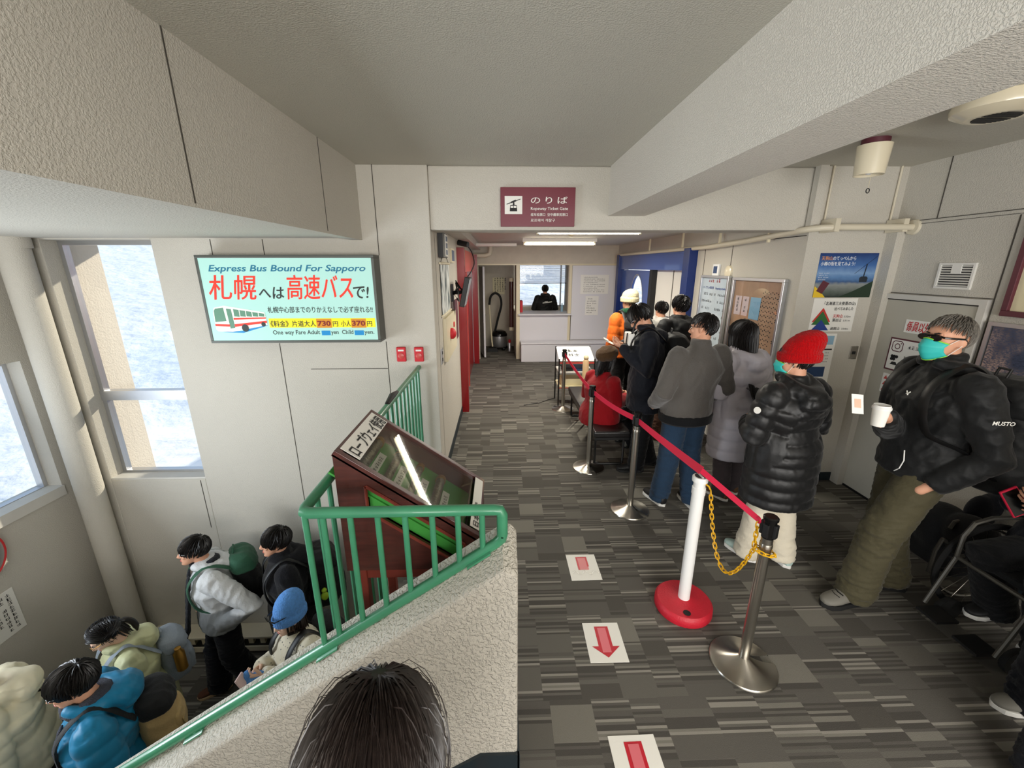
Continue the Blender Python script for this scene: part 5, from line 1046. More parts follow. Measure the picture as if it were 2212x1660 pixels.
class Person:
    """local frame: +y is where the body faces, x its right; heights scaled from a 1.70 m figure"""
    def __init__(s, label, loc, face, h=1.70, name='person', cat='person', skin='skin', vox=0.009, lean=(0, 0), head=(0, 0, 0), hpos=None, w=1.0, drop=0.0, **J):
        s.drop = drop; s.seat = drop > 0
        s.root = thing(name, label, cat, loc, None, math.radians(face), local=True)
        s.k = h / 1.70; s.vox = vox; s.lean = lean; s.w = w; s.skin = skin; s.face = face; s.seed = abs(hash(label)) % 1000 if False else len(label) * 7
        D = dict(pel=(0, 0, .93), hipL=(-.088, 0, .90), hipR=(.088, 0, .90), kneeL=(-.095, .015, .49), kneeR=(.095, .015, .49), ankL=(-.095, -.02, .085), ankR=(.095, -.02, .085),
                 che=(0, -.005, 1.25), nek=(0, -.015, 1.42), shL=(-.18, -.015, 1.375), shR=(.18, -.015, 1.375), elL=(-.225, -.04, 1.10), elR=(.225, -.04, 1.10), wrL=(-.225, .06, .87), wrR=(.225, .06, .87))
        s.over = set(J)
        for a, b in J.items(): D[a] = b
        s.J = {a: s.T(b, a) for a, b in D.items()}
        hp = hpos or (0, .02, 1.575); s.hp = s.T(hp, 'head' if not hpos else 'hp')
        p, y, r = [math.radians(a) for a in head]
        s.HM = Matrix.Translation(s.hp) @ Matrix.Rotation(y, 4, 'Z') @ Matrix.Rotation(-p, 4, 'X') @ Matrix.Rotation(r, 4, 'Y') @ Matrix.Scale(s.k, 4)
    def T(s, p, nm=''):
        x, y, z = p
        if nm in ('hipL', 'hipR', 'pel') and nm not in s.over: z -= s.drop
        if nm in ('kneeL', 'kneeR', 'ankL', 'ankR', 'hipL', 'hipR', 'pel', 'hp') or (nm[:2] in ('el', 'wr') and nm in s.over): return V3((x, y, z)) * s.k
        a = max(0.0, z - 0.93)
        return V3((x * (s.w if nm[:2] == 'sh' else 1) + s.lean[1] * a, y + s.lean[0] * a, z - s.drop - 0.35 * (s.lean[0] ** 2 + s.lean[1] ** 2) * a)) * s.k
    def H(s, x, y, z): return s.HM @ V3((x, y, z))
    def torso_rings(s, prof):
        out = []
        for z, hw, hd, yo in prof: c = s.T((0, yo, z), 't'); out.append((c, V3((hw * s.k, 0, 0)), V3((0, hd * s.k, -0.0))))
        return out
    # ---- body: head, neck, torso, limbs, palms in one skin; fingers rooted in the palms
    def hand(s, mb, fing, el, wr, f=None, n=None, side=1, curl=0.5, spread=0.06, thumb=0.6, size=1.0):
        k = s.k * size; f = (V3(f) if f else (wr - el)).normalized(); n = V3(n) if n else V3((-side, 0.2, 0)); n = (n - f * n.dot(f)).normalized()
        u = (f.cross(n) if side > 0 else n.cross(f)).normalized()   # towards the thumb side
        mb.loft([(wr - f * 0.01 * k, u * 0.026 * k, n * 0.020 * k), (wr + f * 0.02 * k, u * 0.032 * k, n * 0.018 * k), (wr + f * 0.06 * k, u * 0.041 * k, n * 0.016 * k), (wr + f * 0.088 * k, u * 0.041 * k, n * 0.013 * k), (wr + f * 0.098 * k, u * 0.034 * k, n * 0.009 * k)], 12)
        for i, (o, L, r) in enumerate(((0.029, 0.068, 0.0085), (0.0095, 0.077, 0.0088), (-0.010, 0.071, 0.0084), (-0.029, 0.056, 0.0074))):
            p = wr + f * (0.086 - 0.004 * abs(i - 1)) * k + u * o * k; d = (f + u * spread * (1.2 - i)).normalized(); pts = [p - d * 0.012 * k]; rs = [r * k]
            for q, fr in enumerate((0.45, 0.31, 0.24)):
                a = curl * (0.75 + 0.25 * q + 0.08 * i); ax = d.cross(n).normalized(); d = (Matrix.Rotation(a, 3, ax) @ d).normalized()
                n2 = n
                pts += [pts[-1] + d * L * fr * k * 0.5, pts[-1] + d * L * fr * k]; rs += [r * k * (1 - 0.07 * (2 * q + 1)), r * k * (1.0 - 0.07 * (2 * q + 2))]
            fing.limb(pts, rs, 8)
        p = wr + f * 0.028 * k + u * 0.026 * k; d = (f * 0.55 + u * thumb + n * 0.45).normalized()
        d2 = (f * 0.9 + u * 0.15 * thumb + n * (0.25 + 0.5 * curl)).normalized()
        fing.limb([p - d * 0.012 * k, p + d * 0.028 * k, p + d * 0.028 * k + d2 * 0.022 * k, p + d * 0.028 * k + d2 * 0.042 * k], [0.0125 * k, 0.0105 * k, 0.0098 * k, 0.008 * k], 8)
    def body(s, hL=None, hR=None, face_detail=True, ears=True, palms=('L', 'R')):
        mb = MB(); fing = MB(); J = s.J; k = s.k
        for sd in 'LR':
            mb.limb([J['sh' + sd], J['el' + sd], J['wr' + sd]], [0.045 * k, 0.036 * k, 0.026 * k], 12)
            mb.limb([J['hip' + sd], J['knee' + sd], J['ank' + sd]], [0.078 * k, 0.05 * k, 0.038 * k], 12)
            ft = s.foot.get(sd) if hasattr(s, 'foot') else None
            if sd in palms: s.hand(mb, fing, J['el' + sd], J['wr' + sd], side=1 if sd == 'R' else -1, **((hR if sd == 'R' else hL) or {}))
        mb.loft(s.torso_rings([(0.84, .13, .09, 0), (0.95, .14, .1, 0), (1.08, .125, .088, 0), (1.25, .15, .1, -.005), (1.36, .15, .085, -.01), (1.42, .07, .06, -.015)]), 16)
        H = s.H; HR = s.HM.to_3x3()
        mb.tube([J['nek'] - V3((0, 0, .05 * k)), J['nek'] + V3((0, 0.004, 0.03)) * k, H(0, -.02, -.05), H(0, -.015, 0.0)], [0.062 * k, 0.054 * k, 0.052 * k, 0.05 * k], 14)
        hx = HR @ V3((1, 0, 0)); hy = HR @ V3((0, 1, 0))
        mb.ball(H(0, -.014, .032), (.073, .093, .083), rot=HR, nu=24, nv=16)
        fr = []
        for z, w, y0, y1 in ((.07, .058, -.03, .068), (.035, .064, -.03, .079), (.0, .065, -.035, .080), (-.03, .062, -.035, .080), (-.058, .055, -.03, .079), (-.082, .045, -.012, .078), (-.1, .033, .012, .074), (-.113, .018, .035, .066)):
            fr.append((H(0, (y0 + y1) / 2, z), hx * w, hy * (y1 - y0) / 2))
        mb.loft(fr, 24)
        if face_detail:
            mb.tube([H(0, .074, .022), H(0, .083, .004), H(0, .094, -.018), H(0, .1, -.03), H(0, .088, -.042)], [.0075 * k, .0085 * k, .0115 * k, .0135 * k, .009 * k], 10)
            for x in (-1, 1):
                mb.ball(H(.0115 * x, .088, -.033), (.0085, .01, .0085), rot=HR, nu=10, nv=8)
                mb.ball(H(.03 * x, .073, .025), (.022, .011, .008), rot=HR, nu=12, nv=8); mb.ball(H(.042 * x, .062, -.022), (.018, .014, .013), rot=HR, nu=12, nv=8)
            mb.ball(H(0, .078, -.063), (.02, .0105, .0065), rot=HR, nu=12, nv=8); mb.ball(H(0, .077, -.072), (.018, .0105, .006), rot=HR, nu=12, nv=8); mb.ball(H(0, .069, -.1), (.018, .014, .014), rot=HR, nu=12, nv=8)
        if ears:
            for x in (-1, 1):
                R2 = HR @ Matrix.Rotation(0.35 * x, 3, 'Z'); mb.ball(H(.072 * x, -.012, -.004), (.009, .019, .03), rot=R2, nu=14, nv=10); mb.ball(H(.07 * x, -.008, -.026), (.008, .011, .012), rot=R2, nu=10, nv=8)
        me = remesh(mb, min(s.vox, .0065) if face_detail else s.vox, 4, .5)
        o = finish(me, 'body', s.skin, s.root, fing if fing.v else None); s.bodyo = o
        if face_detail:
            for x in (-1, 1):
                m = MB(); m.ball(H(.030 * x, .0735, .006), (.0135, .007, .0058), rot=HR, nu=14, nv=8); e = m.build('eye', 'eye_white', s.root, smooth=True)
                m = MB(); m.ball(H(.030 * x, .0775, .006), (.0062, .0042, .0056), rot=HR, nu=12, nv=8); m.build('iris', 'eye_dark', e, smooth=True)
                m = MB(); m.tube([H(.012 * x, .084, .0255), H(.03 * x, .083, .0305), H(.047 * x, .071, .025)], [.003 * k, .0038 * k, .002 * k], 6); m.build('eyebrow', 'brow', s.root, smooth=True)
                m = MB(); m.tube([H(.015 * x, .079, .0085), H(.03 * x, .081, .0125), H(.045 * x, .071, .0095)], [.0018 * k, .0022 * k, .0015 * k], 6); m.build('eyelid', 'brow', s.root, smooth=True)
            m = MB(); m.ball(H(0, .081, -.0635), (.018, .0088, .0045), rot=HR, nu=14, nv=8); m.ball(H(0, .08, -.071), (.016, .0088, .0048), rot=HR, nu=14, nv=8); m.build('lips', 'lips', s.root, smooth=True)
        return o
    # ---- hair
    def hair(s, m='hair_black', n=420, length=(.05, .08), rad=.0055, crown=(0, -.45, .9), front=.42, side=-.05, back=-.82, fall=.35, lift=1.04, long=None, puff=1.0, part=None, seed=1, segs=5, fringe=1.0, zmax=2.0, loose=.1, sides=5, flat=.55, jit=.18):
        r = np.random.default_rng(seed + s.seed); C = np.array((0, -.014, .034)); R = np.array((.076, .096, .087)) * puff; k = s.k
        mb = MB(); cr = np.array(crown, float); cr /= np.linalg.norm(cr)
        def limit(d):
            az = math.atan2(abs(d[0]), d[1])              # 0 front .. pi back
            return np.interp(az, [0, .7, 1.25, 1.7, 2.2, PI], [front, front * .9, side + .12, side, back * .7, back])
        # skull cap under the locks
        nu, nv = 36, 22; vs = []; fs = []; keep = {}
        for j in range(nv + 1):
            t = PI * j / nv
            for i in range(nu):
                a = 2 * PI * i / nu; d = np.array((math.sin(t) * math.cos(a), math.sin(t) * math.sin(a), math.cos(t))); q = C + R * d * 1.0; vs.append(s.H(*q)); keep[len(vs) - 1] = d[2] > limit(d)
        for j in range(nv):
            for i in range(nu):
                f = (j * nu + i, j * nu + (i + 1) % nu, (j + 1) * nu + (i + 1) % nu, (j + 1) * nu + i)
                if all(keep[q] for q in f): fs.append(f)
        mb.add(vs, fs)
        cnt = 0; ga = PI * (3 - math.sqrt(5)); N = n * 2
        for i in range(N):
            z = 1 - 2 * (i + .5) / N; rr = math.sqrt(1 - z * z); a = ga * i; d = np.array((rr * math.cos(a), rr * math.sin(a), z)) + r.normal(size=3) * .03; d /= np.linalg.norm(d)
            if d[2] < limit(d) or d[2] > zmax: continue
            L = r.uniform(*length); 
            if long: L = r.uniform(*long)
            if d[1] > .45: L *= fringe
            hump = 0
            if part is not None:
                t = np.array((1.0 if d[0] > part else -1.0, -.25, .15)); t = t - d * (t @ d); hump = .10 * (1 - math.exp(-((d[0] - part) / .12) ** 2)) * math.exp(-((d[0] - part) / .55) ** 2)
            else: t = d - cr; t = t - d * (t @ d)
            t = t / (np.linalg.norm(t) + 1e-6) + r.normal(size=3) * jit
            p = C + R * d * 1.0; pts = [p - d * .004]; ds = L / segs
            for q in range(segs):
                lf = lift + .05 * (i % 3) / 3 + .02 * (q == 1) + hump * (1 - .1 * q); e = (p - C) / R; free = long and e[2] < -.25
                if free:
                    t = t * .35 + np.array((-.25 * p[0], -.12 * (p[1] + .06), -1.0)) + r.normal(size=3) * .03; t /= np.linalg.norm(t); p = p + t * ds
                    if p[2] < -.11: p[1] = min(p[1], -.06 - .3 * max(0, -.13 - p[2])) if abs(p[0]) < .085 else p[1]
                else:
                    g = fall * (q + 1) / segs; t = t / (np.linalg.norm(t) + 1e-6); t = t * (1 - g) + np.array((0, 0, -1.0)) * g
                    n0 = e / (np.linalg.norm(e) + 1e-6); t = t - n0 * (t @ n0) * (1 if long else .5); t = t / (np.linalg.norm(t) + 1e-6)
                    p = p + t * ds; e = (p - C) / R; ln = np.linalg.norm(e)
                    if ln < lf or long or ln > lf + loose: p = C + R * (e / ln) * min(max(ln, lf), lf + (.0 if long else loose))
                pts.append(p.copy())
            w = rad * r.uniform(.8, 1.25)
            prof = [.75, 1.0, 1.0, .9, .7, .25] if segs == 5 else [1.0] * (segs - 1) + [.8, .3]
            up = s.HM.to_3x3() @ V3(d)
            mb.tube([s.H(*q) for q in pts], [w * k * q for q in prof[:len(pts)]], sides, flat, up=up)
        return mb.build('hair', m, s.root, smooth=True)
    # ---- clothes
    def jacket(s, m, hem=.86, bulk=1.0, hw=.19, hd=.135, chest=.185, depth=.125, sleeve=(.083, .068, .053), collar=.055, hood=None, quilt=None, fold=.006, name='jacket', ff=42, vox=.011, cuff=.012, flare=0, shoulder=.20, yo=0.0, seat_hem=None, amp=.012):
        J = s.J; k = s.k; mb = MB(); b = bulk; sleeve = tuple(q * .86 for q in sleeve)
        prof = [(hem, hw * b + flare, hd * b + flare * .7, yo), (max(hem + .07, .97), (hw - .005) * b, (hd - .005) * b, yo), (1.1, .168 * b, .118 * b, yo), (1.25, chest * b, depth * b, -.005), (1.335, shoulder * .9, .11 * b, -.012), (1.40, .135, .085, -.015), (1.44, .078, .072, -.012)]
        if seat_hem:
            mb.loft(seat_hem + s.torso_rings(prof[3:]), 24)
        else: mb.loft(s.torso_rings(prof), 28)
        for sd in 'LR':
            a, e, w = J['sh' + sd], J['el' + sd], J['wr' + sd]; w2 = w + (w - e).normalized() * cuff * k
            dd = (e - a).normalized(); mb.tube([a - dd * .05 * k, a, a.lerp(e, .5), e, e.lerp(w, .5), w2], [sleeve[0] * .55 * k, sleeve[0] * k, (sleeve[0] * .5 + sleeve[1] * .5) * k * 1.02, sleeve[1] * k, (sleeve[1] + sleeve[2]) / 2 * k * 1.03, sleeve[2] * k], 16)
            mb.ball(a - V3((0, 0, .012 * k)), sleeve[0] * .98 * k)
        if collar: mb.loft([(J['nek'] + V3((0, .004, -.03)) * k, V3((.085 * k, 0, 0)), V3((0, .08 * k, 0))), (J['nek'] + V3((0, .008, collar * .5)) * k, V3((.076 * k, 0, 0)), V3((0, .074 * k, 0))), (J['nek'] + V3((0, .012, collar)) * k, V3((.072 * k, 0, 0)), V3((0, .07 * k, 0)))], 20)
        if hood:
            r0, drop, out = hood; pts = []; rs = []
            for i in range(15):
                a = -2.5 + 5.0 * i / 14; c = math.cos(a); pts.append(J['nek'] + V3((math.sin(a) * (.088 + .02 * (1 + c) / 2), -c * (.082 + out * max(0, c)) + .012, .02 - drop * max(0, c) + .012 * (1 - c))) * k); rs.append((r0 * (.55 + .45 * max(0, c))) * k)
            mb.limb(pts, rs, 12)
            mb.ball(J['nek'] + V3((0, -.09 - out, .0 - drop * 1.15)) * k, (r0 * 1.9 * k, r0 * 1.15 * k, r0 * 1.35 * k))
        me = remesh(mb, vox, 5 if quilt else 9, .5); P = coords(me); N = normals(me)
        d = fold * fold3(P / k * np.array((1, 1, .75)), ff, s.seed)
        if quilt:
            ch = [[J['pel'] - V3((0, 0, .5 * k)), J['pel'], J['che'], J['nek']], [J['shL'], J['elL'], J['wrL']], [J['shR'], J['elR'], J['wrR']]]
            S, I = chain_s(P, ch); q = np.abs(np.sin(PI * (S + .006 * nz3(P, 30, 5)) / quilt)); d = d * .6 + amp * (np.sqrt(q) - .75)
            d += amp * .25 * nz3(P, 110, 9) * (1 - q)
        setco(me, P + N * d[:, None]); return finish(me, name, m, s.root)
    def pants(s, m, hip=(.165, .12), r=(.098, .078, .07), fold=.006, vox=.011, ff=46, ank=.04, name='trousers', top=1.0, seat=False):
        J = s.J; k = s.k; mb = MB()
        if not seat: mb.loft([(V3((0, 0, z)) * k, V3((w * k, 0, 0)), V3((0, d * k, 0))) for z, w, d in ((.80, hip[0] * .75, hip[1] * .8), (.87, hip[0], hip[1]), (.95, hip[0], hip[1]), (top, hip[0] * .93, hip[1] * .95))], 22)
        else: mb.limb([J['hipL'], J['hipR']], .12 * k, 16)
        for sd in 'LR':
            h, kn, a = J['hip' + sd], J['knee' + sd], J['ank' + sd]; a = a + V3((0, 0, -.09 + ank)) * k
            mb.tube([h + V3((0, 0, .05 * k)) if not seat else h - (kn - h).normalized() * .06 * k, h, h.lerp(kn, .5), kn, kn.lerp(a, .5), kn.lerp(a, .8), a], [r[0] * .6 * k, r[0] * k, (r[0] + r[1]) / 2 * k, r[1] * k, (r[1] + r[2]) / 2 * k, r[2] * k, r[2] * 1.0 * k], 18)
        me = remesh(mb, vox, 5, .5); P = coords(me); N = normals(me); zz = P[:, 2] / k
        amp = fold * (0.5 + .9 * np.exp(-((zz - .48) / .12) ** 2) + 1.1 * np.exp(-((zz - .14) / .1) ** 2))
        Q = P / k; Q = Q * np.array((1, 1, 2.0)); d = amp * fold3(Q, ff, s.seed + 11)
        setco(me, P + N * d[:, None]); return finish(me, name, m, s.root)
    def shoes(s, m, sole='white_paint', yawL=0.12, yawR=-0.12, size=1.0, boot=0.0, pitchL=0.0, pitchR=0.0, soleh=.026):
        k = s.k * size
        for sd, yw, pt in (('L', yawL, pitchL), ('R', yawR, pitchR)):
            a = s.J['ank' + sd]; z0 = a.z - .085 * s.k; Mx = Matrix.Translation((a.x, a.y, z0)) @ Matrix.Rotation(yw, 4, 'Z') @ Matrix.Translation((0, .05 * k, 0)) @ Matrix.Rotation(-pt, 4, 'X') @ Matrix.Translation((0, -.05 * k, 0))
            m1 = MB(); rings = []
            for y, w, h, zc in ((-.085, .02, .025, .05), (-.075, .033, .04, .05), (-.04, .037, .045, .055), (.0, .037, .047, .058), (.05, .04, .038, .052), (.10, .045, .03, .044), (.14, .043, .024, .038), (.168, .032, .019, .034), (.18, .014, .012, .032)): rings.append((V3((0, y, zc)) * k, V3((w, 0, 0)) * k, V3((0, 0, h)) * k))
            m1.loft(rings, 16); m1.loft([(V3((0, -.035, .05)) * k, V3((.036, 0, 0)) * k, V3((0, .045, 0)) * k), (V3((0, -.03, .1 + boot)) * k, V3((.04, 0, 0)) * k, V3((0, .047, 0)) * k)], 14)
            m1.xf(Mx); me = remesh(m1, .006 if s.vox < .012 else .009, 3); o = finish(me, 'shoe', m, s.root)
            m2 = MB(); out = []
            for i in range(28):
                an = 2 * PI * i / 28; y = .048 + .138 * math.cos(an); w = np.interp(y, [-.09, -.06, 0, .06, .11, .16, .187], [.02, .038, .04, .042, .048, .04, .02]); out.append((math.copysign(1, math.sin(an)) * w * min(1, abs(math.sin(an)) * 1.6), y, 0))
            m2.prism([V3(p) * k for p in out], V3((0, 0, soleh)) * k); m2.xf(Mx); m2.build('sole', sole, o, bevel=.004)
            if size > 1.04:
                ml = MB()
                for q in range(5): y = .03 + q * .02; ml.tube([(V3((-.024, y, .098 - q * .008)) * k), (V3((0, y + .006, .104 - q * .009)) * k), (V3((.024, y - .004, .098 - q * .008)) * k)], .003 * k, 6)
                ml.xf(Mx); ml.build('laces', 'black', o, smooth=True)
    def beanie(s, m, top=.165, puff=1.0, cuff=True, back=-.02, tilt=0.0, name='beanie', z0=.028):
        H = s.H; HR = s.HM.to_3x3(); hx, hy = HR @ V3((1, 0, 0)), HR @ V3((0, 1, 0)); mb = MB(); R = []
        pr = ((0, 1.0), (.35, 1.03), (.62, .94), (.82, .72), (.94, .45), (1.0, .12))
        for t, q in pr: z = z0 + (top - z0) * t; R.append((H(0, -.014 + back * t * 1.5 + tilt * (1 - t), z), hx * .084 * q * puff, hy * (.104 * q * puff)))
        mb.loft(R, 28)
        if cuff:
            for z, w in ((-.004, 1.03), (.012, 1.08), (.035, 1.09), (.052, 1.05)): pass
            mb.loft([(H(0, -.014 + back * .2 + tilt, z), hx * .084 * w * puff, hy * .104 * w * puff) for z, w in ((z0 - .036, 1.02), (z0 - .028, 1.12), (z0 + .02, 1.15), (z0 + .03, 1.06))], 28)
        me = remesh(mb, .006, 3); P = coords(me); N = normals(me); hm = np.array(s.HM.inverted()); L = P @ hm[:3, :3].T + hm[:3, 3]; an = np.arctan2(L[:, 0], L[:, 1] + .014)
        setco(me, P + N * (.0018 * np.sin(an * 46))[:, None]); return finish(me, name, m, s.root)
    def glasses(s, m='black', dark=False, name='glasses', z=.006, y=.088, up=0.0):
        H = s.H; k = s.k; o = None; mb = MB(); 
        if dark:
            for x in (-1, 1):
                mb.loft([(H(.031 * x, y, z), s.HM.to_3x3() @ V3((.029, 0, 0)), s.HM.to_3x3() @ V3((0, 0, .017))), (H(.034 * x, y + .006, z), s.HM.to_3x3() @ V3((.027, 0, 0)), s.HM.to_3x3() @ V3((0, 0, .0155)))], 20)
            mb.tube([H(-.06, y - .014, z + .006), H(-.03, y + .003, z + .014), H(0, y + .006, z + .01), H(.03, y + .003, z + .014), H(.06, y - .014, z + .006)], .005 * k, 8)
        else:
            for x in (-1, 1): mb.tube([H(.031 * x + .021 * math.cos(a), y - .012 * abs(math.cos(a) * .3), z + .017 * math.sin(a)) for a in np.linspace(0, 2 * PI, 19)], .0016 * k, 6)
            mb.tube([H(-.01, y + .002, z + .003), H(.01, y + .002, z + .003)], .0016 * k, 6)
        for x in (-1, 1): mb.tube([H(.056 * x, y - .012, z + .006), H(.072 * x, .05, z + .006), H(.08 * x, -.012, z + .008), H(.077 * x, -.028, z - .014)], [(.0045 if dark else .0018) * k] * 4, 6, .6)
        return mb.build(name, m, s.root, smooth=True)
    def mask(s, m='mask_teal', edge='mask_lime'):
        H = s.H; mb = MB(); vs = []; fs = []; nx, nz = 17, 11
        for j in range(nz):
            v = j / (nz - 1)
            for i in range(nx):
                u = -1 + 2 * i / (nx - 1); zt, zb = .002 - .02 * abs(u) ** 1.5, -.112 + .035 * abs(u) ** 2; z = zt + (zb - zt) * v
                y = np.interp(v, [0, .3, .55, .8, 1.0], [.102, .118, .115, .102, .082]) - .046 * abs(u) ** 2.0 - .008 * abs(u); x = .068 * u * (1 - .16 * v) ; y += .0022 * math.sin(v * 22) * (1 - u * u * .5); vs.append(H(x, y, z))
        for j in range(nz - 1):
            for i in range(nx - 1): fs.append((j * nx + i, j * nx + i + 1, (j + 1) * nx + i + 1, (j + 1) * nx + i))
        mb.add(vs, fs); o = mb.build('face_mask', m, s.root, smooth=True); sd = o.modifiers.new('thick', 'SOLIDIFY'); sd.thickness = .002
        e = MB(); e.tube([vs[i] for i in range(nx)], .003 * s.k, 6); e.tube([vs[(nz - 1) * nx + i] for i in range(nx)], .0025 * s.k, 6)
        e.build('mask_edge', edge, o, smooth=True)
        for x in (0, nx - 1):
            sg = -1 if x == 0 else 1; l = MB(); l.tube([vs[x], H(.073 * sg, .01, .012), H(.079 * sg, -.022, .0), H(.075 * sg, .0, -.03), vs[(nz - 1) * nx + x]], .0016 * s.k, 6); l.build('ear_loop', 'white_plastic', o, smooth=True)
    def scarf(s, m, r=.035, tails=None, dz=0.03, rad=.078):
        J = s.J; k = s.k; mb = MB(); pts = [J['nek'] + V3((rad * math.sin(a), rad * math.cos(a) + .01, dz + .012 * math.sin(2 * a))) * k for a in np.linspace(0, 2 * PI, 25)]; mb.tube(pts, r * k, 12)
        for t in (tails or []): P = [s.T(p, 't') for p in t]; mb.tube(P, [.03 * k, .045 * k, .05 * k, .055 * k][:len(P)], 10, .35, up=(1, 0, 0))
        me = remesh(mb, .008, 4); P = coords(me); N = normals(me); setco(me, P + N * (.004 * nz3(P, 90, 3))[:, None]); return finish(me, 'scarf', m, s.root)
    # ---- things carried: their own roots in the same frame
    def carried(s, name, label, cat): return thing(name, label, cat, s.root.location, None, s.root.rotation_euler.z, local=True)
    def backpack(s, label, m, size=(.15, .10, .24), c=(0, -.24, 1.16), strap='black', pocket=None, lid=None, sag=0.0):
        t = s.carried('backpack', label, 'backpack'); k = s.k; c = s.T(c, 't'); w, d, h = [q * k for q in size]; mb = MB()
        ring = lambda z, q, e, y=0.0: (c + V3((0, y * k + sag * .5 * (1 - z) * .5, h * z)), V3((w * q, 0, 0)), V3((0, d * e, 0)))
        mb.loft([ring(-1.0, .7, .6), ring(-.93, .95, .98), ring(-.5, 1.03, 1.12, -.01), ring(.1, 1.0, 1.05, -.005), ring(.6, .95, .9, .005), ring(.86, .82, .7, .015), ring(.95, .5, .4, .02)], 28, sq=.72)
        me = remesh(mb, .01, 4); P = coords(me); N = normals(me); setco(me, P + N * (.006 * fold3(P, 40, 21))[:, None]); finish(me, 'pack_body', m, t)
        mb = MB(); mb.loft([ring(-.86, .6, .2, -d / k * .95), ring(-.8, .8, .42, -d / k * .95), ring(-.3, .82, .48, -d / k * .93), ring(-.02, .78, .36, -d / k * .9), ring(.04, .6, .2, -d / k * .88)], 24, sq=.7); me = remesh(mb, .009, 3); P = coords(me); setco(me, P + normals(me) * (.004 * fold3(P, 55, 4))[:, None]); finish(me, 'front_pocket', pocket or m, t)
        mb = MB(); mb.loft([ring(.42, 1.0, 1.04, -.012), ring(.46, 1.05, 1.1, -.012), ring(.72, 1.03, 1.02, -.005), ring(.93, .9, .8, .008), ring(1.03, .55, .42, .015)], 28, sq=.72); me = remesh(mb, .009, 3); P = coords(me); setco(me, P + normals(me) * (.005 * fold3(P, 48, 8))[:, None]); finish(me, 'lid', lid or pocket or m, t)
        J = s.J
        for sd in 'LR':
            a = J['sh' + sd]; x = a.x * .62; m2 = MB(); top = s.T((0, -.1, 1.44), 't'); f1 = s.T((0, .10, 1.30), 't'); f2 = s.T((0, .1, 1.12), 't'); bk = s.T((0, -.1, 1.0), 't'); sx = 1 if sd == 'R' else -1
            m2.tube(spline([(x, c.y + d * .8, c.z + h * .7), (x, a.y - .04 * k, a.z + .075 * k), (x, a.y + .05 * k, a.z + .072 * k), (x * 1.1, f1.y + .045 * k, f1.z + .02 * k), (x * 1.35, f2.y + .025 * k, f2.z), (x * 1.7, bk.y + .06 * k, bk.z + .03 * k), (x * 1.2, c.y + d * .6, c.z - h * .7)], 5), .028 * k, 8, .28, up=(1, 0, 0)); m2.build('strap', strap, t, smooth=True)
        m2 = MB(); m2.tube([(-.03 * k, c.y + d * .5, c.z + h), (-.03 * k, c.y + d * .4, c.z + h + .05 * k), (.03 * k, c.y + d * .4, c.z + h + .05 * k), (.03 * k, c.y + d * .5, c.z + h)], .007 * k, 8); m2.build('grab_loop', strap, t, smooth=True)
        return t, c
    def W(s, p):
        return Matrix.Translation(s.root.location) @ Matrix.Rotation(s.root.rotation_euler.z, 4, 'Z') @ V3(p)
    def L(s, p):
        """world point to this person's local frame, in the unscaled 1.70 m units"""
        q = (Matrix.Rotation(-s.root.rotation_euler.z, 4, 'Z') @ (V3(p) - s.root.location)); return tuple(q / s.k)
# ------------------------------------------------------------------ people: the queue on the right
def LW(loc, face, h, w):
    q = Matrix.Rotation(-math.radians(face), 4, 'Z') @ (V3(w) - V3(loc)); return tuple(q / (h / 1.7))
mat('mask_teal', '#35c3bd', 0.6); mat('mask_lime', '#9be03a', 0.6)
cloth('black_shell', '#141516', 0.6, 0.15, 60); cloth('black_puffer', '#08080a', 0.5, 0.12, 40, spec=0.5); cloth('olive', '#4a4531', 0.75); cloth('cream_trouser', '#d6cdb9', 0.9)
cloth('grey_wool', '#55514d', 0.9, 0.4, 120, sheen=0.3); cloth('denim', '#22384f', 0.85, 0.3, 140); cloth('lilac_puffer', '#b9b4bb', 0.5, 0.12, 40); cloth('navy_coat', '#10131d', 0.7); cloth('black_trouser', '#0c0d10', 0.85)
cloth('red_coat', '#8e0612', 0.9, 0.3, 120, sheen=0.15); cloth('orange', '#d8661a', 0.7); cloth('brown_trouser', '#54392b', 0.8); cloth('taupe_trouser', '#4c4548', 0.9); cloth('boot_tan', '#6b4f38', 0.7)
knit('red_knit', '#b4060d'); knit('cream_knit', '#d9cda8'); knit('green_knit', '#1f4a33'); knit('brown_beret', '#4f3a25'); mat('shoe_grey', '#77746c', 0.7); mat('shoe_mint', '#b5cbc4', 0.6); mat('shoe_black', '#121213', 0.6)
# -- man with sunglasses and cup
fa, ha, la = 80, 1.80, (2.46, 2.13, 0)
cupc = V3((1.98, 1.955, 1.245))
a = Person('person in dark sunglasses and teal mask holding a white paper cup by the grey door', la, fa, ha, vox=.0075, lean=(.02, 0), head=(-4, 8, 0), w=1.04, skin='skin',
           ankL=(-.11, .22, .085), ankR=(.06, -.09, .085), kneeL=(-.1, .16, .49), kneeR=(.08, .01, .49), wrR=LW(la, fa, ha, (2.09, 2.03, 1.265)), elR=LW(la, fa, ha, (2.42, 2.30, 1.06)), wrL=(-.17, .09, .80), elL=(-.27, -.10, 1.04))
a.body(palms=('R',), hR=dict(f=tuple((Matrix.Rotation(-a.root.rotation_euler.z, 3, 'Z') @ V3((-.93, -.32, .02)))), n=tuple((Matrix.Rotation(-a.root.rotation_euler.z, 3, 'Z') @ V3((.25, -1, 0)))), curl=.42, thumb=.7))
a.hair('hair_grey', n=520, length=(.026, .04), rad=.0042, front=.5, side=.1, back=-.7, fall=.2, lift=1.03)
a.glasses('black_gloss', dark=True, name='sunglasses'); a.mask()
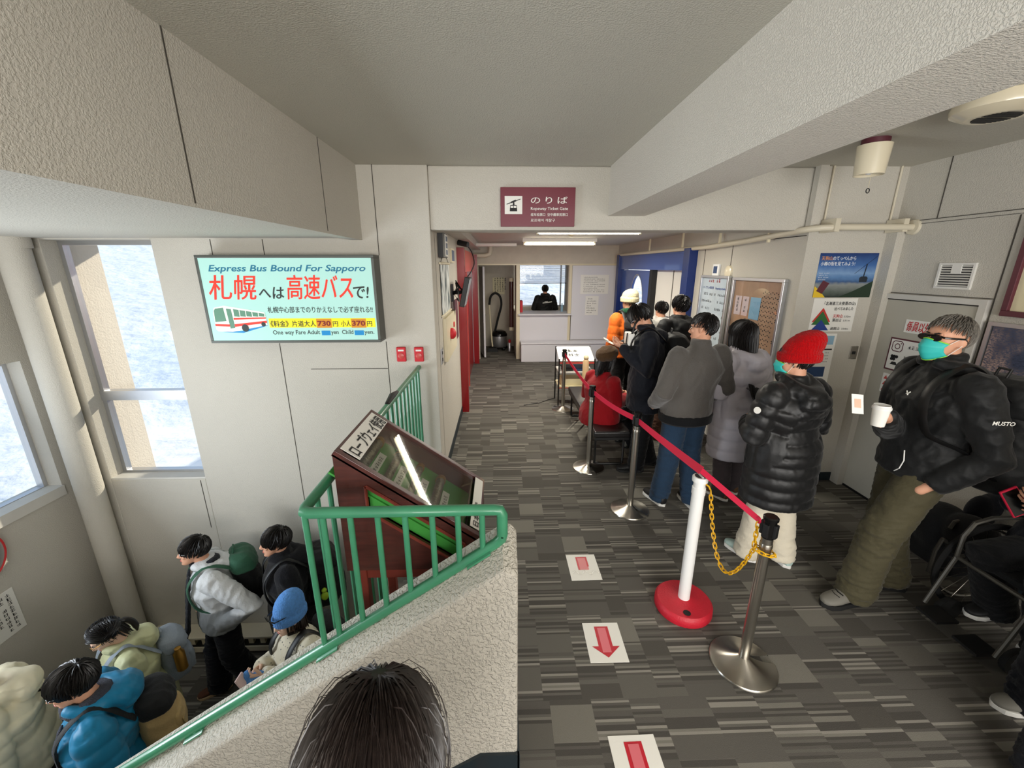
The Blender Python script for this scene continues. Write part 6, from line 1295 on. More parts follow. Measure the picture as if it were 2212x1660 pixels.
a.pants('olive', hip=(.175, .135), r=(.108, .092, .088), fold=.012, vox=.010, ank=.05, ff=40); a.shoes('shoe_grey', 'black_rubber', size=1.12, yawR=-.1, yawL=.3)
j = a.jacket('black_shell', hem=.83, bulk=1.12, hw=.185, hd=.14, chest=.20, depth=.135, sleeve=(.1, .083, .062), collar=.09, hood=(.052, .05, .055), fold=.009, vox=.0095, name='jacket', cuff=-.055)
z = MB(); z.tube([a.T((-.12, .172, 1.0), 't'), a.T((-.14, .178, .95), 't'), a.T((-.13, .182, .9), 't'), a.T((-.1, .18, .87), 't')], .003, 6); z.build('zip_cord', 'white_plastic', a.root)
ar = (a.J['shL'] * .45 + a.J['elL'] * .55); nL = V3((-1, .12, .0)).normalized(); P = Plane(ar + nL * .1 + V3((0, .06, .045)), (0, -1, 0.0), (0, 0, 1)); P.n = nL
m = MB(); 
for ch in [0]: P.text(m, 'MUSTO', 0.0, 0.0, 0.028, 0.095, 0.02, 0.1, h=0.0)
m.build('sleeve_lettering', 'paper', a.root)
m = MB(); c = a.T((-.07, .185, 1.3), 't'); m.tube([c + V3((-.012, 0, .012)), c, c + V3((.012, 0, -.004))], .003, 6); m.tube([c + V3((0, 0, -.01)), c + V3((.012, 0, .012))], .003, 6); m.build('chest_mark', 'paper', a.root)
bp, bc = a.backpack('large black backpack worn by the person in sunglasses', 'black_shell', (.19, .14, .3), (0, -.33, 1.08), 'black', 'black_shell', sag=-.05)
m = MB(); m.obox(bc + V3((-.12, -.1, .13)), (.006, 0, 0), (0, .035, .012), (0, -.004, .012)); m.build('buckle', 'alu', bp)
t = thing('paper_cup', 'white paper cup with a lid in the hand of the masked person', 'cup', tuple(cupc))
m = MB(); m.lathe([(0.0, 0), (.029, 0), (.038, .094), (0, .094)], cupc, n=28); m.build('cup', 'paper', t, smooth=True); m = MB(); m.lathe([(.0415, .092), (.0415, .102), (.038, .106), (.036, .114), (.033, .112), (0, .11)], cupc, n=28); m.build('lid', 'white_plastic', t, smooth=True)
cc = onY(1856, 872, 1.97); t = thing('photo_card', 'small white photo card held beside the paper cup', 'card', tuple(cc)); P = Plane(cc + V3((-.04, 0, .0)), (1, -.2, -.05), (-.25, 0, 1)); m = MB(); P.rect(m, 0, -.055, .055, .055, 0.001, .0015); m.build('card', 'paper', t); m = MB(); P.rect(m, .012, -.02, .043, .03, 0.002); m.build('portrait', 'skin_pale', t)
# -- person in the red hat
fb, hb, lb = 16, 1.60, (1.90, 2.47, 0)
b = Person('person in a red knitted hat and long black puffer coat', lb, fb, hb, vox=.0085, lean=(.0, -.06), head=(4, 34, 0), ankL=(-.11, .06, .085), ankR=(.1, -.07, .085), wrL=(-.1, .24, 1.06), wrR=(.12, .22, 1.04), elL=(-.29, .02, 1.06), elR=(.3, .0, 1.06))
b.body(palms=('L', 'R')); b.hair('hair_black', n=240, length=(.06, .1), front=.5, back=-.75, puff=1.0)
b.beanie('red_knit', top=.205, puff=1.08, back=-.05); b.mask()
b.pants('cream_trouser', hip=(.17, .13), r=(.105, .092, .09), fold=.006, ank=.035); b.shoes('shoe_mint', 'white_paint', size=1.0)
b.jacket('black_puffer', hem=.54, bulk=1.28, hw=.205, hd=.165, chest=.2, depth=.145, sleeve=(.108, .098, .07), collar=.06, hood=(.062, .075, .06), quilt=.082, name='puffer_coat', fold=.005, vox=.010, amp=.013)
m = MB(); c = b.J['shL'].lerp(b.J['elL'], .42); nn = V3((-.9, -.25, .2)).normalized(); m.lathe([(.021, 0), (.021, .004), (0, .005)], c + nn * .108, axis=nn, n=20); m.build('sleeve_badge', 'paper', b.root)
# -- grey jacket
fc, hc, lc = 12, 1.70, (1.55, 3.20, 0)
c_ = Person('person in a charcoal grey jacket and blue jeans with black-rimmed glasses', lc, fc, hc, vox=.0085, lean=(.02, .14), head=(2, 34, 4), w=1.06, ankL=(-.13, .06, .085), ankR=(.12, -.06, .085), wrL=(-.2, .16, .92), wrR=(.22, .16, .92), elL=(-.265, -.05, 1.07), elR=(.335, -.04, 1.07))
c_.body(); c_.hair('hair_black', n=520, length=(.03, .055), rad=.0046, front=.42, side=.1, back=-.72, fall=.25); c_.glasses('black')
c_.pants('denim', hip=(.18, .135), r=(.108, .088, .078), fold=.008); c_.shoes('shoe_black', 'white_paint', size=1.03)
c_.jacket('grey_wool', hem=.86, bulk=1.22, hw=.18, hd=.14, chest=.205, depth=.135, sleeve=(.1, .088, .062), collar=.075, fold=.006)
m = MB(); rg = [c_.T((0, 0, z), 't') for z in (.80, .875)]; m.loft([(rg[0], V3((.21, 0, 0)), V3((0, .165, 0))), (rg[0] + V3((0, 0, .015)), V3((.226, 0, 0)), V3((0, .18, 0))), (rg[1], V3((.228, 0, 0)), V3((0, .182, 0))), (rg[1] + V3((0, 0, .01)), V3((.215, 0, 0)), V3((0, .17, 0)))], 32); m.build('waistband', 'black_trouser', c_.root, smooth=True)
# -- long hair, pale lilac coat
fd, hd_, ld = 20, 1.62, (2.09, 3.34, 0)
d = Person('person with long black hair in a pale grey padded coat', ld, fd, hd_, vox=.011, lean=(.02, -.10), head=(4, 10, 0), ankL=(-.1, -.02, .085), ankR=(.1, .03, .085), wrL=(-.1, .24, 1.05), wrR=(.12, .22, 1.05), elL=(-.28, .0, 1.08), elR=(.28, .0, 1.08))
d.body(face_detail=False); d.hair('hair_black', n=620, puff=1.14, long=(.42, .6), rad=.008, front=.4, back=-.7, fall=.6, segs=10, seed=4)
d.pants('taupe_trouser', r=(.1, .085, .075)); d.shoes('boot_tan', 'white_paint')
d.jacket('lilac_puffer', hem=.44, bulk=1.26, hw=.205, hd=.16, chest=.205, depth=.145, sleeve=(.108, .098, .07), collar=.06, hood=(.055, .06, .05), quilt=.1, name='padded_coat', amp=.012)
# -- navy coat looking at papers
fe, he, le = 76, 1.74, (1.46, 3.90, 0)
e = Person('person in a navy coat with head bowed over papers beside the bench', le, fe, he, vox=.0085, lean=(.10, 0), head=(38, 0, 0), hpos=(0, .12, 1.545), ankL=(-.1, .05, .085), ankR=(.1, -.1, .085), wrL=(-.08, .25, 1.27), wrR=(.08, .25, 1.27), elL=(-.24, .04, 1.08), elR=(.24, .02, 1.08))
HF = dict(f=(0, .75, .3), n=(0, .3, 1), curl=.55)
e.body(hL=dict(f=(.3, .75, .2), n=(.4, -.1, .9), curl=.5), hR=dict(f=(-.3, .75, .2), n=(-.4, -.1, .9), curl=.5)); e.hair('hair_black', n=560, length=(.06, .095), rad=.0055, front=.45, side=.05, back=-.6, fall=.35, lift=1.06); e.glasses('alu')
e.pants('black_trouser', r=(.105, .088, .08)); e.shoes('shoe_black', 'black_rubber')
e.jacket('navy_coat', hem=.66, bulk=1.2, hw=.19, hd=.15, chest=.2, depth=.14, sleeve=(.1, .088, .064), collar=.07, hood=(.05, .05, .045), fold=.007, name='coat')
e.backpack('black backpack on the back of the navy coat', 'black_shell', (.16, .11, .24), (0, -.25, 1.16), 'black')
pc = e.W(V3((.0, .33, 1.30)) * e.k); t = thing('paper_sheet', 'folded white paper in the hands of the bowed navy-coated person', 'paper', tuple(pc)); P = Plane(pc + V3((-.06, -.09, .0)), (.2, 1, 0), (-.8, .1, .35)); m = MB(); P.rect(m, .02, -.03, .15, .06, .001, .0015); m.build('sheet', 'paper', t); m = MB(); P.rect(m, .04, .03, .14, .08, .012, .0015); m.build('fold', 'paper', t)
sb = e.W(V3((-.05, .2, 1.35)) * e.k); t = thing('shoulder_bag', 'small white bag with black straps carried in front of the navy coat', 'bag', tuple(sb)); m = MB(); m.obox(sb, (.03, .0, 0), (0, .075, 0), (0, 0, .06)); m.build('bag_body', 'paper', t, bevel=.012, bseg=3)
m = MB(); m.tube([sb + V3((0, -.07, .05)), sb + V3((.03, -.05, .15)), sb + V3((.12, .0, .24))], .01, 6, .4); m.tube([sb + V3((-.032, -.04, .06)), sb + V3((-.034, -.02, -.06))], .008, 6, .4); m.build('strap', 'black', t)
# -- seated red coat
ff_, hf, lf = -62, 1.60, (1.10, 4.30, 0)
f = Person('person in a red coat and brown beret sitting on the bench', lf, ff_, hf, vox=.0095, lean=(.1, 0), head=(18, -10, 0), drop=.45, kneeL=(-.11, .42, .49), kneeR=(.11, .42, .49), ankL=(-.1, .48, .085), ankR=(.1, .44, .085), wrL=(-.1, .32, .68), wrR=(.1, .32, .68), elL=(-.27, .0, .68), elR=(.27, .0, .68))
f.body(face_detail=False); f.hair('hair_black', n=300, long=(.16, .2), rad=.008, front=.4, back=-.7, fall=.5, segs=6)
H = f.H; HR = f.HM.to_3x3(); R2 = HR @ Matrix.Rotation(.62, 3, 'X'); c0 = H(0, -.03, .065); mb = MB(); mb.loft([(c0 + R2 @ V3((0, 0, z)), R2 @ V3((w, 0, 0)), R2 @ V3((0, l, 0))) for z, w, l in ((-.045, .09, .105), (-.01, .118, .128), (.03, .126, .136), (.07, .108, .116), (.1, .065, .07), (.11, .02, .02))], 28)
me = remesh(mb, .008, 3); Pp = coords(me); Nn = normals(me); setco(me, Pp + Nn * (.006 * nz3(Pp, 60, 2))[:, None]); finish(me, 'beret', 'brown_beret', f.root)
f.pants('black_trouser', r=(.1, .08, .07), seat=True, fold=.005); f.shoes('shoe_grey', 'black_rubber')
f.jacket('red_coat', hem=.84, bulk=1.28, hw=.215, hd=.17, chest=.2, depth=.145, sleeve=(.098, .085, .062), collar=.05, name='coat', fold=.006)
# -- cream hat with the orange jacket
g = Person('person in a cream knitted hat and orange jacket near the blue door', (1.70, 5.42, 0), 14, 1.74, vox=.011, head=(0, 6, 0))
g.body(face_detail=False); g.hair('hair_brown', n=120, length=(.05, .07), back=-.7); g.beanie('cream_knit', top=.16, puff=1.12); g.pants('black_trouser'); g.shoes('shoe_black', 'black_rubber')
g.jacket('orange', bulk=1.2, sleeve=(.1, .09, .065), collar=.05, quilt=.11, amp=.008); g.scarf('green_knit', r=.042)
g.backpack('black backpack worn over the orange jacket', 'black_shell', (.17, .11, .25), (0, -.24, 1.16), 'black')
# -- spiky hair, black jacket, brown trousers
h = Person('person with spiky black hair, black jacket and brown trousers behind the navy coat', (2.06, 4.66, 0), 8, 1.74, vox=.010, head=(0, 4, 0), ankL=(-.14, .0, .085), ankR=(.12, .05, .085))
h.body(face_detail=False); h.hair('hair_black', n=460, length=(.05, .09), rad=.006, fall=-.15, lift=1.06, back=-.6); h.pants('brown_trouser', r=(.105, .085, .075), fold=.009); h.shoes('boot_tan', 'boot_tan', boot=.08)
h.jacket('black_shell', hem=.78, bulk=1.22, hw=.19, hd=.14, chest=.2, depth=.135, sleeve=(.1, .088, .062), collar=.07, hood=(.045, .04, .035))
i_ = Person('person with black hair and a white hood farthest back in the queue', (2.22, 5.62, 0), 18, 1.60, vox=.012); i_.body(face_detail=False); i_.hair('hair_black', n=260, length=(.06, .08), rad=.007); i_.pants('black_trouser'); i_.shoes('shoe_black')
cloth('white_puffer', '#e8e6e0', 0.6); i_.jacket('white_puffer', bulk=1.2, hood=(.055, .045, .05), sleeve=(.1, .088, .062))
# -- attendant in the booth
k_ = Person('person in a black jacket seen from behind inside the ticket booth', (1.14, 10.55, 0), 8, 1.62, vox=.010, w=1.1, wrL=(-.16, .28, 1.05), wrR=(.16, .28, 1.05), elL=(-.3, .0, 1.08), elR=(.3, .0, 1.08))
k_.body(face_detail=False); k_.hair('hair_black', n=300, length=(.06, .09), rad=.0065, back=-.7); k_.pants('black_trouser'); k_.shoes('shoe_black'); k_.jacket('black_shell', hem=.8, bulk=1.25, chest=.21, sleeve=(.1, .09, .065), hood=(.05, .05, .04))
P = Plane(k_.T((-.11, -.19, 1.23), 't'), (1, 0, .12), (0, 0, 1)); m = MB(); P.rect(m, 0, 0, .24, .022, 0.0); P.rect(m, .05, .03, .13, .045, 0.0); m.build('back_lettering', 'paper', k_.root)
# ------------------------------------------------------------------ people: the stairwell
def cloth2(name, top, bot, z, wid=.01):
    m = cloth(name, top); k = NT(m); tc = k.n('ShaderNodeTexCoord'); sp = k.n('ShaderNodeSeparateXYZ'); k.l(tc.outputs['Object'], sp.inputs[0])
    r = k.n('ShaderNodeMapRange', i_From_Min=z - wid, i_From_Max=z + wid); k.l(sp.outputs[2], r.inputs[0]); x = k.n('ShaderNodeMix', data_type='RGBA'); k.l(r.outputs[0], x.inputs[0]); x.inputs[6].default_value = lin(bot); x.inputs[7].default_value = lin(top); k.l(x.outputs[2], k.b.inputs['Base Color']); return m
cloth2('white_grey_shell', '#d4d6d8', '#8f9294', 1.09); cloth('navy_trouser', '#0f1119', 0.85); cloth('brown_suede', '#5a3826', 0.8); cloth('dark_scarf', '#22242b', 0.95, 0.6, 140); cloth('pack_green', '#2f5a45', 0.7); cloth('pack_black', '#101113', 0.7); cloth('cream_puffer', '#d9d0b4', 0.5, 0.12, 40); cloth('teal_puffer', '#0e6f96', 0.45, 0.12, 40); cloth('pale_green_puffer', '#c3c49a', 0.5, 0.12, 40); cloth('pack_grey', '#8f98a3', 0.75); cloth('pack_tan', '#b59a6a', 0.75); cloth('black_wool', '#131318', 0.95, 0.5, 120)
knit('blue_knit', '#5f97dd'); knit('plaid_knit', '#3b3d47')
def dots_knit():
    m = bpy.data.materials.new('dotted_knit'); m.use_nodes = True; k = NT(m); tc = k.n('ShaderNodeTexCoord'); v = k.n('ShaderNodeTexVoronoi', i_Scale=38.0, i_Randomness=0.25); k.l(tc.outputs['Object'], v.inputs['Vector']); r = k.n('ShaderNodeValToRGB'); r.color_ramp.elements[0].position = .16; r.color_ramp.elements[0].color = lin('#4a4a48'); r.color_ramp.elements[1].position = .2; r.color_ramp.elements[1].color = lin('#d8cfb8'); k.l(v.outputs['Distance'], r.inputs[0]); k.l(r.outputs[0], k.b.inputs['Base Color']); k.b.inputs['Roughness'].default_value = .95; k.b.inputs['Sheen Weight'].default_value = .4; MATS['dotted_knit'] = m
dots_knit()
def map_mat():
    m = bpy.data.materials.new('printed_map'); m.use_nodes = True; k = NT(m); tc = k.n('ShaderNodeTexCoord'); n1 = k.n('ShaderNodeTexNoise', i_Scale=40.0, i_Detail=4.0); k.l(tc.outputs['Object'], n1.inputs['Vector']); r = k.n('ShaderNodeValToRGB'); e = r.color_ramp; e.elements[0].position = .4; e.elements[0].color = lin('#8f9a7a'); e.elements[1].position = .6; e.elements[1].color = lin('#d8cfb0'); k.l(n1.outputs[0], r.inputs[0]); k.l(r.outputs[0], k.b.inputs['Base Color']); MATS['printed_map'] = m
map_mat()
# -- grey and white jacket, green pack
q1 = Person('person in a white and grey jacket with a green backpack on the landing', (-2.52, 3.06, ZL), 124, 1.73, vox=.0085, lean=(.10, 0), head=(-6, 0, 0), hpos=(0, .10, 1.58), ankL=(-.09, -.16, .1), ankR=(.09, .16, .085), kneeL=(-.1, .0, .49), kneeR=(.095, .12, .49), wrL=(-.2, .02, .93), elL=(-.34, -.23, 1.10), wrR=(.2, .1, .93), elR=(.3, -.1, 1.08))
q1.body(); q1.hair('hair_black', n=560, length=(.06, .095), rad=.0056, front=.4, side=-.05, back=-.6, fall=.35, lift=1.06); q1.glasses('alu')
q1.pants('navy_trouser', hip=(.17, .13), r=(.105, .092, .09), fold=.009); q1.shoes('brown_suede', 'wood_pale', boot=.04)
q1.jacket('white_grey_shell', hem=.84, bulk=1.2, hw=.19, hd=.15, chest=.2, depth=.14, sleeve=(.1, .088, .062), collar=.07, hood=(.05, .035, .05), fold=.009)
q1.scarf('dark_scarf', r=.03, tails=[[(-.05, .12, 1.38), (-.06, .17, 1.2), (-.05, .24, .95), (-.04, .32, .70)], [(.05, .12, 1.38), (.05, .18, 1.2), (.04, .23, 1.0), (.03, .27, .80)]])
b1, c1 = q1.backpack('green and black hiking backpack on the white and grey jacket', 'pack_black', (.155, .10, .25), (0, -.23, 1.2), 'pack_green', 'pack_black', 'pack_green')
# -- black jacket with a yellow charm on the pack
q2 = Person('person with a black fringe and black hooded jacket nearest the far landing wall', (-1.89, 3.04, ZL), 120, 1.80, vox=.0085, head=(-4, 0, 0), lean=(.03, 0))
q2.body(); q2.hair('hair_black', n=640, length=(.075, .11), rad=.0058, front=.3, side=-.1, back=-.6, fall=.5, lift=1.05, fringe=.9); q2.pants('black_trouser'); q2.shoes('shoe_black', 'white_paint')
q2.jacket('black_wool', hem=.78, bulk=1.2, hw=.19, hd=.15, chest=.2, depth=.14, sleeve=(.1, .088, .062), collar=.08, hood=(.055, .04, .05))
b2, c2 = q2.backpack('black backpack with a lime charm on the far black jacket', 'pack_black', (.16, .12, .25), (0, -.27, 1.15), 'black')
mat('lime', '#b6d83a', 0.5); m = MB(); cm = c2 + V3((-.19, .02, -.05)); m.ball(cm, .022); m.ball(cm + V3((0, 0, -.06)), (.02, .032, .042)); m.build('charm', 'lime', b2, smooth=True)
# -- blue hat
q3 = Person('person in a fluffy blue hat and dotted cream cardigan by the sloping rail', (-1.51, 2.44, ZL), 142, 1.60, vox=.0085, head=(2, 0, 0), lean=(.05, 0), skin='skin_pale', wrL=(-.06, .30, 1.30), wrR=(.1, .26, 1.22), elL=(-.25, .0, 1.06), elR=(.25, .0, 1.06))
q3.body(hL=dict(f=(.2, .7, .4), n=(.6, -.2, .6), curl=.6)); q3.hair('hair_brown', n=420, long=(.3, .42), rad=.0065, front=.3, back=-.7, fall=.6, segs=9, seed=3, zmax=.2)
q3.beanie('blue_knit', top=.225, puff=1.06, tilt=.0)
gl = q3.glasses('black_gloss', dark=True, name='raised_sunglasses', z=.078, y=.122)
q3.pants('navy_trouser'); q3.shoes('shoe_black', 'white_paint'); q3.jacket('dotted_knit', hem=.82, bulk=1.22, hw=.19, hd=.15, chest=.2, depth=.14, sleeve=(.105, .1, .07), collar=.05, name='cardigan')
mt = q3.J['wrL'] + V3((0.01, .05, .0)); mb = MB(); mb.ball(mt, (.05, .07, .045)); mb.ball(mt + V3((.02, .03, .05)), (.028, .03, .045)); me = remesh(mb, .008, 3); finish(me, 'mitten', 'blue_knit', q3.root)
bb, cb = q3.backpack('dark backpack worn over the dotted cardigan', 'pack_black', (.14, .1, .2), (0, -.24, 1.15), 'black')
pc = q3.W(q3.J['wrL'] + V3((0, .11, .03))); t = thing('phone', 'phone with a pale printed back in the blue mitten', 'phone', tuple(pc)); m = MB(); m.obox(pc, (.006, .0, .003), (0, .036, 0), (-.03, 0, .07)); m.build('case', 'slip_pink', t, bevel=.004)
# -- pale green puffer with the map
q4 = Person('person in glasses and a pale green puffer reading a folded map', (-2.70, 2.40, ZL), 138, 1.58, vox=.0085, head=(26, 0, 0), hpos=(0, .10, 1.55), lean=(.10, 0), skin='skin_pale', wrL=(-.06, .27, 1.26), wrR=(.1, .26, 1.24), elL=(-.26, .04, 1.06), elR=(.26, .04, 1.06))
q4.body(hL=dict(f=(.1, .6, .6), n=(.2, .7, -.4), curl=.5), hR=dict(f=(-.1, .6, .6), n=(-.2, .7, -.4), curl=.5)); q4.hair('hair_black', n=620, long=(.09, .13), rad=.0052, front=.42, side=.05, back=-.4, fall=.25, part=.0, lift=1.03, segs=6); q4.glasses('brass')
m = MB(); H = q4.H
m.tube(spline([H(0, -.095, .015), H(0, -.13, .0), H(.004, -.142, -.05), H(.004, -.13, -.11), H(0, -.105, -.16)], 5), [.016] * 4 + [.019] * 12 + [.016, .012, .008, .005, .003], 10)
m.build('ponytail', 'hair_black', q4.root, smooth=True)
q4.pants('cream_trouser'); q4.shoes('shoe_grey'); q4.jacket('pale_green_puffer', hem=.5, bulk=1.3, hw=.2, hd=.16, chest=.2, depth=.145, sleeve=(.108, .098, .07), collar=.05, hood=(.062, .03, .05), quilt=.1, name='puffer_coat')
b4, c4 = q4.backpack('grey backpack with a bottle pocket on the pale green puffer', 'pack_grey', (.14, .09, .2), (0, -.24, 1.12), 'pack_grey', 'pack_grey')
bt = q4.W(c4 + V3((-.16, -.02, .04))); t = thing('water_bottle', 'bronze bottle in the side pocket of the grey backpack', 'bottle', tuple(bt)); m = MB(); m.lathe([(0, -.1), (.035, -.1), (.035, .05), (.02, .075), (.02, .09), (0, .09)], bt); m.build('bottle', 'brass', t, smooth=True)
pc = q4.W(q4.J['wrL'] * .5 + q4.J['wrR'] * .5 + V3((0, .1, .06))); fw = Matrix.Rotation(q4.root.rotation_euler.z, 3, 'Z')
t = thing('folded_map', 'folded printed map held up to the face above the pale green coat', 'map', tuple(pc)); P = Plane(pc - fw @ V3((.09, 0, .07)), fw @ V3((1, 0, 0)), fw @ V3((0, .35, 1))); m = MB(); P.rect(m, 0, 0, .09, .14, .001, .0015); m.build('leaf', 'printed_map', t); P2 = Plane(P.p(.09, 0), fw @ V3((1, .3, 0)), fw @ V3((0, .35, 1))); m = MB(); P2.rect(m, 0, 0, .09, .14, .001, .0015); m.build('leaf', 'printed_map', t)
# -- teal puffer
q5 = Person('person in glasses and a teal puffer with a tan backpack', (-2.40, 1.88, ZL), 128, 1.75, vox=.0085, head=(6, 0, 0), hpos=(0, .07, 1.57), lean=(.07, 0), wrL=(-.12, .24, 1.0), elL=(-.3, -.04, 1.06))
q5.body(); q5.hair('hair_black', n=620, length=(.07, .11), rad=.0058, front=.35, side=-.05, back=-.6, fall=.35, lift=1.06); q5.glasses('alu'); q5.pants('navy_trouser'); q5.shoes('shoe_black', 'white_paint')
q5.jacket('teal_puffer', hem=.84, bulk=1.28, hw=.19, hd=.15, chest=.2, depth=.145, sleeve=(.108, .096, .07), collar=.05, hood=(.066, .02, .055), quilt=.085, name='puffer_jacket'); q5.scarf('plaid_knit', r=.04, tails=[[(-.03, .12, 1.36), (-.04, .17, 1.25), (-.04, .18, 1.12)]])
b5, c5 = q5.backpack('tan and black backpack on the teal puffer', 'pack_tan', (.135, .09, .2), (0, -.225, 1.12), 'pack_black', 'pack_tan', 'pack_black')
m = MB(); m.tube([c5 + V3((-.1, -.12, -.05)), c5 + V3((-.12, -.15, -.2)), c5 + V3((-.1, -.13, -.34))], .012, 6, .4); m.build('tan_strap', 'pack_tan', b5)
# -- cream puffer at the picture edge
q6 = Person('person in a cream puffer jacket cut off by the left picture edge', (-3.14, 2.0, ZL), 124, 1.66, vox=.010, head=(10, 0, 0), lean=(.08, 0), wrL=(-.14, .26, 1.0), elL=(-.3, .0, 1.04))
q6.body(); q6.hair('hair_black', n=300); q6.pants('black_trouser'); q6.shoes('shoe_black'); q6.jacket('cream_puffer', hem=.80, bulk=1.3, hw=.2, hd=.155, chest=.205, depth=.15, sleeve=(.112, .1, .074), collar=.05, hood=(.066, .03, .055), quilt=.09, name='puffer_jacket')
m = MB(); m.tube([q6.T((.1, -.2, 1.1), 't'), q6.T((-.06, -.16, 1.43), 't'), q6.T((-.16, .02, 1.475), 't'), q6.T((-.13, .17, 1.3), 't'), q6.T((-.02, .2, 1.05), 't')], .018, 8, .3); o = m.build('bag_strap', 'black', q6.root, smooth=True)
# -- head of hair in the foreground
q7 = Person('person with long dark brown hair directly in front of the viewer', (-.185, .405, -.168), 8, 1.625, vox=.010, head=(14, 0, 0), w=.8)
q7.body(face_detail=True); q7.hair('hair_fore', n=5600, long=(.24, .36), rad=.0021, front=.35, side=-.1, back=-.75, fall=.42, segs=9, lift=1.04, puff=1.27, crown=(.05, .42, .9), seed=5, jit=.05, sides=4, flat=.6)
hs = q7.hair('hair_fore', n=90, long=(.2, .3), rad=.0009, front=.35, side=-.1, back=-.75, fall=.3, segs=9, lift=1.15, puff=1.27, crown=(.05, .42, .9), seed=8, jit=.35, sides=3); hs.name = 'stray_hair'
q7.jacket('black_wool', hem=.8, bulk=1.15); q7.pants('black_trouser'); q7.shoes('shoe_black')
# ------------------------------------------------------------------ wheelchair group at the right edge
wl = (2.88, 1.74, 0)
t = thing('wheelchair', 'black wheelchair with a silver hand rim at the right picture edge', 'wheelchair', wl)
for y, nm in ((1.50, 'wheel'), (1.98, 'wheel')):
    cx, cz = 2.88, .31; circ = lambda r: [(cx + r * math.cos(a), y, cz + r * math.sin(a)) for a in np.linspace(0, 2 * PI, 49)]
    m = MB(); m.tube(circ(.28), .018, 8); wh = m.build('wheel', 'black_rubber', t, smooth=True)
    m = MB(); m.tube([(p[0], y - (.035 if y < 1.7 else -.035), p[2]) for p in circ(.24)], .009, 8); m.build('hand_rim', 'steel', wh, smooth=True)
    m = MB(); m.cyl((cx, y - .03, cz), (cx, y + .03, cz), .025); m.build('hub', 'steel', wh)
    m = MB()
    for q in range(18): a = 2 * PI * q / 18; m.cyl((cx, y, cz), (cx + .27 * math.cos(a), y, cz + .27 * math.sin(a)), .0016, n=5)
    o = m.build('spokes', 'steel', wh)
m = MB()
for y in (1.56, 1.92): m.tube([(2.62, y, .44), (2.62, y, .58), (2.66, y, .66), (2.75, y, .69), (3.1, y, .69), (3.13, y, .95)], .012, 8); m.tube([(2.62, y, .44), (3.12, y, .44)], .012, 8); m.tube([(2.62, y, .44), (2.52, y, .12)], .012, 8); m.tube([(3.12, y, .3), (3.13, y, .95), (3.2, y, .96)], .012, 8)
m.tube([(3.1, 1.56, .44), (3.1, 1.92, .44)], .012, 8); m.tube([(2.62, 1.56, .44), (2.62, 1.92, .44)], .012, 8)
mat('tube_grey', '#5e5b54', 0.4, metal=0.5); m.build('frame', 'tube_grey', t, smooth=True)
m = MB(); m.box(2.64, 3.1, 1.57, 1.91, .455, .49); m.build('seat', 'pack_black', t, bevel=.01); m = MB(); m.box(3.12, 3.15, 1.57, 1.91, .5, .95); m.build('backrest', 'pack_black', t, bevel=.01)
for y in (1.57, 1.91): m = MB(); m.cyl((2.66, y - .015, .075), (2.66, y + .015, .075), .075); m.build('castor', 'black_rubber', t, smooth=True)
for y in (1.64, 1.84): m = MB(); m.box(2.45, 2.58, y - .06, y + .06, .1, .115); m.build('footrest', 'black', t)
# walking frame folded beside the wall
t = thing('walking_frame', 'grey tubular walking frame with a curved handle between the man and the wheelchair', 'walking frame', (2.75, 2.3, 0))
hp = lambda px, py, Y: onY(px, py, Y)
Yw = 2.3; m = MB(); m.tube([hp(2052, 1142, Yw), hp(2062, 1128, Yw), hp(2080, 1124, Yw), hp(2100, 1130, Yw), hp(2150, 1160, Yw)], .012, 8); m.build('curved_handle', 'tube_grey', t, smooth=True)
m = MB(); m.tube([hp(2102, 1135, Yw), hp(2085, 1190, Yw)], .016, 8); m.tube([hp(2036, 1165, Yw), hp(2075, 1190, Yw), hp(2117, 1220, Yw)], .013, 8); m.tube([hp(2036, 1165, Yw), hp(2020, 1190, Yw), V3((hp(2020, 1190, Yw).x, Yw, 0.0))], .012, 8); e0 = hp(2117, 1220, Yw); m.tube([e0, V3((e0.x, Yw, 0))], .012, 8); e1 = hp(2150, 1160, Yw); m.tube([e1, V3((e1.x, Yw, 0))], .012, 8); m.build('frame', 'tube_grey', t, smooth=True)
m = MB(); c = hp(2085, 1215, Yw + .06); m.obox(c, (.13, 0, 0), (0, .08, 0), (0, 0, .09)); m.build('basket', 'black', t, bevel=.02)
c = onX(2030, 1165, 3.16); t = thing('floor_bag', 'black bag slumped against the right wall behind the man', 'bag', (3.16, c.y, 0)); mb = MB(); mb.ball((3.16, c.y + .0, .22), (.13, .2, .22)); mb.ball((3.14, c.y - .18, .3), (.12, .16, .16)); mb.box(3.06, 3.26, c.y - .2, c.y + .15, .0, .1); me = remesh(mb, .012, 6); Pp = coords(me); setco(me, Pp + normals(me) * (.012 * nz3(Pp, 14, 3))[:, None] - np.array((3.16, c.y, 0))); finish(me, 'bag_body', 'pack_black', t)
c = hp(2120, 1100, 2.35); t = thing('navy_bag', 'navy cloth bag hanging behind the walking frame', 'bag', tuple(c)); mb = MB(); mb.ball((0, 0, -.02), (.1, .07, .12)); mb.ball((.08, 0, .03), (.1, .07, .09)); me = remesh(mb, .01, 4); Pp = coords(me); setco(me, Pp + normals(me) * (.01 * nz3(Pp, 20, 3))[:, None]); finish(me, 'bag_body', 'navy_trouser', t)
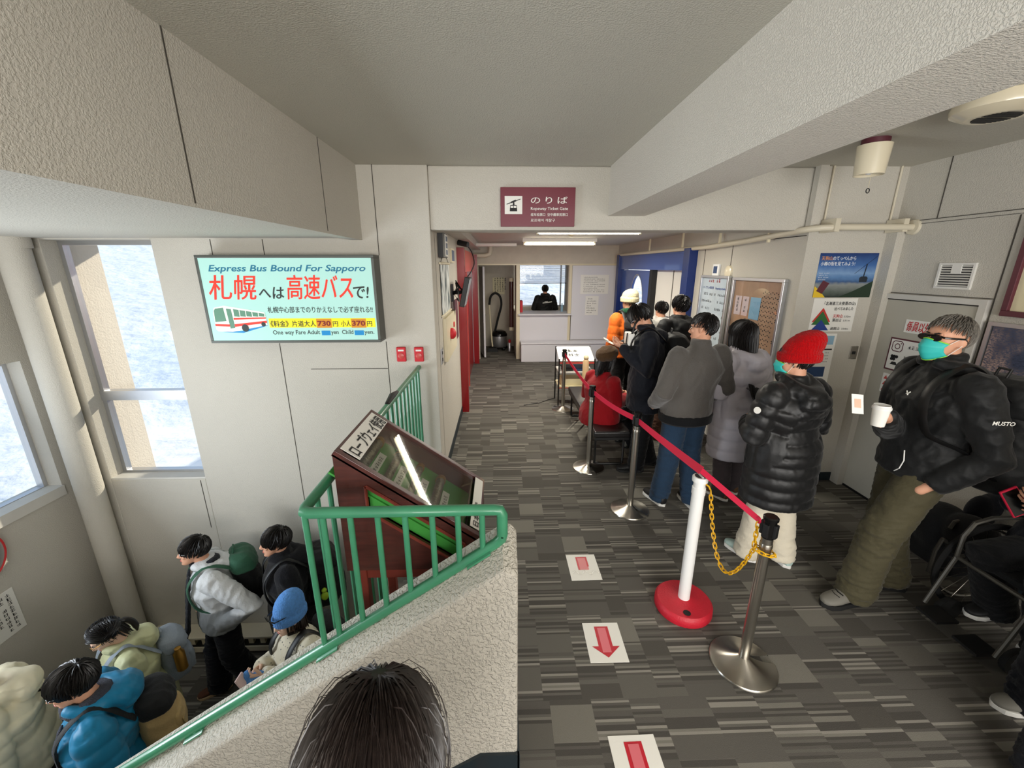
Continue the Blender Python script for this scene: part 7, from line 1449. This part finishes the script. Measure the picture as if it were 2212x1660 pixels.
# seated person with the phone
ln = (3.04, 1.74, 0)
n_ = Person('person in dark clothes sitting in the wheelchair with a red-cased phone', ln, 96, 1.62, vox=.0095, drop=.36, lean=(.06, 0), kneeL=(-.15, .40, .56), kneeR=(.13, .38, .55), ankL=(-.11, .20, .2), ankR=(.11, .20, .2), wrL=LW(ln, 96, 1.62, (2.70, 1.72, .90)), wrR=(.14, .3, .88), elL=(-.26, .06, .80), elR=(.26, .04, .80))
n_.body(face_detail=False, hL=dict(f=(.1, .7, .35), n=(.6, .1, .5), curl=.6)); n_.hair('hair_grey', n=260); n_.pants('black_trouser', r=(.115, .1, .09), seat=True); n_.shoes('shoe_black', 'white_paint', size=1.0); n_.jacket('navy_coat', hem=.84, bulk=1.3, hw=.21, hd=.17, sleeve=(.105, .095, .072), collar=.06)
c = V3(onY(2192, 1085, 1.78)); t = thing('phone', 'phone in a bright red case held at the right picture edge', 'phone', tuple(c)); ax = V3((.45, -.2, -.75)).normalized(); ay = V3((.75, -.1, .5)).normalized(); nn = ax.cross(ay).normalized(); ay = nn.cross(ax)
m = MB(); m.obox(c, ax * .078, ay * .04, nn * .006); m.build('case', 'belt_red', t, bevel=.004); m = MB(); m.obox(c + nn * (.0065 if nn.y < 0 else -.0065), ax * .07, ay * .034, nn * .0008); m.build('screen', 'black_gloss', t)
# person standing nearest the right edge: leg and white-toed shoe
p_ = Person('person in navy trousers and white-toed shoes at the lower right edge', (2.47, 1.25, 0), 84, 1.66, vox=.011, elL=(-.2, .02, 1.08), elR=(.2, .0, 1.08), wrL=(-.12, .12, .95), wrR=(.12, .1, .95), ankL=(-.2, .26, .085), kneeL=(-.15, .16, .49), ankR=(.13, -.05, .085), kneeR=(.11, -.02, .49)); p_.body(face_detail=False, palms=()); p_.hair('hair_black', n=200); p_.pants('navy_trouser', r=(.115, .105, .105), fold=.01, ank=.03); p_.shoes('shoe_grey', 'white_paint'); p_.jacket('navy_coat', hem=.72, bulk=1.05, hw=.18, hd=.14, sleeve=(.085, .075, .06))
